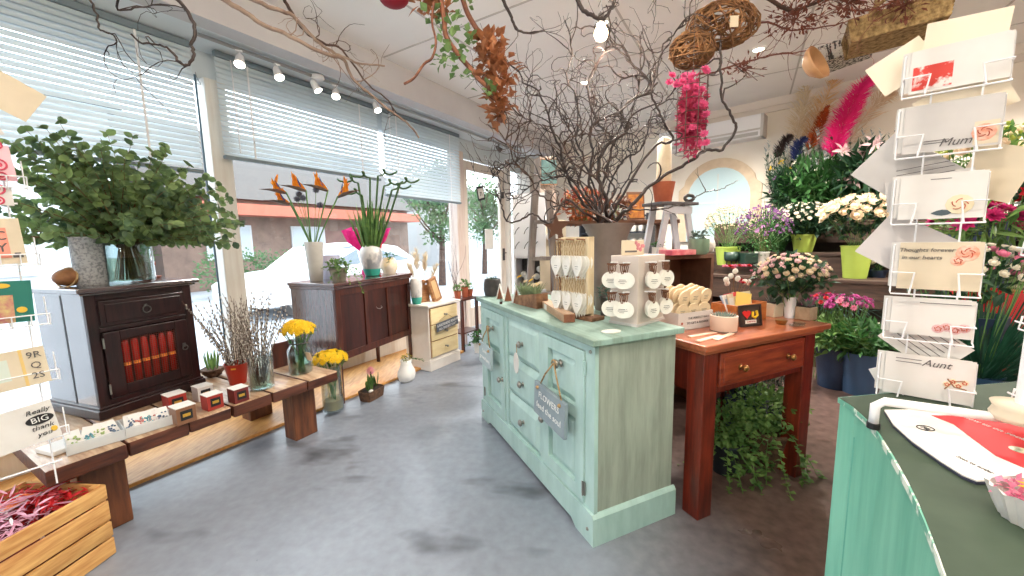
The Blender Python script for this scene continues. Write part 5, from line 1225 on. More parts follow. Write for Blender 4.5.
def sq(label, p, w_, h_, mm, rz, seed, spiky=True):
    t = thing('succulent_pot', label, 'plant pot', p, rz); m = MB(); m.box(-w_, w_, -w_, w_, 0, h_, .003); m.build('pot', mm, t); m = MB(); m.box(-w_+.006, w_-.006, -w_+.006, w_-.006, h_+.0005, h_+.004); m.build('soil', SOIL, t)
    m = MB(); g = random.Random(seed)
    for k in range(26): a = g.uniform(0, 6.28); q = g.random()*w_*.8; m.leaf((cos(a)*q*.6, sin(a)*q*.6, h_), (cos(a)*.5, sin(a)*.5, 1), (0, 0, 1), g.uniform(.035, .06), .009, .5, .05, 2)
    m.build('succulent', leafmat('grey_succulent', (124, 140, 130), (84, 100, 92)), t); return t
sq('square tan pot of spiky succulent at the right end of the table', tz(816, 321, .05), .036, .068, mat('tan_stone_pot', (186, 164, 138), .8, c2=(160, 138, 112), scale=20), RZT, 3)
sq('square cream pot of succulents left of the white vase on the table', tz(784, 318, .07), .042, .075, PAPERC, RZT, 4)
t = single(MB().lathe([(0, 0), (.02, 0), (.028, .02), (.02, .022)], 14), 'napkin_ring', mat('dull_brass', (150, 110, 60), .4, metal=.6), 'small brassy cup in front of the white vase', 'ornament', tz(781, 324, .0))
t = single(MB().box(-.03, .03, -.02, .02, 0, .01, .002).box(-.01, .04, -.016, .018, .0105, .018, .002), 'glass_dish', GLASS, 'little clear glass dish near the right end of the table', 'dish', tz(797, 326, 0), .3)
# ================================================================ under the red table
def tub(name, label, p, r0, r1, h_, mm, extra=None):
    t = thing(name, label, 'bucket', p); m = MB(); m.lathe([(0, 0), (r0, 0), (r1, h_), (r1+.006, h_+.002), (r1+.004, h_-.012), (r0-.004, .01), (0, .01)], 28, cap=False); m.build('body', mm, t, auto=40)
    return t
HBP = gz(742, 437)
tub('dark_bucket', 'dark navy bucket standing under the back of the red table', HBP, .1, .13, .3, NAVY)
bunch('heather_bunch', 'dark airy foliage bunch in the navy bucket under the table', 'plant', HBP+V((0, 0, .02)), (.34, .2, .27), .46, leafmat('dusky_leaf', (40, 64, 48), (24, 42, 34)), 1500, [('dot', PV, 24, .012)], 51, .028, .012, .05, stems=20)
ivypot('wicker pot of trailing green ivy under the table by the right leg', gz(764, 459), [(0, 0), (.1, 0), (.135, .17), (.14, .19), (.137, .2)], WICK,
       [((cos(a)*1.0, sin(a)*1.0, .5), .45) for a in [k*.35 for k in range(18)]], .2, 61, LEAFL, .034, (.09, (.2, .17, .12), 640), name='ivy_planter', n=2, grav=.7)
ivypot('dark plastic pot of variegated ivy under the table beside the front leg', gz(724, 470), [(0, 0), (.06, 0), (.08, .15), (.082, .16), (.08, .165)], mat('dark_plastic', (34, 40, 50), .4),
       [((cos(a), sin(a), .4), .5) for a in [k*.4 for k in range(16)]], .165, 66, LEAFL, .032, (.09, (.15, .12, .12), 460), name='ivy_planter', n=2, grav=.7)
m = MB(); m.box(-.1, .1, -.08, .08, 0, .02, .004)
t = thing('heath_plant', 'tall feathery green plant with red berries behind the wicker ivy pot', 'plant', gz(774, 436)); m = MB(); m.lathe([(0, 0), (.07, 0), (.09, .16), (.085, .165), (0, .16)], 20); m.build('pot', mat('dark_plastic', (34, 40, 50), .4), t)
m = MB(); g = random.Random(14)
for k in range(110):
    a = g.uniform(0, 6.28); q = g.uniform(0, .2); h_ = g.uniform(.22, .46); e = V((cos(a)*q, sin(a)*q, .16+h_)); b = V((cos(a)*.04, sin(a)*.04, .16))
    for j in range(12): p = b+(e-b)*(j/12); m.leaf(p, (g.uniform(-1, 1), g.uniform(-1, 1), .8), (0, 0, 1), .022, .005, .2, .1, 2)
m.build('sprigs', LEAFD, t)
for k in range(14): bloom(t, 'dot', PR if k % 2 else PY, (U(-.13, .13), U(-.12, .12), U(.3, .48)), (0, 0, 1), .008)
# ================================================================ between sideboard and back wall
# white display cabinet with hooks near the corner
def yb(px, py, Y): return gy(px, py, Y)
P1 = gy(513, 240, 3.55); wd = thing('white_hook_stand', 'tall white display unit with hooks and dark cubby beyond the sideboard', 'display unit', (P1.x, P1.y, 0), az(V((.97, -.25, 0))))
WU = .30
m = MB(); m.box(0, WU, .0, .02, 1.10, 1.66); m.box(0, WU, .02, .3, 0, .76); m.box(0, .02, .02, .3, .76, 1.1); m.box(WU-.02, WU, .02, .3, .76, 1.1); m.box(0, WU, .28, .3, .76, 1.66); m.box(0, WU, .02, .28, 1.08, 1.1); m.box(0, WU, .0, .02, 0.02, .8); m.build('carcass', mat('gloss_white_board', (238, 238, 240), .3), wd)
m = MB(); m.box(.03, WU-.03, .24, .25, .8, 1.07); m.build('cubby_back', CHAR, wd)
for r_ in range(3):
    for c_ in range(3):
        m = MB(); x_, z_ = .06+.085*c_, 1.16+.13*r_+.02; m.tube([(x_, 0, z_+.05), (x_, -.025, z_+.05), (x_-.02, -.045, z_+.02), (x_-.03, -.05, z_-.01)], .004, 6); m.build('hook', CHAR, wd)
m = MB(); m.M = Matrix.Translation((.15, .1, .9))
g = random.Random(4)
for k in range(5): m.ball((g.uniform(-.09, .09), 0, g.uniform(-.02, .1)), .03, 8, 6)
single(m, 'ceramic_ball', TAGW, 'pile of pale round ornaments in the dark cubby of the white display unit', 'ornament', wd.location, wd.rotation_euler.z)
# grey wooden step ladder with star, behind heart rack
GREYW = mat('weathered_grey_wood', (150, 140, 136), .7, c2=(120, 108, 104), scale=6, stretch=(5, 5, .8))
L0 = gy(545, 260, 3.0); ld = thing('a_frame_ladder', 'weathered grey brown wooden ladder leaning behind the heart rack', 'ladder', (L0.x-.02, L0.y, 0), .15)
m = MB(); 
for s_ in (-1, 1): m.prism([(s_*.17-.025, 0), (s_*.17+.025, 0), (s_*.05+.025, 1.62), (s_*.05-.025, 1.62)], -.02, .02)
m.build('side_rails', GREYW, ld)
for k in range(5): z = .25+k*.28; w_ = .17-.12*z/1.62; m = MB(); m.box(-w_, w_, -.05, .05, z, z+.025); m.build('rung', GREYW, ld)
t = thing('wooden_star', 'brown wooden star hanging on the ladder behind the willow', 'star', gy(556, 228, 2.9), .1); m = MB(); m.prism([(.1*(1 if k % 2 == 0 else .42)*sin(k*pi/5), .1*(1 if k % 2 == 0 else .42)*cos(k*pi/5)) for k in range(10)][::-1], -.008, .008); m.build('star', mat('star_brown', (110, 74, 56), .6), t)
# tall screen / brick column and heart plaque at the far end
p = gy(545, 200, 4.2); c_ = MB().box(-.09, .09, -.09, .09, 0, 2.1, .004); t = single(c_, 'timber_column', mat('washed_timber', (176, 160, 146), .7, c2=(148, 130, 118), scale=6, stretch=(5, 5, .8)), 'slim washed timber post at the far end beyond the white display unit', 'post', (p.x, p.y, 0), .3)
t = thing('green_picture', 'small teal green picture hanging on the timber post', 'picture', gy(549, 172, 4.08), .1); m = MB(); m.box(-.08, .08, -.01, .0, -.12, .12, .003); m.build('canvas', mat('teal_canvas', (86, 116, 110), .7, c2=(64, 92, 92), scale=14), t)
m = MB(); m.box(-.09, .09, -.008, .002, .12, .132); m.box(-.09, .09, -.008, .002, -.132, -.12); m.build('frame', BARK, t)
t = thing('heart_board', 'cream board with a white heart leaning behind the ladder', 'board', (gy(553, 250, 3.5).x, 3.5, 0), .1); m = MB(); m.box(-.12, .12, 0, .02, 0, 1.42, .003); m.build('board', PAPERC, t); o = heartmesh(.14, .13, .01).build('heart', PAPER, t); o.location = (0, -.008, 1.32)
# hutch: dark blue-black shelf unit of white jars against the wall (behind urn and stool)
HU = RW(.02, -2.55, 0); hz = FR.to_euler().z+pi/2
hu = thing('shelf_unit', 'dark open shelf unit of white jars on the back wall behind the urn', 'shelf unit', RW(.30, -3.55, 0), az(FR @ V((0, 1, 0))))
m = MB(); m.box(0, 1.15, .0, .28, 0, .85, .004); m.build('cupboard', mat('dark_navy_wood', (44, 48, 58), .5), hu)
for z in (1.08, 1.32, 1.56): m = MB(); m.box(0, 1.15, .02, .26, z, z+.02); m.build('shelf', mat('dark_navy_wood', (44, 48, 58), .5), hu)
m = MB(); m.box(0, .02, 0, .28, .85, 1.6); m.box(1.13, 1.15, 0, .28, .85, 1.6); m.build('upright', mat('dark_navy_wood', (44, 48, 58), .5), hu)
HM = Matrix.Translation(hu.location) @ Matrix.Rotation(hu.rotation_euler.z, 4, 'Z')
j0 = None; g = random.Random(2)
for r_, z in enumerate((.8505, 1.1005, 1.3405)):
    for k in range(8):
        p = HM @ V((.1+.13*k, .12, z))
        if j0 is None:
            j0 = thing('white_jar', 'x', 'jar', p); m = MB(); m.lathe([(0, 0), (.04, 0), (.045, .01), (.045, .1), (.036, .12)], 16, cap=False); m.build('body', TAGW, j0, smooth=True); m = MB(); m.lathe([(.038, .12), (.04, .14), (0, .145)], 16, cap=False); m.build('lid', PEWTER, j0, smooth=True); o = j0
        else: o = dup(j0, p)
        o['label'] = 'white lidded jar on the %s shelf of the dark unit' % ('lowest', 'middle', 'top')[r_]; o['group'] = 'white jars on the %s shelf' % ('lowest', 'middle', 'top')[r_]
# brown shelf with orange pictures and dried flowers behind the willow
SHW = mat('rustic_brown', (120, 84, 62), .7, c2=(88, 58, 42), scale=6)
sb = gy(605, 214, 3.3); s1 = thing('display_table', 'tall rustic brown console table behind the zinc urn', 'table', (sb.x-.2, 3.2, 0), .1); m = MB(); m.box(-.25, .75, -.15, .2, 1.36, 1.39, .004); m.build('table_top', SHW, s1)
for x_ in (-.24, .71):
    for y_ in (-.14, .16): m = MB(); m.box(x_, x_+.03, y_, y_+.03, 0, 1.36); m.build('leg', SHW, s1)
def pic(px, py, Y, w_, h_, label, c1, c2, rz=.1, z0=1.3905):
    p = gy(px, py, Y); t = thing('small_painting', label, 'picture', (p.x, Y, z0), rz, rx=radians(-6)); m = MB(); m.box(-w_, w_, 0, .02, 0, h_, .003); m.build('frame', SHW, t)
    m = MB(); m.box(-w_*.85, w_*.85, -.002, 0, h_*.1, h_*.9); m.build('painting', mat('painting_'+label[:6], c1, .6, c2=c2, scale=18), t)
pic(637, 190, 3.25, .075, .24, 'orange and brown framed picture standing behind the willow', (214, 150, 60), (150, 80, 50))
pic(583, 190, 3.28, .09, .2, 'rust coloured framed picture, left of the orange one', (196, 110, 60), (120, 66, 46))
bunch('dried_flower_bunch', 'rusty orange dried flowers behind the willow branches', 'dried flowers', (gy(583, 200, 3.1).x, 3.12, 1.391), (.2, .08, .14), .14, leafmat('rust_leaf', (190, 112, 66), (140, 76, 48)), 260, [('carn', petal('rust', (196, 96, 46), (120, 60, 90)), 14, .035)], 71, .06, .03, .04, stems=14)
bunch('dried_flower_bunch', 'brown dried hydrangea heads right of the rusty flowers behind the willow', 'dried flowers', (gy(618, 200, 3.1).x, 3.12, 1.391), (.13, .08, .1), .1, leafmat('brown_leaf', (140, 96, 72), (96, 62, 48)), 180, [('carn', petal('brown', (150, 100, 80), (110, 70, 56)), 10, .035)], 73, .05, .03, .04, stems=10)
# dark wooden stool / bench with pots, step stool below
st0 = gy(670, 203, 2.75); zt = st0.z
st_ = thing('step_stool', 'grey painted step stool with splayed legs behind the box stand', 'stool', (st0.x, 2.75, 1.13), .35); hgt = zt-1.13
m = MB(); m.box(-.16, .16, -.1, .1, hgt-.02, hgt, .003); m.build('seat', mat('dark_grey_board', (86, 82, 84), .5), st_)
LGR = mat('light_grey_paint', (196, 198, 206), .5, c2=(180, 180, 188), scale=4)
for s_ in (-1, 1):
    for yy in (-.08, .06): m = MB(); m.prism([(s_*.15-.022, 0), (s_*.15+.022, 0), (s_*.08+.022, hgt-.02), (s_*.08-.022, hgt-.02)], yy, yy+.02); m.build('leg', LGR, st_)
m = MB(); m.box(-.12, .12, -.085, -.079, hgt-.08, hgt-.03); m.build('apron', LGR, st_)
bk = thing('book_crate', 'dark brown wooden crate carrying the step stool and books', 'crate', (st0.x+.02, 2.75, 0), .35); CW = .24
m = MB(); m.box(-CW, CW, -.15, .15, 1.1, 1.1295, .003); m.box(-CW, -CW+.025, -.15, .15, 0, 1.1); m.box(CW-.025, CW, -.15, .15, 0, 1.1); m.box(-CW+.025, CW-.025, .13, .15, 0, 1.1); m.box(-CW+.025, CW-.025, -.15, .13, .6, .62); m.build('carcass', SHW, bk)
TPt = ivypot('terracotta pot with lamp-like pale candle column on the grey stool', (gy(663, 203, 2.75).x-.0, 2.75, zt+.0005), [(0, 0), (.055, 0), (.075, .13), (.078, .14)], TERRA, [], .14, 80, LEAFD, .02, None, name='terracotta_pot', cat='plant pot', n=0)
t = thing('pillar_candle', 'thick pale cream candle column rising from the terracotta pot', 'candle', (TPt.location.x+.0, 2.75, zt+.125)); m = MB(); m.lathe([(0, 0), (.045, 0), (.05, .02), (.046, .3), (.02, .32), (0, .315)], 20); m.build('column', mat('wax_cream', (226, 210, 184), .5, c2=(206, 186, 156), scale=5), t, smooth=True)
t = thing('black_bracket', 'black rope loop ornament at the right end of the grey stool', 'ornament', (st0.x+.12, 2.72, zt+.0005)); m = MB(); m.tube([(.03*cos(a), 0, .028+.02*sin(a)) for a in [k*pi/8 for k in range(17)]], .012, 8); m.build('loop', CHAR, t, smooth=True)
ivypot('sage green round pot of succulents beside the stool legs', (gy(699, 240, 2.62).x, 2.62, 1.13), [(0, 0), (.05, 0), (.065, .02), (.065, .1), (.066, .105)], mat('sage_glaze', (120, 150, 128), .5), [], .105, 81, leafmat('grey_succulent', (124, 140, 130), (84, 100, 92)), .03, (.02, (.055, .055, .03), 70), name='succulent_pot', cat='plant pot')
ivypot('tiny white pot of green succulent on the crate left of the sage pot', (gy(659, 243, 2.66).x, 2.66, 1.13), [(0, 0), (.045, 0), (.045, .05), (.046, .052)], TAGW, [], .052, 82, LEAF, .025, (.015, (.04, .04, .025), 60), name='succulent_pot', cat='plant pot')
t = single(MB().box(-.1, .1, -.07, .07, 0, .035, .003), 'book', mat('pink_book_cover', (206, 84, 106), .5, c2=(226, 150, 150), scale=14), 'pink patterned book lying on the crate under the sage pot', 'book', (gy(688, 255, 2.55).x, 2.56, 1.095), .35); t.location.z = 1.13; t.location.y = 2.6; t.location.x = gy(690, 250, 2.6).x-.09
t = thing('white_shell', 'pale coiled round ornament at the right end of the crate', 'ornament', (gy(712, 245, 2.72).x-.02, 2.76, 1.13)); m = MB(); m.ball((0, 0, .06), .06, 16, 10, wob=.1); m.build('shell', TAGW, t, smooth=True)
# ================================================================ back right wall: AC unit, arch mirror
def rwp(px, py, off=0.0):
    d = ray(px, py); n_ = FR @ V((1, 0, 0)); return EYE+d*((XR+off-EYE.dot(n_))/d.dot(n_))
RZF = az(FR @ V((0, 1, 0)))     # local x along the wall to the right, local -y out of the wall? (checked below)
ac = thing('air_conditioner', 'long white wall mounted air conditioner under the cornice', 'air conditioner', rwp(766, 142)*1.0, RZF); ac.location.z = 2.42
m = MB(); m.prism([(-1.25, .0), (0, .0), (0, .26), (-1.25, .26)], -.2, -.002); m.build('casing', WIRE, ac)
m = MB(); m.box(-1.2, -.05, -.203, -.2, .02, .06); m.build('vent_slot', mat('vent_grey', (190, 190, 188), .5), ac)
m = MB(); m.box(-1.251, .001, -.206, -.2, .08, .1); m.box(-.03, .003, -.204, -.0, .0, .262, .004); m.build('trim_strip', PAPERG, ac)
mi = thing('arched_mirror', 'arched window mirror in a pale shouldered frame on the cream wall', 'mirror', rwp(716, 250)*1.0, RZF); mi.location.z = 1.18
def arch(w_, h_, n=14, sh=0):
    pts = [(-w_, 0), (w_, 0)]
    if sh: pts += [(w_, h_-w_*1.05), (w_-.0, h_-w_*.75), (w_*.86, h_-w_*.62)]
    a0 = 0 if not sh else .55
    pts += [((w_*(.97 if sh else 1))*cos(a), h_-w_+w_*sin(a)) for a in [a0+(pi-2*a0)*k/n for k in range(n+1)]]
    if sh: pts += [(-w_*.86, h_-w_*.62), (-w_, h_-w_*.75), (-w_, h_-w_*1.05)]
    return pts
m = MB(); m.prism(arch(.5, 1.08, sh=1), -.05, -.002); m.build('frame', mat('mirror_frame_paint', (224, 204, 178), .5, c2=(206, 184, 156), scale=6), mi)
m = MB(); m.prism(arch(.38, .96), -.054, -.0505); m.build('mirror_glass', mat('mirror_reflection_tint', (200, 226, 232), .3, metal=.35, coat=1), mi)  # pale blue base colour stands in for the window's reflection
m = MB(); m.box(-.375, .375, -.06, -.0545, .5, .52); m.box(-.008, .008, -.06, -.0545, 0, .88); m.build('glazing_bar', mat('mirror_bar', (206, 216, 216), .5), mi)
# ================================================================ tiered flower stand along the wall
SHD = mat('dark_shelf_wood', (66, 50, 44), .6, c2=(48, 36, 32), scale=6, stretch=(1, 5, 5)); SHB = mat('aged_brown_shelf', (84, 62, 50), .6, c2=(56, 42, 36), scale=6, stretch=(1, 6, 6))
def tier(x0, x1, y0, y1, z, label, name='flower_shelf', mm=None):
    """shelf unit in wall coordinates: x out of the wall, y along it"""
    mm = mm or SHB
    t = thing(name, label, 'shelf', RW(x1, y0, 0), RZF); L_ = y1-y0; D_ = x1-x0
    m = MB(); m.box(0, L_, 0, D_, z-.03, z, .003); m.build('shelf_board', mm, t)
    m = MB(); m.box(.0, L_, .01, .03, z-.24, z-.031); m.box(0, L_, .01, .03, 0, .1); m.build('front_rail', mm, t)
    for a in (0, L_*.5-.03, L_-.06):
        m = MB(); m.box(a, a+.06, .03, D_, 0, z-.031); m.build('upright', SHD, t)
    m = MB(); m.box(0, L_, D_-.01, D_, .1, z-.031); m.build('back_board', SHD, t)
    return t
tier(.72, 1.20, -1.35, 2.2, .84, 'lower brown flower shelf with the upright lime green bucket')
tier(.36, .70, -1.5, 2.2, 1.06, 'middle brown flower shelf carrying white flowers in lime buckets')
tier(.02, .34, -1.5, 2.2, 1.40, 'highest flower shelf against the wall')
tier(.62, 1.2, -2.75, -1.42, .93, 'dark low sideboard below the arched mirror holding buckets', 'low_sideboard', SHD)
# lattice in front of the middle shelf
def rwx(px, py, x):   # wall-parallel plane at distance x from the wall
    d = ray(px, py); n_ = FR @ V((1, 0, 0)); return EYE+d*((XR+x-EYE.dot(n_))/d.dot(n_))
def on(px, x, z):
    p = rwx(px, 250, x); return V((p.x, p.y, z))
_b0 = None
def bucket(px, x, z, r0, r1, h_, label, mm, name='flower_bucket'):
    p = on(px, x, z+.0005); t = thing(name, label, 'bucket', p); m = MB()
    m.lathe([(0, 0), (r0, 0), (r1, h_-.012), (r1+.006, h_-.012), (r1+.006, h_), (r1-.002, h_), (r0-.004, .01), (0, .01)], 28, cap=False); m.build('body', mm, t, auto=40); return t
b = bucket(857, .95, .84, .085, .118, .30, 'tall lime green bucket standing alone on the lower shelf edge', LIME)
bunch('white_rose_bunch', 'big bunch of cream white roses in the tall lime bucket', 'flowers', b.location+V((0, 0, .012)), (.38, .22, .2), .56, LEAFD, 520, [('rose', PCR, 46, .058)], 101, .06, .034, .05, stems=30)
b = bucket(803, .52, 1.06, .08, .115, .19, 'lime green bucket of white lisianthus on the middle shelf', LIME)
bunch('lisianthus_bunch', 'white small-flowered bunch with dark leaves in the middle lime bucket', 'flowers', b.location+V((0, 0, .012)), (.34, .2, .2), .34, LEAFD, 560, [('rose', PW, 84, .028), ('dot', PCR, 14, .022)], 103, .075, .04, .05, stems=26)
b = bucket(728, .95, .93, .1, .125, .2, 'lime green bucket of gypsophila on the low dark sideboard', LIME)
bunch('gypsophila_bunch', 'airy cream gypsophila cloud in the left lime bucket', 'flowers', b.location+V((0, 0, .012)), (.3, .22, .24), .42, LEAF, 200, [('dot', petal('straw', (232, 222, 196), (206, 192, 158)), 100, .026)], 105, .03, .01, .05, stems=30)
t = thing('footed_planter', 'dark green round planter on little legs in front of the gypsophila', 'planter', on(732, 1.1, .9305)); m = MB(); m.lathe([(0, .05), (.06, .05), (.072, .07), (.075, .15), (.07, .15), (.06, .07)], 24, cap=False); m.build('bowl', DGREEN, t, smooth=True)
for a in range(3): m = MB(); m.cyl((cos(a*2.1)*.05, sin(a*2.1)*.05, 0), (cos(a*2.1)*.05, sin(a*2.1)*.05, .06), .006, n=6); m.build('leg', DGREEN, t)
t = thing('footed_planter', 'dark green square planter right of the round footed one', 'planter', on(748, 1.08, .9305)); m = MB(); m.box(-.07, .07, -.07, .07, .03, .14, .006); m.build('bowl', DGREEN, t)
for a, c in ((-.05, -.05), (.05, -.05), (.05, .05), (-.05, .05)): m = MB(); m.cyl((a, c, 0), (a, c, .032), .006, n=6); m.build('leg', DGREEN, t)
b = bucket(762, 1.0, .93, .05, .07, .15, 'small white pot of purple flowers beside the dark planters', TAGW, 'white_pot')
bunch('limonium_bunch', 'purple and mauve statice bunch rising from the small white pot', 'flowers', b.location+V((0, 0, .012)), (.3, .2, .27), .36, LEAF, 620, [('dot', PV, 60, .028), ('carn', petal('mauve', (196, 150, 190), (160, 110, 160)), 24, .026)], 107, .045, .014, .03, stems=28)
bunch('dried_grass_bunch', 'pale beige dried grass haze behind the purple statice', 'dried grass', on(765, .5, 1.0605), (.26, .14, .26), .34, PGY, 700, [('dot', PGY, 20, .016)], 109, .05, .004, .04, stems=20, smt=BSTEM)
# top shelf: lavender spikes, lilies, greens
def spikes(label, px, x, z, n, seed, mm, lm, h=(.3, .5), sp=.18, name='flower_spikes', lw=.012, pc=petal('silver_sage', (178, 184, 180), (140, 150, 150))):
    g = random.Random(seed); t = thing(name, label, 'flowers', on(px, x, z+.0005)); m = MB(); m2 = MB(); m3 = MB()
    m3.lathe([(0, 0), (.07, 0), (.09, .17), (.086, .17)], 20, cap=False); m3.build('bucket', NAVY, t, auto=40)
    for k in range(n):
        a = g.uniform(0, 6.28); q = sqrt(g.random())*sp; h_ = g.uniform(*h); e = V((cos(a)*q*1.3, sin(a)*q, h_)); b_ = V((cos(a)*.04, sin(a)*.04, .03))
        m.tube([b_, e], .0025, 4, cap=False)
        for j in range(9): p = b_+(e-b_)*(.3+.08*j); m.leaf(p, (g.uniform(-1, 1), g.uniform(-1, 1), 1), (0, 0, 1), g.uniform(.05, .09), lw, .3, .15, 2)
    m.build('foliage', lm, t)
    for k in range(n):
        a = g.uniform(0, 6.28); q = sqrt(g.random())*sp; h_ = g.uniform(h[0]+.08, h[1]+.1); 
        if k % 2:
            p = V((cos(a)*q*1.3, sin(a)*q, h_-.09))
            for j in range(7): m2.leaf(p+V((0, 0, .016*j)), (cos(j*2.4), sin(j*2.4), 1.6), (0, 0, 1), .045, .016, .3, .1, 2)
    if m2.v: m2.build('silvery_spikes', pc, t)['kind'] = 'stuff'
    return t
spikes('dark green and silver spiky bunch on the top shelf, left', 783, .26, 1.40, 70, 111, None, LEAFD, (.4, .8), sp=.22, lw=.016)
spikes('fresh green bunch with silvery spikes in the middle of the top shelf', 815, .26, 1.40, 70, 112, None, LEAF, (.42, .86), sp=.22, lw=.016)
spikes('bushy dark greenery at the right of the top shelf', 850, .26, 1.40, 60, 113, None, LEAFD, (.35, .8), sp=.22, lw=.03)
spikes('green leafy bunch hidden further right on the top shelf', 890, .28, 1.40, 50, 114, None, LEAFD, (.35, .75), sp=.22, lw=.03)
g = random.Random(31)
for i, (px, py) in enumerate(((866, 152), (853, 178), (876, 143), (845, 150), (884, 160))):
    p = rwx(px, py, .38+.03*i); t = thing('lily', ['pink white lily, highest on the top shelf', 'open pale pink lily facing out in the middle of the greenery', 'lily at the upper right of the shelf', 'small lily left of the others', 'lily partly behind the envelopes'][i], 'flower', p, 0, 'pale lilies on the top shelf')
    m = MB(); b_ = V((.02, .03, 1.5-p.z)); b_.z = min(b_.z, -.12); m.tube([b_, (0, 0, -.02)], .004, 5); m.build('stem', STEM, t)
    bloom(t, 'lily', PLV, (0, 0, 0), (g.uniform(-.5, .3), -.9, .35), .085)
for i, (px, py) in enumerate(((771, 168), (782, 163), (790, 170))):
    p = rwx(px, py, .42); t = thing('yellow_sprig', 'small yellow flower sprig at the left edge of the top shelf greenery', 'flower', p, 0, 'yellow sprigs at the left of the top shelf'); m = MB(); m.tube([(.03, .02, -.2), (0, 0, 0)], .0025, 4); m.build('stem', STEM, t)
    for k in range(5): bloom(t, 'dot', PY, (U(-.03, .03), U(-.03, .03), U(-.02, .03)), (0, 0, 1), .014)
bunch('long_leaf_bunch', 'upright long grassy leaves below the yellow sprigs', 'leaves', on(776, .55, 1.0605), (.1, .1, .1), .3, None, 0, [('dot', PY, 3, .01)], 131, stems=4)
bunch('leafy_branch_bunch', 'broad mid green leaves filling the middle of the top shelf', 'leaves', on(818, .3, 1.4005), (.5, .14, .3), .42, LEAF, 520, [('dot', PW, 16, .02)], 147, .13, .036, .05, stems=12)
bunch('leafy_branch_bunch', 'dark leaves filling the top shelf below the silver spikes on the left', 'leaves', on(788, .36, 1.4005), (.3, .12, .28), .36, LEAFD, 420, [('dot', PV, 10, .02)], 148, .12, .03, .05, stems=12)
t = thing('blade_leaf_bunch', 'fan of upright green blade leaves at the left of the top flower shelf', 'leaves', on(778, .45, 1.0605)); m = MB(); g = random.Random(17)
for k in range(60): a = g.uniform(0, 6.28); q = g.uniform(0, .5); m.leaf((cos(a)*.05, sin(a)*.05, 0), (cos(a)*q, sin(a)*q, 1), (cos(a), sin(a), 0), g.uniform(.4, .62), .02, .3, .12, 4)
m.build('blades', LEAF, t)
# right of the card spinner: red and pink flowers, yellow buds, white roses, dark grass
def rb_(name, label, px, py, Y, r, mm_heads, seed, nl=260, lm=LEAFD, LL=.05, LW=.026, zbase=.0, potm=NAVY, h_=.3):
    p = gy(px, py, Y); zc = p.z; b_ = V((p.x, p.y, zbase)); tt = thing('flower_bucket', 'bucket holding the '+label, 'bucket', b_); m = MB(); m.lathe([(0, 0), (.09, 0), (.12, h_), (.115, h_), (.085, .01)], 24, cap=False); m.build('body', potm, tt, auto=40)
    return bunch(name, label, 'flowers', b_+V((0, 0, .02)), r, zc-zbase-.02, lm, nl, mm_heads, seed, LL, LW, .05, stems=24)
shelf_r = tier(.3, .75, 2.0, 3.1, .62, 'right end flower shelf behind the card spinner')
rb_('red_rose_bunch', 'dense bunch of deep red flowers right of the card spinner', 1002, 196, 1.75, (.25, .2, .17), [('carn', PR, 34, .05)], 141, potm=mat('red_bucket_plastic', (190, 20, 34), .35), zbase=.0, h_=.98)
rb_('green_bud_bunch', 'lime green and cream budded bunch above the red flowers', 992, 152, 2.1, (.3, .2, .14), [('rose', PCR, 22, .035), ('dot', petal('limebud', (196, 206, 90), (150, 170, 60)), 30, .03)], 142, 320, LEAFL, h_=1.3)
rb_('magenta_bunch', 'magenta pink trumpet flowers below the red bunch', 978, 222, 1.62, (.16, .14, .07), [('carn', PP, 14, .045)], 143, 120, LEAFL, .1, .02, h_=.9)
rb_('white_carnation_bunch', 'white and blush small roses between spinner cards and red bucket', 972, 272, 1.5, (.22, .16, .12), [('rose', PW, 50, .02), ('rose', PPK, 10, .022)], 144, 200, h_=.7)
b = bucket(879, .80, .84, .06, .075, .07, 'small navy pot of white buds at the right of the lower flower shelf', NAVY, 'navy_pot')
bunch('white_bud_bunch', 'small round white buds showing left of the third card pocket', 'flowers', b.location+V((0, 0, .012)), (.17, .12, .11), .14, LEAFD, 90, [('rose', PW, 38, .032)], 145, .05, .03, .03, stems=16)
bunch('lily_foliage', 'broad dark lily leaves under the pale lilies on the top shelf', 'leaves', on(862, .34, 1.4005), (.3, .12, .26), .5, LEAFD, 260, [('dot', PLV, 2, .01)], 146, .17, .05, .05, stems=12)
# dark pine-like grass
p = gy(985, 340, 1.45); t = thing('grass_tuft', 'fan of long dark green needles behind the lower card pockets', 'plant', (p.x, p.y, .5)); m = MB(); m.lathe([(0, 0), (.09, 0), (.1, .2), (.095, .2)], 20, cap=False); m.build('pot', NAVY, t)
m = MB(); g = random.Random(19)
for k in range(520): a = g.uniform(0, 6.28); q = g.uniform(.2, 1.5); m.leaf((cos(a)*.03, sin(a)*.03, .16), (cos(a)*q, sin(a)*q, 1), (0, 0, 1), g.uniform(.3, .48), .006, .2, .15, 2)
m.build('needles', leafmat('pine_green', (44, 92, 70), (30, 66, 48)), t)
t2 = single(MB().box(-.2, .2, -.2, .2, 0, .4995, .01), 'plinth_box', SHD, 'dark box stand carrying the needle grass', 'stand', (p.x, p.y, 0), .5)
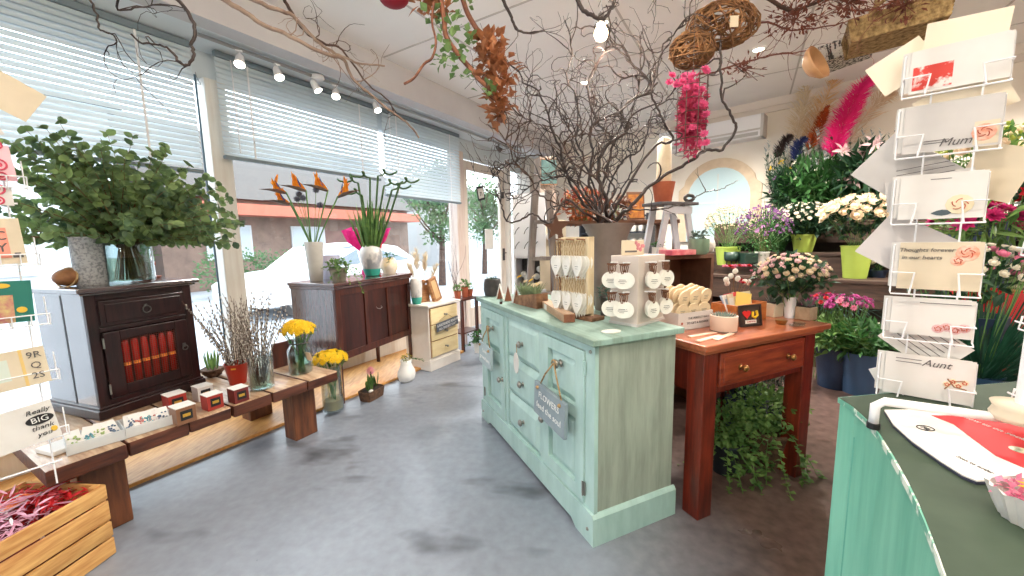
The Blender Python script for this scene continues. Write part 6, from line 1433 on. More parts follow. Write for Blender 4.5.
# floor buckets with pink/purple flowers and eucalyptus leaves
for i, (px, py, lab, sc) in enumerate(((833, 386, 'left navy bucket on the floor behind the table', 1), (858, 392, 'right navy bucket on the floor, with a blue rim', 1))):
    p = gz(px, py); t = tub('floor_bucket', lab, (p.x, p.y, 0), .105, .135, .33, NAVY if i == 0 else mat('blue_plastic', (66, 96, 132), .4))
    bunch('leafy_bunch', ['dense fresh green foliage in the left floor bucket', 'blue green foliage in the right floor bucket'][i], 'foliage', (p.x, p.y, .02), (.27, .2, .15), .42, LEAFL if i == 0 else LEAF, 420, [('dot', PW, 6, .012)], 151+i, .09, .028, .06, stems=26)
    bunch('dianthus_bunch', ['deep magenta carnation-like flowers above the left floor bucket', 'purple pink fringed flowers above the right floor bucket'][i], 'flowers', (p.x-.02, p.y+.12, .02), (.19, .12, .09), .66, leafmat('blue_green', (96, 130, 120), (60, 92, 86)), 80, [('carn', (petal('plum', (170, 40, 110), (120, 24, 76)), petal('orchid', (206, 90, 160), (160, 50, 120)))[i], 26, .032), ('carn', PR if i == 0 else PPK, 5, .03)], 155+i, .06, .008, .05, stems=26)
# ================================================================ feathers and pampas on the wall
def plume(label, pts, w_, mm, seed, x=.25, n=520, L=.16):
    g = random.Random(seed); P_ = [rwx(a, b_, x) for a, b_ in pts]; o = P_[0]; t = thing('feather_plume', label, 'feather', o); Q = [p-o for p in P_]; m = MB(); m.tube(Q, .005, 5); m.build('quill', mm, t); m = MB()
    for k in range(n):
        f_ = g.random(); s_ = f_*(len(Q)-1); i = min(int(s_), len(Q)-2); p = Q[i]+(Q[i+1]-Q[i])*(s_-i); d = (Q[i+1]-Q[i]).normalized()
        sd = V((g.uniform(-1, 1), g.uniform(-.6, .6), g.uniform(-1, 1))); sd = (sd-d*sd.dot(d)).normalized(); env = sin(pi*min(1, .3+f_*.68))
        m.leaf(p, sd+d*.9, V((0, -1, 0)), L*env*g.uniform(.5, 1.1)+.02, .007, .1, .3, 2)
    m.build('barbs', mm, t); return t
plume('long bright magenta feather plume reaching up on the wall', [(832, 156), (840, 132), (850, 110), (862, 88), (880, 71)], .1, petal('hot_pink', (246, 50, 150), (232, 26, 126), .35), 1, x=.4, n=1500, L=.17)
plume('rust orange plume at the foot of the magenta one', [(808, 150), (814, 138), (822, 120), (828, 106)], .1, petal('rust_plume', (206, 96, 40), (150, 66, 30), .2), 2, x=.28, L=.09)
plume('left beige pampas plume beside the wall feathers', [(796, 142), (800, 120), (806, 100), (803, 76)], .1, PGY, 3, x=.22, L=.2, n=300)
plume('middle beige pampas plume leaning right', [(806, 140), (818, 115), (830, 90), (836, 76)], .1, petal('tan_plume', (236, 208, 160), (214, 178, 126), .45), 4, x=.2, L=.18, n=300)
plume('pale wide pampas plume right of the magenta feather', [(845, 150), (862, 120), (880, 98), (896, 92)], .1, petal('pale_plume', (236, 214, 190), (216, 190, 160), .3), 5, x=.16, L=.2, n=260)
plume('dark brown feather tuft at the left of the plumes', [(776, 158), (781, 148), (786, 140), (792, 136)], .1, petal('dark_plume', (62, 44, 40), (40, 30, 32), .1), 6, x=.3, L=.08)
plume('navy blue feather tuft below the orange plume', [(795, 160), (797, 150), (800, 143), (806, 138)], .1, petal('navy_plume', (40, 56, 110), (26, 36, 80), .1), 7, x=.32, L=.08)
# ================================================================ jade counter, front right
CT = .90
cpt = [gz(x_, y_, CT) for x_, y_ in ((838, 397), (852, 406), (864, 417), (878, 433), (892, 456), (906, 481), (917, 503), (927, 527), (937, 553), (946, 578))]
c_in = [V((p.x, p.y, 0)) for p in cpt]; c_in.append(V((.40, .28, 0)))
far = [V((1.75, .95, 0)), V((1.75, .05, 0)), V((.42, -.1, 0))]
co = thing('shop_counter', 'jade green painted counter with a curved edge and dark sage top', 'counter', (c_in[0].x, c_in[0].y, 0)); o0 = V(co.location)
def shrink(P_, k): 
    c = sum(P_, V((0, 0, 0)))/len(P_); return [p+(c-p).normalized()*k for p in P_]
outline = c_in+far[::-1]
outl = [p-o0 for p in (c_in+[far[2], far[1], far[0]])]
m = MB(); q = shrink(outl, .006); m.prismz([(p.x, p.y) for p in q][::-1] if False else [(p.x, p.y) for p in q], 0, CT-.0125); m.build('body', GREENC, co)
m = MB(); m.prismz([(p.x, p.y) for p in outl], CT-.012, CT-.001); m.build('worn_edge', GREENE, co)
m = MB(); q = shrink(outl, .003); m.prismz([(p.x, p.y) for p in q], CT-.0009, CT); m.build('counter_top', GREENT, co)
m = MB(); ed = shrink(outl, .02)
for k in range(len(ed)-5):
    pass
for f_ in (1, 6, 7):
    p = (ed[f_]); n_ = V((-1, -.4, 0)).normalized(); m = MB(); m.M = Matrix.Translation((p.x, p.y, 0)); m.box(-.006, .006, -.006, .006, .03, CT-.06); m.build('grooved_moulding', mat('jade_shadow_line', (96, 166, 146), .6), co)
# leaflet board on the counter
lz = CT+.0005; pl = [gz(x_, y_, CT) for x_, y_ in ((884, 413), (893, 428), (912, 445), (940, 465), (962, 479), (976, 485), (1000, 484), (1040, 480), (1060, 430), (1008, 417), (940, 412))]; lo = V((pl[0].x, pl[0].y, lz))
t = thing('counter_leaflet', 'white and red laminated sign board lying on the sage counter top', 'sign', lo); m = MB(); m.prismz([(p.x-lo.x, p.y-lo.y) for p in pl], 0, .004); m.build('backing', mat('dark_edge', (60, 60, 80), .4), t)
m = MB(); m.prismz([(p.x-lo.x, p.y-lo.y) for p in pl], .0042, .0062); m.build('printed_sheet', PAPER, t)
rp = [gz(x_, y_, CT) for x_, y_ in ((931, 419), (953, 428), (975, 445), (995, 460), (1022, 472), (1044, 478), (1056, 436), (1006, 420))]; m = MB(); m.prismz([(p.x-lo.x, p.y-lo.y) for p in rp], .0064, .007); m.build('red_panel', mat('coral_red_print', (206, 60, 64), .6, spec=.2), t)
a_ = gz(968, 434, CT)-lo; dd_ = gz(1012, 454, CT)-gz(950, 428, CT)
text('follow us on social media', .013, PAPER, t, (a_.x+.05, a_.y-.01, .0073), rx=0, rz=az(dd_))
a_ = gz(925, 432, CT)-lo; m = MB(); m.tube([(a_.x+.012*cos(k), a_.y+.01*sin(k), .0068) for k in [j*pi/8 for j in range(17)]], .0009, 4); m.build('printed_logo', INKD, t); text('FB', .012, INKD, t, (a_.x, a_.y, .0066), rx=0, rz=az(dd_))
a_ = gz(974, 469, CT)-lo; text('Scan to order', .008, INK, t, (a_.x, a_.y, .0066), rx=0, rz=az(dd_))
a_ = gz(1020, 455, CT)-lo; m = MB(); m.lathe([(0, .0072), (.012, .0072), (.012, .0078), (0, .0078)], 20, (a_.x, a_.y, 0)); m.build('round_seal', mat('seal_cream', (226, 220, 190), .4, c2=(110, 130, 100), scale=90), t)
# paper wrapped pot bottom right
p = gz(1018, 520, CT); t = thing('paper_wrapped_plant', 'white paper wrapped pot of pink petals with a yellow bloom on the counter corner', 'flowers', (p.x+.012, p.y-.005, lz)); m = MB()
n = 30; vs = []; fs = []; g = random.Random(3)
for j, (r_, z) in enumerate(((.026, 0), (.032, .015), (.037, .03), (.04, .038), (.036, .036))):
    for k in range(n): a = 2*pi*k/n; w_ = 1+.04*(1 if k % 2 else -1); vs.append((cos(a)*r_*w_, sin(a)*r_*w_, z+(g.uniform(-.002, .003) if j > 2 else 0)))
for j in range(4):
    for k in range(n): fs.append((j*n+k, j*n+(k+1) % n, (j+1)*n+(k+1) % n, (j+1)*n+k))
fs.append(tuple(range(n))[::-1]); m.add(vs, fs); m.build('paper_wrap', PAPER, t)
m = MB(); leafcloud(m, (0, 0, .034), (.033, .033, .008), 160, .01, .007, seed=7, rndl=True); m.build('pink_petals', PPK, t); bloom(t, 'daisy', PY, (-.004, -.006, .045), (0, -.2, 1), .021)
# ================================================================ card spinner
A0 = V((.775, .85, 0)); A1 = V((.90, .74, 0)); AD = (A1-A0).normalized(); RZA = az(AD); AN = V((AD.y, -AD.x, 0)); Lw = (A1-A0).length
PP_ = gz(1016, 452, CT); pole = V((PP_.x, PP_.y, 0))
sp = thing('card_spinner', 'tall white wire card spinner standing on the jade counter', 'card rack', (pole.x, pole.y, CT+.0005), RZA)
SM = Matrix.Translation(sp.location) @ Matrix.Rotation(RZA, 4, 'Z'); SMi = SM.inverted()
m = MB(); m.cyl((0, 0, .05), (0, 0, 1.15), .009, n=12); m.build('pole', WIRE, sp)
m = MB(); m.lathe([(.01, .05), (.032, .052), (.034, .06), (.03, .07), (.034, .078), (.01, .08)], 24); m.build('hub', mat('cream_hub', (222, 206, 182), .4), sp, smooth=True)
ft = SMi @ (gz(873, 428, CT)); ft2 = SMi @ gz(1060, 520, CT)
for q in (ft, V((.12, -.12, 0)), V((.1, .14, 0))):
    m = MB(); m.tube([(q.x, q.y, .003), (q.x, q.y, .042), (q.x*.93, q.y*.93, .052), (0, 0, .052)], .0075, 10); f_ = m.build('foot', WIRE, sp, smooth=True); m = MB(); m.cyl((q.x, q.y, -.0005), (q.x, q.y, .01), .0095, n=12); m.build('foot_cap', BLACK, f_)
def facep(px, py, off=0.0):
    d = ray(px, py); s_ = (A0-EYE).dot(AN)/d.dot(AN); return EYE+d*s_+AN*off
def pocket(pl, pr, hh, off):
    """wire pocket whose lower left / lower right corners are seen at pl, pr"""
    a = SMi @ facep(*pl, off); b_ = SMi @ facep(*pr, off); z0 = (a.z+b_.z)/2; x0, x1 = a.x, b_.x; y_ = a.y; m = MB(); w_ = x1-x0; t_ = .018
    m.tube([(x0, y_+t_, z0+hh), (x0, y_+t_, z0), (x0, y_, z0-.004), (x1, y_, z0-.004), (x1, y_+t_, z0), (x1, y_+t_, z0+hh), (x0, y_+t_, z0+hh)], .0017, 6)
    for s_, xx in ((1, x0), (-1, x1)): m.tube([(xx, y_+t_, z0+hh*.42), (xx, y_, z0+hh*.42), (xx+s_*w_*.26, y_, z0+hh*.42), (xx+s_*w_*.22, y_, z0-.004)], .0017, 6)
    for xx in (x0+w_*.3, x0+w_*.78): m.tube([(xx, y_+t_+.002, z0+hh), (xx, y_+t_+.002, z0-.05)], .0016, 6)
    m.build('card_pocket', WIRE, sp)
def card(pl, pr, hh, label, deco=None, mm=PAPER, off=0.0, lean=0, name='greeting_card', cat='greeting card', group=None, n=1):
    a = facep(*pl, off); b_ = facep(*pr, off); w_ = (V((b_.x-a.x, b_.y-a.y, 0))).length; z0 = (a.z+b_.z)/2
    t = thing(name, label, cat, (a.x, a.y, z0), RZA, group, ry=0); m = MB()
    m.box(0, w_, 0, .0015, 0, hh); m.build('card_sheet', mm, t)
    if deco: deco(t, w_, hh)
    return t
ROSEP = mat('printed_coral_rose', (226, 140, 110), .6, c2=(240, 200, 180), scale=60)
def printed_rose(t, x_, z_, r_, mm=None):
    m = MB(); m.ball((x_, -.0008, z_), r_, 12, 6, (r_, .0009, r_)); q = m.build('printed_rose', mm or ROSEP, t); m = MB()
    for k in range(5): a = k*1.3; m.tube([(x_+r_*.6*cos(a+j*.3)*(1-j*.12), -.002, z_+r_*.6*sin(a+j*.3)*(1-j*.12)) for j in range(5)], .0008, 4)
    m.build('petal_lines', mat('rose_line_print', (190, 90, 66), .6), q)
def lines(t, x0, x1, zs):
    m = MB()
    for z in zs: m.box(x0, x1, -.0007, -.0001, z, z+.0012)
    m.build('printed_lines', INK, t)
def dc_mum(t, w_, h_): lines(t, .03, w_*.5, (h_*.22, h_*.17)); text('Mum', .021, INK, t, (w_*.56, -.001, h_*.16), shear=.35); printed_rose(t, w_*.84, h_*.28, .016); m = MB(); m.box(w_*.74, w_*.98, -.0006, -.0001, .004, h_*.5); m.build('photo_panel', PAPERC, t)
def dc_blank(t, w_, h_): lines(t, w_*.36, w_*.6, (h_*.88,)); printed_rose(t, w_*.72, h_*.3, .019, mat('printed_cream_rose', (226, 212, 180), .6, c2=(206, 186, 150), scale=60)); m = MB(); m.leaf((w_*.66, -.001, h_*.14), (-1, 0, -.05), (0, -1, 0), .03, .012, 0, 0, 4); m.build('printed_leaf', mat('slate_leaf_print', (70, 84, 92), .6), t)
def dc_brother(t, w_, h_): text('Thoughts forever', .011, INK, t, (w_*.33, -.001, h_*.84), shear=.2); text('in our hearts', .011, INK, t, (w_*.28, -.001, h_*.68), shear=.2); printed_rose(t, w_*.82, h_*.78, .016); printed_rose(t, w_*.72, h_*.62, .01)
def dc_blossom(t, w_, h_): lines(t, w_*.35, w_*.95, (h_*.88,)); [printed_rose(t, w_*(.6+.1*k), h_*(.22+.06*(k % 2)), .009, mat('printed_blush', (226, 190, 190), .6, c2=(206, 160, 160), scale=60)) for k in range(4)]
def dc_aunt(t, w_, h_): text('Aunt', .02, INK, t, (w_*.58, -.001, h_*.84), shear=.35); lines(t, w_*.12, w_*.42, (h_*.88, h_*.8)); m = MB(); m.tube([(w_*.7, -.001, h_*.3), (w_*.78, -.001, h_*.5), (w_*.9, -.001, h_*.55)], .0012, 4); m.tube([(w_*.72, -.001, h_*.55), (w_*.8, -.001, h_*.38), (w_*.93, -.001, h_*.35)], .0012, 4); m.build('printed_twig', mat('twig_print', (150, 110, 80), .6), t); [printed_rose(t, w_*(.72+.06*k), h_*(.42+.08*(k % 2)), .006, mat('printed_cream_rose', (226, 212, 180), .6)) for k in range(4)]
def dc_red(t, w_, h_): m = MB(); m.box(.004, w_*.45, -.0006, -.0001, .006, .05); m.build('photo_panel', mat('printed_red_flower', (206, 60, 50), .6, c2=(236, 226, 220), scale=40, lo=.5, hi=.6), t)
rows = [((882, 395), (972, 402), .09, dc_aunt, 'Aunt card with a blossom twig, lowest pocket of the spinner'),
        ((889, 334), (972, 338), .077, dc_blossom, 'white card with blush blossoms, second pocket from the bottom'),
        ((896, 288), (979, 292), .096, dc_brother, 'cream card with handwriting and roses, third pocket from the bottom'),
        ((897, 222), (984, 215), .088, dc_blank, 'pale landscape card with a cream rose and dark leaf on the spinner'),
        ((901, 158), (1000, 141), .092, dc_mum, 'grey white card reading Mum with a coral rose'),
        ((908, 96), (1010, 76), .08, dc_red, 'card with red flower photo in the topmost full pocket')]
for i, (a, b_, hh, dc, lab) in enumerate(rows):
    card(a, b_, hh, lab, dc, PAPERC if i == 2 else PAPERG if i in (4,) else PAPER, .0)
    pocket((a[0]-6, a[1]+3), (b_[0]+1, b_[1]+3), hh*1.02, .012)
    for k in range(3): card((a[0]-4-2*k, a[1]-2), (b_[0]-4-2*k, b_[1]-2), hh*.97, 'white cards packed behind the front one in %s' % ('the lowest spinner pocket', 'the second spinner pocket from below', 'the third spinner pocket from below', 'the fourth spinner pocket from below', 'the pocket with the Mum card', 'the topmost spinner pocket')[i], None, PAPER, -.004-.003*k, group='cards packed in pocket %s of the spinner' % ('one', 'two', 'three', 'four', 'five', 'six')[i])
# diamond-turned envelopes behind the cards
def env(px, py, w_, hh, ang, label, mm, off=-.03, pr=False):
    w_ *= .9; hh *= .9; p = facep(px, py, off); t = thing('envelope', label, 'envelope', p, RZA, 'envelopes turned corner up behind the spinner cards', ry=radians(ang)); m = MB(); m.box(-w_/2, w_/2, 0, .0015, -hh/2, hh/2); m.build('paper', mm, t)
    m = MB(); m.add([(-w_/2, -.0004, hh/2), (w_/2, -.0004, hh/2), (0, -.0004, .0)], [(0, 2, 1)]); m.build('flap', mm, t)
    if pr:
        m = MB()
        for k in range(8): m.box(-w_*.35, w_*.3, -.0012, -.0006, -hh*.3+.01*k, -hh*.3+.01*k+.0012)
        m.build('printed_lines', INK, t)
GRYE = mat('grey_envelope', (206, 200, 198), .6); CRE = mat('cream_envelope', (238, 224, 200), .6)
env(912, 250, .16, .115, 33, 'pale grey envelope corner jutting out left of the third card', GRYE)
env(925, 345, .13, .09, 38, 'printed sheet turned diagonally behind the second lowest card', PAPER, -.022, True)
env(915, 385, .13, .1, -28, 'printed leaflet slanting behind the Aunt card', PAPER, -.026, True)
env(903, 62, .1, .08, -30, 'cream envelope corner jutting left at the top of the spinner', CRE)
env(905, 170, .15, .115, 40, 'pale envelope slanting down left between the Mum and rose cards', PAPERG)
env(966, 34, .12, .08, 4, 'large cream envelope at the very top of the spinner', CRE, -.01)
env(965, 100, .13, .09, -24, 'cream card with green foliage print behind the Mum card', CRE, -.016)
env(930, 190, .14, .07, -8, 'grey card printed with names behind the pale landscape card', PAPERG, -.018, True)
env(895, 405, .06, .12, 8, 'white paper sheet hanging below the lowest pocket', PAPER, -.03)
env(1000, 170, .09, .11, 20, 'pale envelope right of the Mum card', PAPERC, -.03)
# cards in the right hand face, seen edge-on at the frame edge
for i, (px, py, hh) in enumerate(((1010, 252, .05), (1008, 322, .05), (1001, 390, .06))):
    p = facep(px, py, .05)+AD*.01; t = thing('greeting_card', ['card stack at the right frame edge, highest', 'card stack at the right frame edge, in the middle', 'card stack at the right frame edge, lowest'][i], 'greeting card', p, RZA-.9, 'cards on the right face of the spinner', ry=radians(8))
    m = MB()
    for k in range(5): m.box(0, .1, .003*k, .0015+.003*k, 0, hh)
    m.build('card_sheet', PAPER, t)
    m = MB(); m.tube([(-.004, -.006, .02), (-.004, -.006, -.004), (.1, -.006, -.004)], .0017, 5); m.tube([(-.012, -.006, .008), (.03, -.006, .008)], .0017, 5); m.build('wire_clip', WIRE, t)
# ================================================================ twisted willow in the urn
UT = V((UB.x, UB.y, DZ+.36))
def curly(g, p, d, n, st_, r0, ms, curl=1.15, up=.14, depth=0, br=.13):
    p = V(p); d = V(d).normalized(); pts = [p.copy()]; ax = V((g.uniform(-1, 1), g.uniform(-1, 1), g.uniform(-1, 1))).normalized(); c = g.uniform(.2, 1)*curl
    for k in range(n):
        if g.random() < .3: ax = V((g.uniform(-1, 1), g.uniform(-1, 1), g.uniform(-1, 1))).normalized(); c = g.uniform(-1, 1)*curl
        d = (Matrix.Rotation(c, 3, ax) @ d+V((0, 0, up))).normalized(); p = p+d*st_; pts.append(p.copy())
        if depth > 0 and g.random() < br and k > 1:
            sd = (d+V((g.uniform(-1, 1), g.uniform(-1, 1), g.uniform(-.4, 1)))).normalized(); curly(g, p, sd, max(4, int(n*.6)), st_*.85, r0*.5, ms, curl, up, depth-1, br)
    ms.tube(pts, [max(.0009, r0*(1-k/(n+2))) for k in range(n+1)], 5)
def smooth_path(P_, sub=4, wob=.0, g=None):
    out = []; n = len(P_)
    for i in range(n-1):
        p0, p1, p2, p3 = P_[max(i-1, 0)], P_[i], P_[i+1], P_[min(i+2, n-1)]
        for k in range(sub):
            t = k/sub; q = .5*((2*p1)+(p2-p0)*t+(2*p0-5*p1+4*p2-p3)*t*t+(3*p1-p0-3*p2+p3)*t**3)
            if wob: q = q+V((g.uniform(-wob, wob), g.uniform(-wob, wob), g.uniform(-wob, wob)))
            out.append(q)
    out.append(P_[-1]); return out
def willow(path, Y0, Y1, r0, r1, label, seed, tw=10, mm=WILLOW, tl=(10, 18), group='twisted willow branches in the zinc urn', base=True, name='willow_branch', cat='branch', up=.12, st_=.022, lean=1.0):
    g = random.Random(seed); n = len(path); P_ = []
    for i, (px, py) in enumerate(path):
        Y = Y0+(Y1-Y0)*(i/(n-1)); P_.append(gy(px, py, Y))
    if base: a = g.uniform(0, 6.28); P_ = [UT+V((cos(a)*.03, sin(a)*.03, 0)), UT+V((cos(a)*.05, sin(a)*.05, .09))]+P_
    o = P_[0].copy(); Q = [p-o for p in smooth_path(P_, 5, .0055 if base else .003, g)]; N_ = len(Q); m = MB(); m.tube(Q, [r0+(r1-r0)*(i/(N_-1)) for i in range(N_)], 7)
    for k in range(max(3, int(tw*.75))):
        i = g.randrange(int(N_*.25), N_-1); d = (Q[min(i+1, N_-1)]-Q[i]).normalized()+V((g.uniform(-1, 1), g.uniform(-1, 1), g.uniform(-.2, .8)))*lean
        curly(g, Q[i], d, g.randint(*tl), st_*1.1, max(.0036, r0*.5) if base else max(.002, r0*.3), m, up=up, depth=1)
    return single(m, name, mm, label, cat, o, 0, group, smooth=True)
yu = UT.y
willow([(622, 214), (634, 203), (646, 189), (668, 173), (690, 162), (706, 150), (722, 149), (735, 130), (733, 118), (723, 100), (721, 70), (720, 40)], yu, yu-.1, .011, .005, 'thickest willow branch, reaching far right then straight up by the pink flowers', 1, 5, lean=.6)
willow([(612, 205), (640, 210), (668, 208), (690, 200), (704, 192), (716, 190), (724, 188), (738, 180)], yu+.15, yu+.3, .005, .002, 'thin willow branch reaching right across the arched mirror', 2, 4, lean=.6, tl=(5, 9))
willow([(606, 200), (598, 175), (604, 150), (628, 128), (622, 112), (634, 98), (652, 92), (645, 75), (628, 60), (612, 42), (609, 30)], yu, yu+.1, .012, .004, 'central willow trunk zigzagging up to the middle of the ceiling', 3, 14)
willow([(618, 205), (650, 150), (672, 140), (660, 115), (652, 95), (658, 70), (662, 48), (675, 32), (690, 18)], yu-.05, yu-.1, .008, .003, 'willow branch curving up towards the wicker ball', 4, 12)
willow([(594, 200), (589, 180), (592, 150), (590, 128), (606, 118), (618, 112), (636, 96), (640, 70), (640, 35)], yu+.05, yu, .009, .003, 'willow branch left of the central trunk, rising to the light', 5, 12)
willow([(588, 208), (574, 190), (566, 168), (560, 150), (552, 130), (548, 112), (541, 98), (540, 86)], yu-.05, yu-.25, .009, .003, 'willow branch leaning left, ending near the ivy garland', 6, 14)
willow([(584, 212), (566, 200), (556, 214), (548, 222), (532, 214), (518, 221), (509, 222), (503, 210), (499, 198), (495, 192)], yu-.1, yu-.2, .007, .003, 'lowest left willow branch looping towards the glass door', 7, 8, lean=.7)
willow([(590, 205), (570, 178), (552, 162), (535, 155), (522, 158), (508, 165), (499, 172), (494, 178)], yu-.05, yu-.25, .006, .002, 'left willow branch spreading level with the door top', 8, 16)
willow([(600, 205), (588, 170), (575, 150), (570, 130), (562, 118), (556, 100), (556, 80)], yu+.1, yu+.1, .007, .003, 'upright willow branch behind the left side of the clump', 9, 14)
willow([(606, 205), (612, 180), (624, 160), (640, 150), (648, 130), (652, 112), (668, 98), (676, 88)], yu+.1, yu+.1, .007, .003, 'willow branch right of centre with short twigs', 10, 14)
willow([(596, 208), (580, 192), (568, 176), (545, 180), (530, 186), (520, 196), (506, 200)], yu, yu-.15, .006, .002, 'willow branch curling out at the left middle', 11, 12)
willow([(600, 200), (608, 165), (612, 140), (600, 125), (592, 108), (588, 85), (600, 60), (610, 30), (606, 5)], yu+.05, yu+.05, .009, .003, 'tall willow branch in the middle reaching the top edge', 12, 14)
willow([(612, 208), (622, 188), (632, 172), (630, 150), (642, 128), (660, 120), (672, 112)], yu+.15, yu+.2, .006, .002, 'willow branch behind on the right side', 13, 12)
willow([(590, 205), (578, 185), (584, 160), (576, 140), (580, 118), (575, 95), (566, 78), (572, 50), (565, 20)], yu+.1, yu, .007, .003, 'long thin willow branch reaching up left of centre', 14, 14)
willow([(586, 210), (560, 205), (540, 195), (528, 176), (514, 160), (508, 145), (498, 130), (486, 125)], yu-.1, yu-.3, .005, .002, 'fine left willow branch rising towards the window rail', 15, 16, WILLOWB)
willow([(592, 206), (575, 170), (560, 140), (540, 125), (525, 118), (514, 112)], yu, yu-.1, .005, .002, 'brown twiggy willow branch on the upper left', 16, 16, WILLOWB)
willow([(602, 206), (596, 180), (570, 160), (566, 140), (590, 135), (600, 150), (590, 170)], yu-.06, yu-.08, .006, .002, 'willow branch coiling round itself low in the clump', 17, 14, WILLOWB)
willow([(606, 206), (615, 190), (604, 170), (618, 152), (605, 135), (618, 120), (628, 140)], yu-.04, yu, .006, .002, 'short coiling willow branch just above the urn', 18, 14)
# ================================================================ branches hung under the ceiling
def hung(path, Y0, Y1, r0, r1, label, seed, tw, mm, name='ceiling_branch', up=-.02, tl=(6, 12), st_=.03, lean=.9):
    return willow(path, Y0, Y1, r0, r1, label, seed, tw, mm, tl, 'twisted branches hung under the ceiling', False, name, 'branch', up, st_, lean)
hung([(170, -8), (185, 8), (195, 28), (191, 45), (194, 55), (187, 66), (178, 60), (168, 48), (155, 44), (140, 42), (131, 34)], 1.55, 1.5, .007, .003, 'dark twisted branch dangling in front of the left blind', 31, 4, WILLOW)
hung([(88, -4), (96, 12), (101, 30), (112, 34), (117, 42), (107, 48), (109, 55)], 1.5, 1.55, .004, .0015, 'thin curly twig dangling at the upper left', 32, 4, WILLOW, lean=.6)
hung([(120, -6), (118, 10), (140, 8), (160, 4), (185, 8)], 1.5, 1.6, .004, .002, 'thin dark branch crossing the top left corner', 33, 2, WILLOW, lean=.6)
hung([(215, -6), (245, 12), (262, 24), (290, 36), (325, 54), (344, 60), (352, 78), (372, 96), (392, 112), (408, 124), (419, 138)], 1.9, 2.4, .012, .005, 'long pale stripped branch running along the grey beam', 34, 4, PALEB, lean=.5)
hung([(235, -8), (268, 6), (290, 14), (302, 26), (316, 40), (330, 50), (345, 58), (362, 64), (385, 66)], 2.0, 2.4, .011, .005, 'brown twisted branch beside the pale one under the beam', 35, 6, PALEB, lean=.6)
hung([(282, -6), (292, 14), (308, 34), (326, 44), (342, 50), (368, 84), (388, 100), (395, 116)], 2.1, 2.5, .009, .003, 'thin brown branch tangled with the pale branches', 36, 9, WILLOWB, lean=.6)
hung([(500, -6), (510, 14), (516, 28), (530, 34), (545, 30)], 1.8, 1.9, .008, .003, 'dark curved branch end at the top centre', 37, 3, WILLOW, lean=.5)
hung([(575, -6), (582, 8), (592, 16), (604, 18), (612, 6), (618, -6)], 1.7, 1.7, .009, .006, 'dark branch looping round the top ceiling light', 38, 3, WILLOW, lean=.5)
hung([(735, 0), (700, 14), (735, 28), (768, 22), (790, 30), (830, 26), (850, 20)], 2.2, 2.4, .008, .003, 'reddish dried branch under the ceiling right of the wicker ball', 39, 14, mat('reddish_twig', (122, 70, 56), .7), lean=.8)
hung([(690, 76), (715, 72), (745, 62), (770, 56), (800, 52), (812, 50)], 2.3, 2.4, .006, .003, 'thin berried branch running right from the hanging pink flowers', 40, 12, mat('reddish_twig', (122, 70, 56), .7), tl=(4, 8))
hung([(760, -6), (790, 10), (808, 6), (830, -4)], 2.1, 2.2, .01, .006, 'thick dark branch at the top edge by the baskets', 41, 6, WILLOWB)
hung([(905, -6), (880, 8), (850, 10), (830, 4)], 2.0, 2.1, .006, .003, 'russet twig spray above the seagrass basket', 42, 14, mat('reddish_twig', (122, 70, 56), .7))
# dried clusters on those branches
g = random.Random(44)
for i, (px, py, Y, r, n, lab) in enumerate(((795, 18, 2.15, .16, 200, 'dried russet leaf cluster left of the seagrass basket'), (850, 2, 2.0, .14, 160, 'russet dried leaf spray above the seagrass basket'), (742, 68, 2.35, .12, 60, 'loose dried seed cluster under the wicker ball branch'), (905, 5, 2.0, .12, 120, 'russet spray right of the seagrass basket handles'))):
    p = gy(px, py, Y); m = MB(); leafcloud(m, (0, 0, 0), (r, r*.7, r*.6), n, .03, .014, seed=i+5, shell=.1)
    for k in range(12): m.tube([(0, 0, 0), (g.uniform(-r, r), g.uniform(-r, r)*.6, g.uniform(-r, r)*.6)], .002, 4)
    o_ = single(m, 'dried_leaf_cluster', petal('russet', (142, 82, 62), (96, 52, 44), .2), lab, 'dried leaves', p, group='dried leaf clusters under the ceiling'); o_['kind'] = 'stuff'
# ivy garland
IG = gy(440, -4, 1.75)
def gpath(P_, Y): return [gy(a, b_, Y)-IG for a, b_ in P_]
t = thing('ivy_garland', 'ivy and dried leaf garland hanging from the ceiling at the top centre', 'garland', IG)
m = MB(); m.tube(smooth_path(gpath([(440, -4), (444, 18), (446, 36), (458, 54), (472, 70), (480, 80), (496, 94), (502, 108), (500, 122)], 1.75), 4), .011, 7); m.tube(smooth_path(gpath([(462, -4), (468, 14), (480, 34), (488, 48), (500, 52)], 1.8), 4), [.011]*17, 7)
m.tube(smooth_path(gpath([(434, 2), (432, 22), (436, 42), (432, 58), (424, 64), (414, 78), (404, 84)], 1.72), 4), [.005]*25, 6); m.build('vine_stems', mat('ivy_wood', (140, 88, 62), .7, c2=(100, 58, 44), scale=20), t, smooth=True)
m = MB()
for a, b_, r, n in ((452, 24, .06, 40), (448, 48, .06, 40), (470, 44, .05, 34), (446, 62, .06, 36), (462, 72, .045, 24), (488, 92, .05, 34), (436, 14, .04, 20), (466, 2, .06, 34)): leafcloud(m, gpath([(a, b_)], 1.74)[0], (r, r, r), int(n*.55), .034, .03, seed=a, shell=.1)
m.build('ivy_leaves', leafmat('ivy_green', (136, 168, 104), (92, 126, 76)), t)
m = MB()
for a, b_, r, n in ((492, 56, .08, 70), (500, 74, .075, 80), (490, 44, .05, 40), (502, 96, .06, 60), (498, 112, .05, 40), (425, 2, .05, 40), (442, 8, .04, 20)): leafcloud(m, gpath([(a, b_)], 1.76)[0], (r, r, r), n, .05, .03, seed=a+1, shell=.1)
m.build('dried_leaves', petal('copper', (190, 128, 84), (136, 84, 56), .25), t)
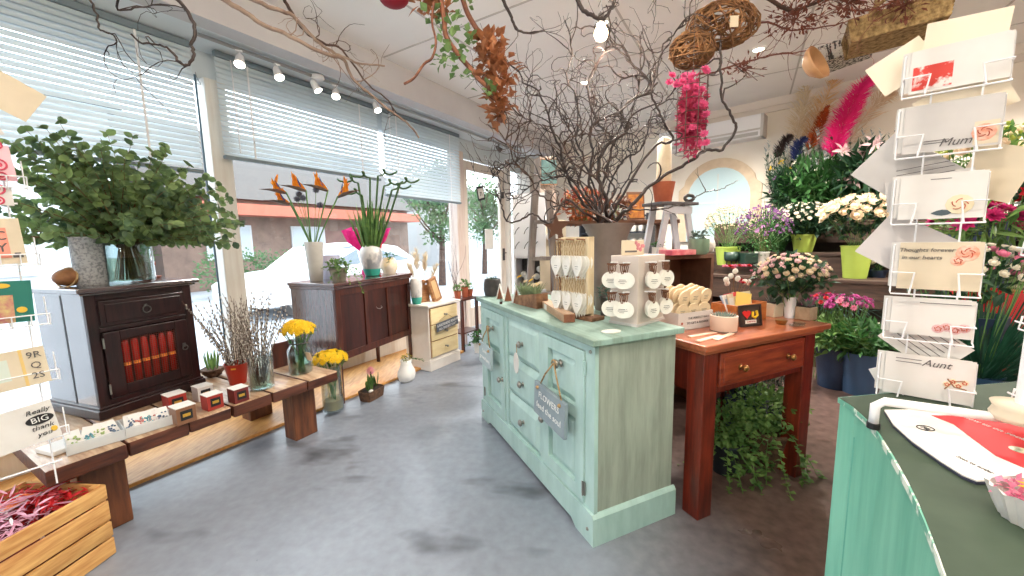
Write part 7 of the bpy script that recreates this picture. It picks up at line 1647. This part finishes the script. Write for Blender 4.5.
m = MB(); m.ball((0, 0, 0), .055, 16, 10, (.06, .05, .035)); single(m, 'red_bauble', mat('dark_red_felt', (150, 16, 40), .7), 'dark red round ornament at the very top left of the ivy garland', 'ornament', gy(394, -2, 1.7), smooth=True)
# wicker balls
def wickerball(px, py, Y, r, sz, label, seed, tagd=False):
    g = random.Random(seed); t = thing('wicker_heart', label, 'wicker ornament', gy(px, py, Y)); m = MB()
    for k in range(52):
        ax = V((g.gauss(0, 1), g.gauss(0, 1), g.gauss(0, 1))).normalized(); u_ = ax.orthogonal().normalized(); v_ = ax.cross(u_); q = g.uniform(.82, 1.0)*r; a0 = g.uniform(0, 6.28); h_ = g.uniform(-.5, .5)
        m.tube([V(((u_*cos(a0+a)+v_*sin(a0+a)+ax*h_).normalized()[i]*q*sz[i]*g.uniform(.96, 1.04) for i in range(3))) for a in [j*.45 for j in range(10)]], .0042, 4)
    m.build('woven_twigs', mat('wicker_gold_brown', (160, 116, 74), .8, c2=(104, 70, 44), scale=20), t, smooth=True)
    if tagd: m = MB(); m.box(-.02, .02, -.003, 0, -.05, .0, .001); m.M = Matrix.Identity(4); o = m.build('price_tag', PAPERC, t); o.location = (-.02, -r*sz[1]-.01, -.03)
wickerball(722, 26, 2.1, .17, (1.05, .8, .62), 'larger woven twig heart hung under the ceiling, with a price tag', 1, True)
wickerball(692, 50, 2.05, .12, (.95, .8, .72), 'smaller woven twig heart hung below left of the larger one', 2)
# hanging pink flower cylinder in a wire cage
HP = gy(693, 75, 1.95); t = thing('hanging_pink_flowers', 'drop of dried pink flowers in a wire cage hanging from the ceiling', 'dried flowers', HP); m = MB()
for k in range(8): a = k*pi/4; m.tube([(cos(a)*.07, sin(a)*.07, .0), (cos(a)*.068, sin(a)*.068, -.36)], .002, 4)
for k in range(7): m.tube([(cos(a)*.07, sin(a)*.07, -.06*k) for a in [j*pi/8 for j in range(17)]], .002, 4)
m.tube([(0, 0, .0), (0, 0, CZ-HP.z)], .0015, 4); m.build('wire_cage', mat('dull_dark_wire', (86, 74, 66), .5), t)
m = MB(); leafcloud(m, (0, 0, -.19), (.062, .062, .2), 1300, .028, .018, seed=3, shell=.2); m.build('flowers', petal('raspberry', (226, 96, 136), (176, 46, 84), .35), t)
for k in range(34): bloom(t, 'carn', petal('bright_pink', (244, 130, 180), (230, 84, 146), .4), (U(-.11, .04), U(-.07, .02), U(-.08, .03)) if k < 22 else (U(-.06, .06), U(-.07, -.05), U(-.34, -.06)), (U(-.5, .2), -.8, .5), .027)
# seagrass basket hung high right
def woven(m, w_, d_, h_, tw=.8):
    n = int(h_/.016)
    for k in range(n):
        z = k*.016+.008; s_ = tw+(1-tw)*k/n; m.tube([(w_*s_, d_*s_, z), (-w_*s_, d_*s_, z), (-w_*s_, -d_*s_, z), (w_*s_, -d_*s_, z), (w_*s_, d_*s_, z)], .0095, 6)
    m.box(-w_*tw, w_*tw, -d_*tw, d_*tw, 0, .01)
    return m
BK = V((1.78, 2.15, 2.25))+V((.82, -.57, 0))*.19+V((.57, .82, 0))*.135; t = thing('seagrass_basket', 'deep rectangular seagrass basket hanging on its handles from the ceiling', 'basket', BK, az((.82, -.57)), ry=radians(-3)); m = woven(MB(), .19, .135, .125, .92); m.build('basket', SEAG, t)
for s_ in (-1, 1): m = MB(); m.tube([(-.09, s_*.13, .11), (-.07, s_*.11, .22), (0, s_*.09, .26), (.07, s_*.11, .22), (.09, s_*.13, .11)], .011, 8); m.build('handle', SEAG, t, smooth=True)
BK2 = gy(842, 62, 2.55); t = thing('grey_willow_basket', 'black and white striped woven basket behind the seagrass one', 'basket', BK2, -.7, ry=radians(-10)); m = woven(MB(), .15, .13, .1, .9); m.build('basket', mat('striped_weave', (206, 202, 196), .7, c2=(60, 56, 56), scale=60, stretch=(1, 1, .2), lo=.48, hi=.52), t)
t = thing('wooden_bowl', 'round pale wooden bowl hanging left of the striped basket', 'bowl', gy(806, 70, 2.4), rx=radians(70), rz=.5); m = MB(); m.lathe([(0, 0), (.05, .005), (.09, .04), (.1, .07), (.094, .07), (.08, .04), (0, .012)], 28, cap=False); m.build('bowl', mat('pale_turned_wood', (226, 178, 132), .5, c2=(200, 150, 104), scale=6), t, smooth=True)
# round notice and sticker on the glass door
t = thing('door_sticker', 'small black and white square sign hanging on the glass door', 'sign', W(4.62, 3.37, 1.93), RZW-pi/2+pi, ry=radians(-14)); t.rotation_euler = (0, radians(-14), az(FW @ V((0, 1, 0)))); m = MB(); m.box(-.085, .085, -.006, 0, -.1, .1); m.build('board', INKD, t)
m = MB(); m.box(-.065, .065, -.008, -.006, -.07, .07); m.build('white_panel', PAPER, t); text('n', .13, INKD, t, (0, -.009, 0))
# dried hanging star ornament and white string light near the corner
# ---------------------------------------------------------------- light
w = bpy.data.worlds.new('overcast_sky'); SC.world = w; w.use_nodes = True
N = w.node_tree.nodes; L = w.node_tree.links; bg = N['Background']
bg.inputs[0].default_value = (.86, .93, 1.0, 1); bg.inputs[1].default_value = 3.8
def area(name, loc, size, energy, color=(1, 1, 1), rot=(0, 0, 0), sy=None, portal=False):
    l = bpy.data.lights.new(name, 'AREA'); l.size = size; l.energy = energy; l.color = color
    if sy: l.shape = 'RECTANGLE'; l.size_y = sy
    o = bpy.data.objects.new(name, l); COL.objects.link(o); o.location = loc; o.rotation_euler = rot
    if portal: l.cycles.is_portal = True
    return o
def portal(u0, u1, z0, z1):
    o = area('window_daylight', W((u0+u1)/2, 3.47, (z0+z1)/2), u1-u0, 1, sy=z1-z0, portal=True)
    n = FW @ V((1, 0, 0)); z = -n; x = FW @ V((0, 1, 0)); y = z.cross(x)
    o.matrix_world = Matrix(((x.x, y.x, z.x, o.location.x), (x.y, y.y, z.y, o.location.y), (x.z, y.z, z.z, o.location.z), (0, 0, 0, 1)))
portal(-3, 5.8, .15, 2.45)
# recessed ceiling downlights; the ones out of view are added to light the room
DL = mat('downlight_lens', (255, 248, 236), .4, emit=(255, 236, 206), estr=9)
spots_ = [tuple(gz(585, 82, CZ)[:2]), tuple(gz(602, 22, CZ)[:2]), (2.2, 3.6), (-.2, .3), (1.6, -.4), (3.0, 1.4), (-.9, -1.7), (2.2, -2.0), (3.6, 2.6), (.4, -1.3)]
for i, (x, y) in enumerate(spots_):
    t = thing('downlight', ['round recessed ceiling downlight behind the top of the willow branches', 'bright ceiling downlight among the upper willow twigs',
        'recessed ceiling downlight over the flower shelves'][i] if i < 3 else 'added ceiling downlight out of view, lighting the room', 'ceiling light', (x, y, CZ), 0, 'recessed ceiling downlights')
    m = MB(); m.lathe([(.06, -.001), (.06, -.008), (.044, -.01), (.044, -.003)], 20, cap=False); m.build('trim_ring', WIRE, t, smooth=True)
    m = MB(); m.lathe([(.0, -.0045), (.043, -.004)], 20, cap=False); m.build('lens', DL, t)
    l = bpy.data.lights.new('downlight_lamp', 'SPOT'); l.energy = (150, 170, 300, 50, 15, 50, 120, 120, 280, 50)[i]; l.spot_size = radians(150); l.spot_blend = .6; l.color = (1, .93, .84); l.shadow_soft_size = .12
    o = bpy.data.objects.new('downlight_lamp', l); COL.objects.link(o); o.location = (x, y, CZ-.03)
BLB = mat('lit_bulb', (255, 244, 220), .3, emit=(255, 226, 180), estr=22)
pb = gy(601, 30, 1.95)
for i, (x, y, z, e) in enumerate(((pb.x, pb.y, pb.z, 6), (1.15, .75, 2.6, 16), (-.5, .9, 2.6, 16), (2.6, -.6, 2.6, 30), (.4, -2.0, 2.6, 30))):  # only the first bulb is in view; the rest are added for ceiling light
    t = thing('pendant_bulb', 'bare glowing bulb hanging among the upper willow twigs' if i == 0 else 'added bare bulb out of view, brightening the ceiling', 'pendant light', (x, y, z), 0, 'bare hanging bulbs')
    m = MB(); m.cyl((0, 0, .05), (0, 0, CZ-z), .0025, n=6); m.build('cord', WIRE, t)
    m = MB(); m.lathe([(.0, .075), (.014, .07), (.015, .035), (.012, .03)], 14); m.build('socket', STEEL, t, smooth=True)
    m = MB(); m.lathe([(.011, .032), (.016, .02), (.03, -.005), (.032, -.02), (.024, -.04), (0, -.048)], 16, cap=False); m.build('glass_bulb', BLB, t, smooth=True)
    l = bpy.data.lights.new('bulb_light', 'POINT'); l.energy = e; l.color = (1, .87, .72); l.shadow_soft_size = .05
    o = bpy.data.objects.new('bulb_light', l); COL.objects.link(o); o.location = (x, y, z-.09)
SC.view_settings.view_transform = 'Standard'; SC.view_settings.look = 'None'; SC.view_settings.gamma = 1
SC.view_settings.exposure = 0.66; SC.view_settings.use_curve_mapping = False
SC.cycles.use_denoising = True
SC.cycles.max_bounces = 8; SC.cycles.diffuse_bounces = 4; SC.cycles.transparent_max_bounces = 24; SC.cycles.glossy_bounces = 3
SC.cycles.sample_clamp_indirect = 6; SC.cycles.caustics_reflective = False; SC.cycles.caustics_refractive = False
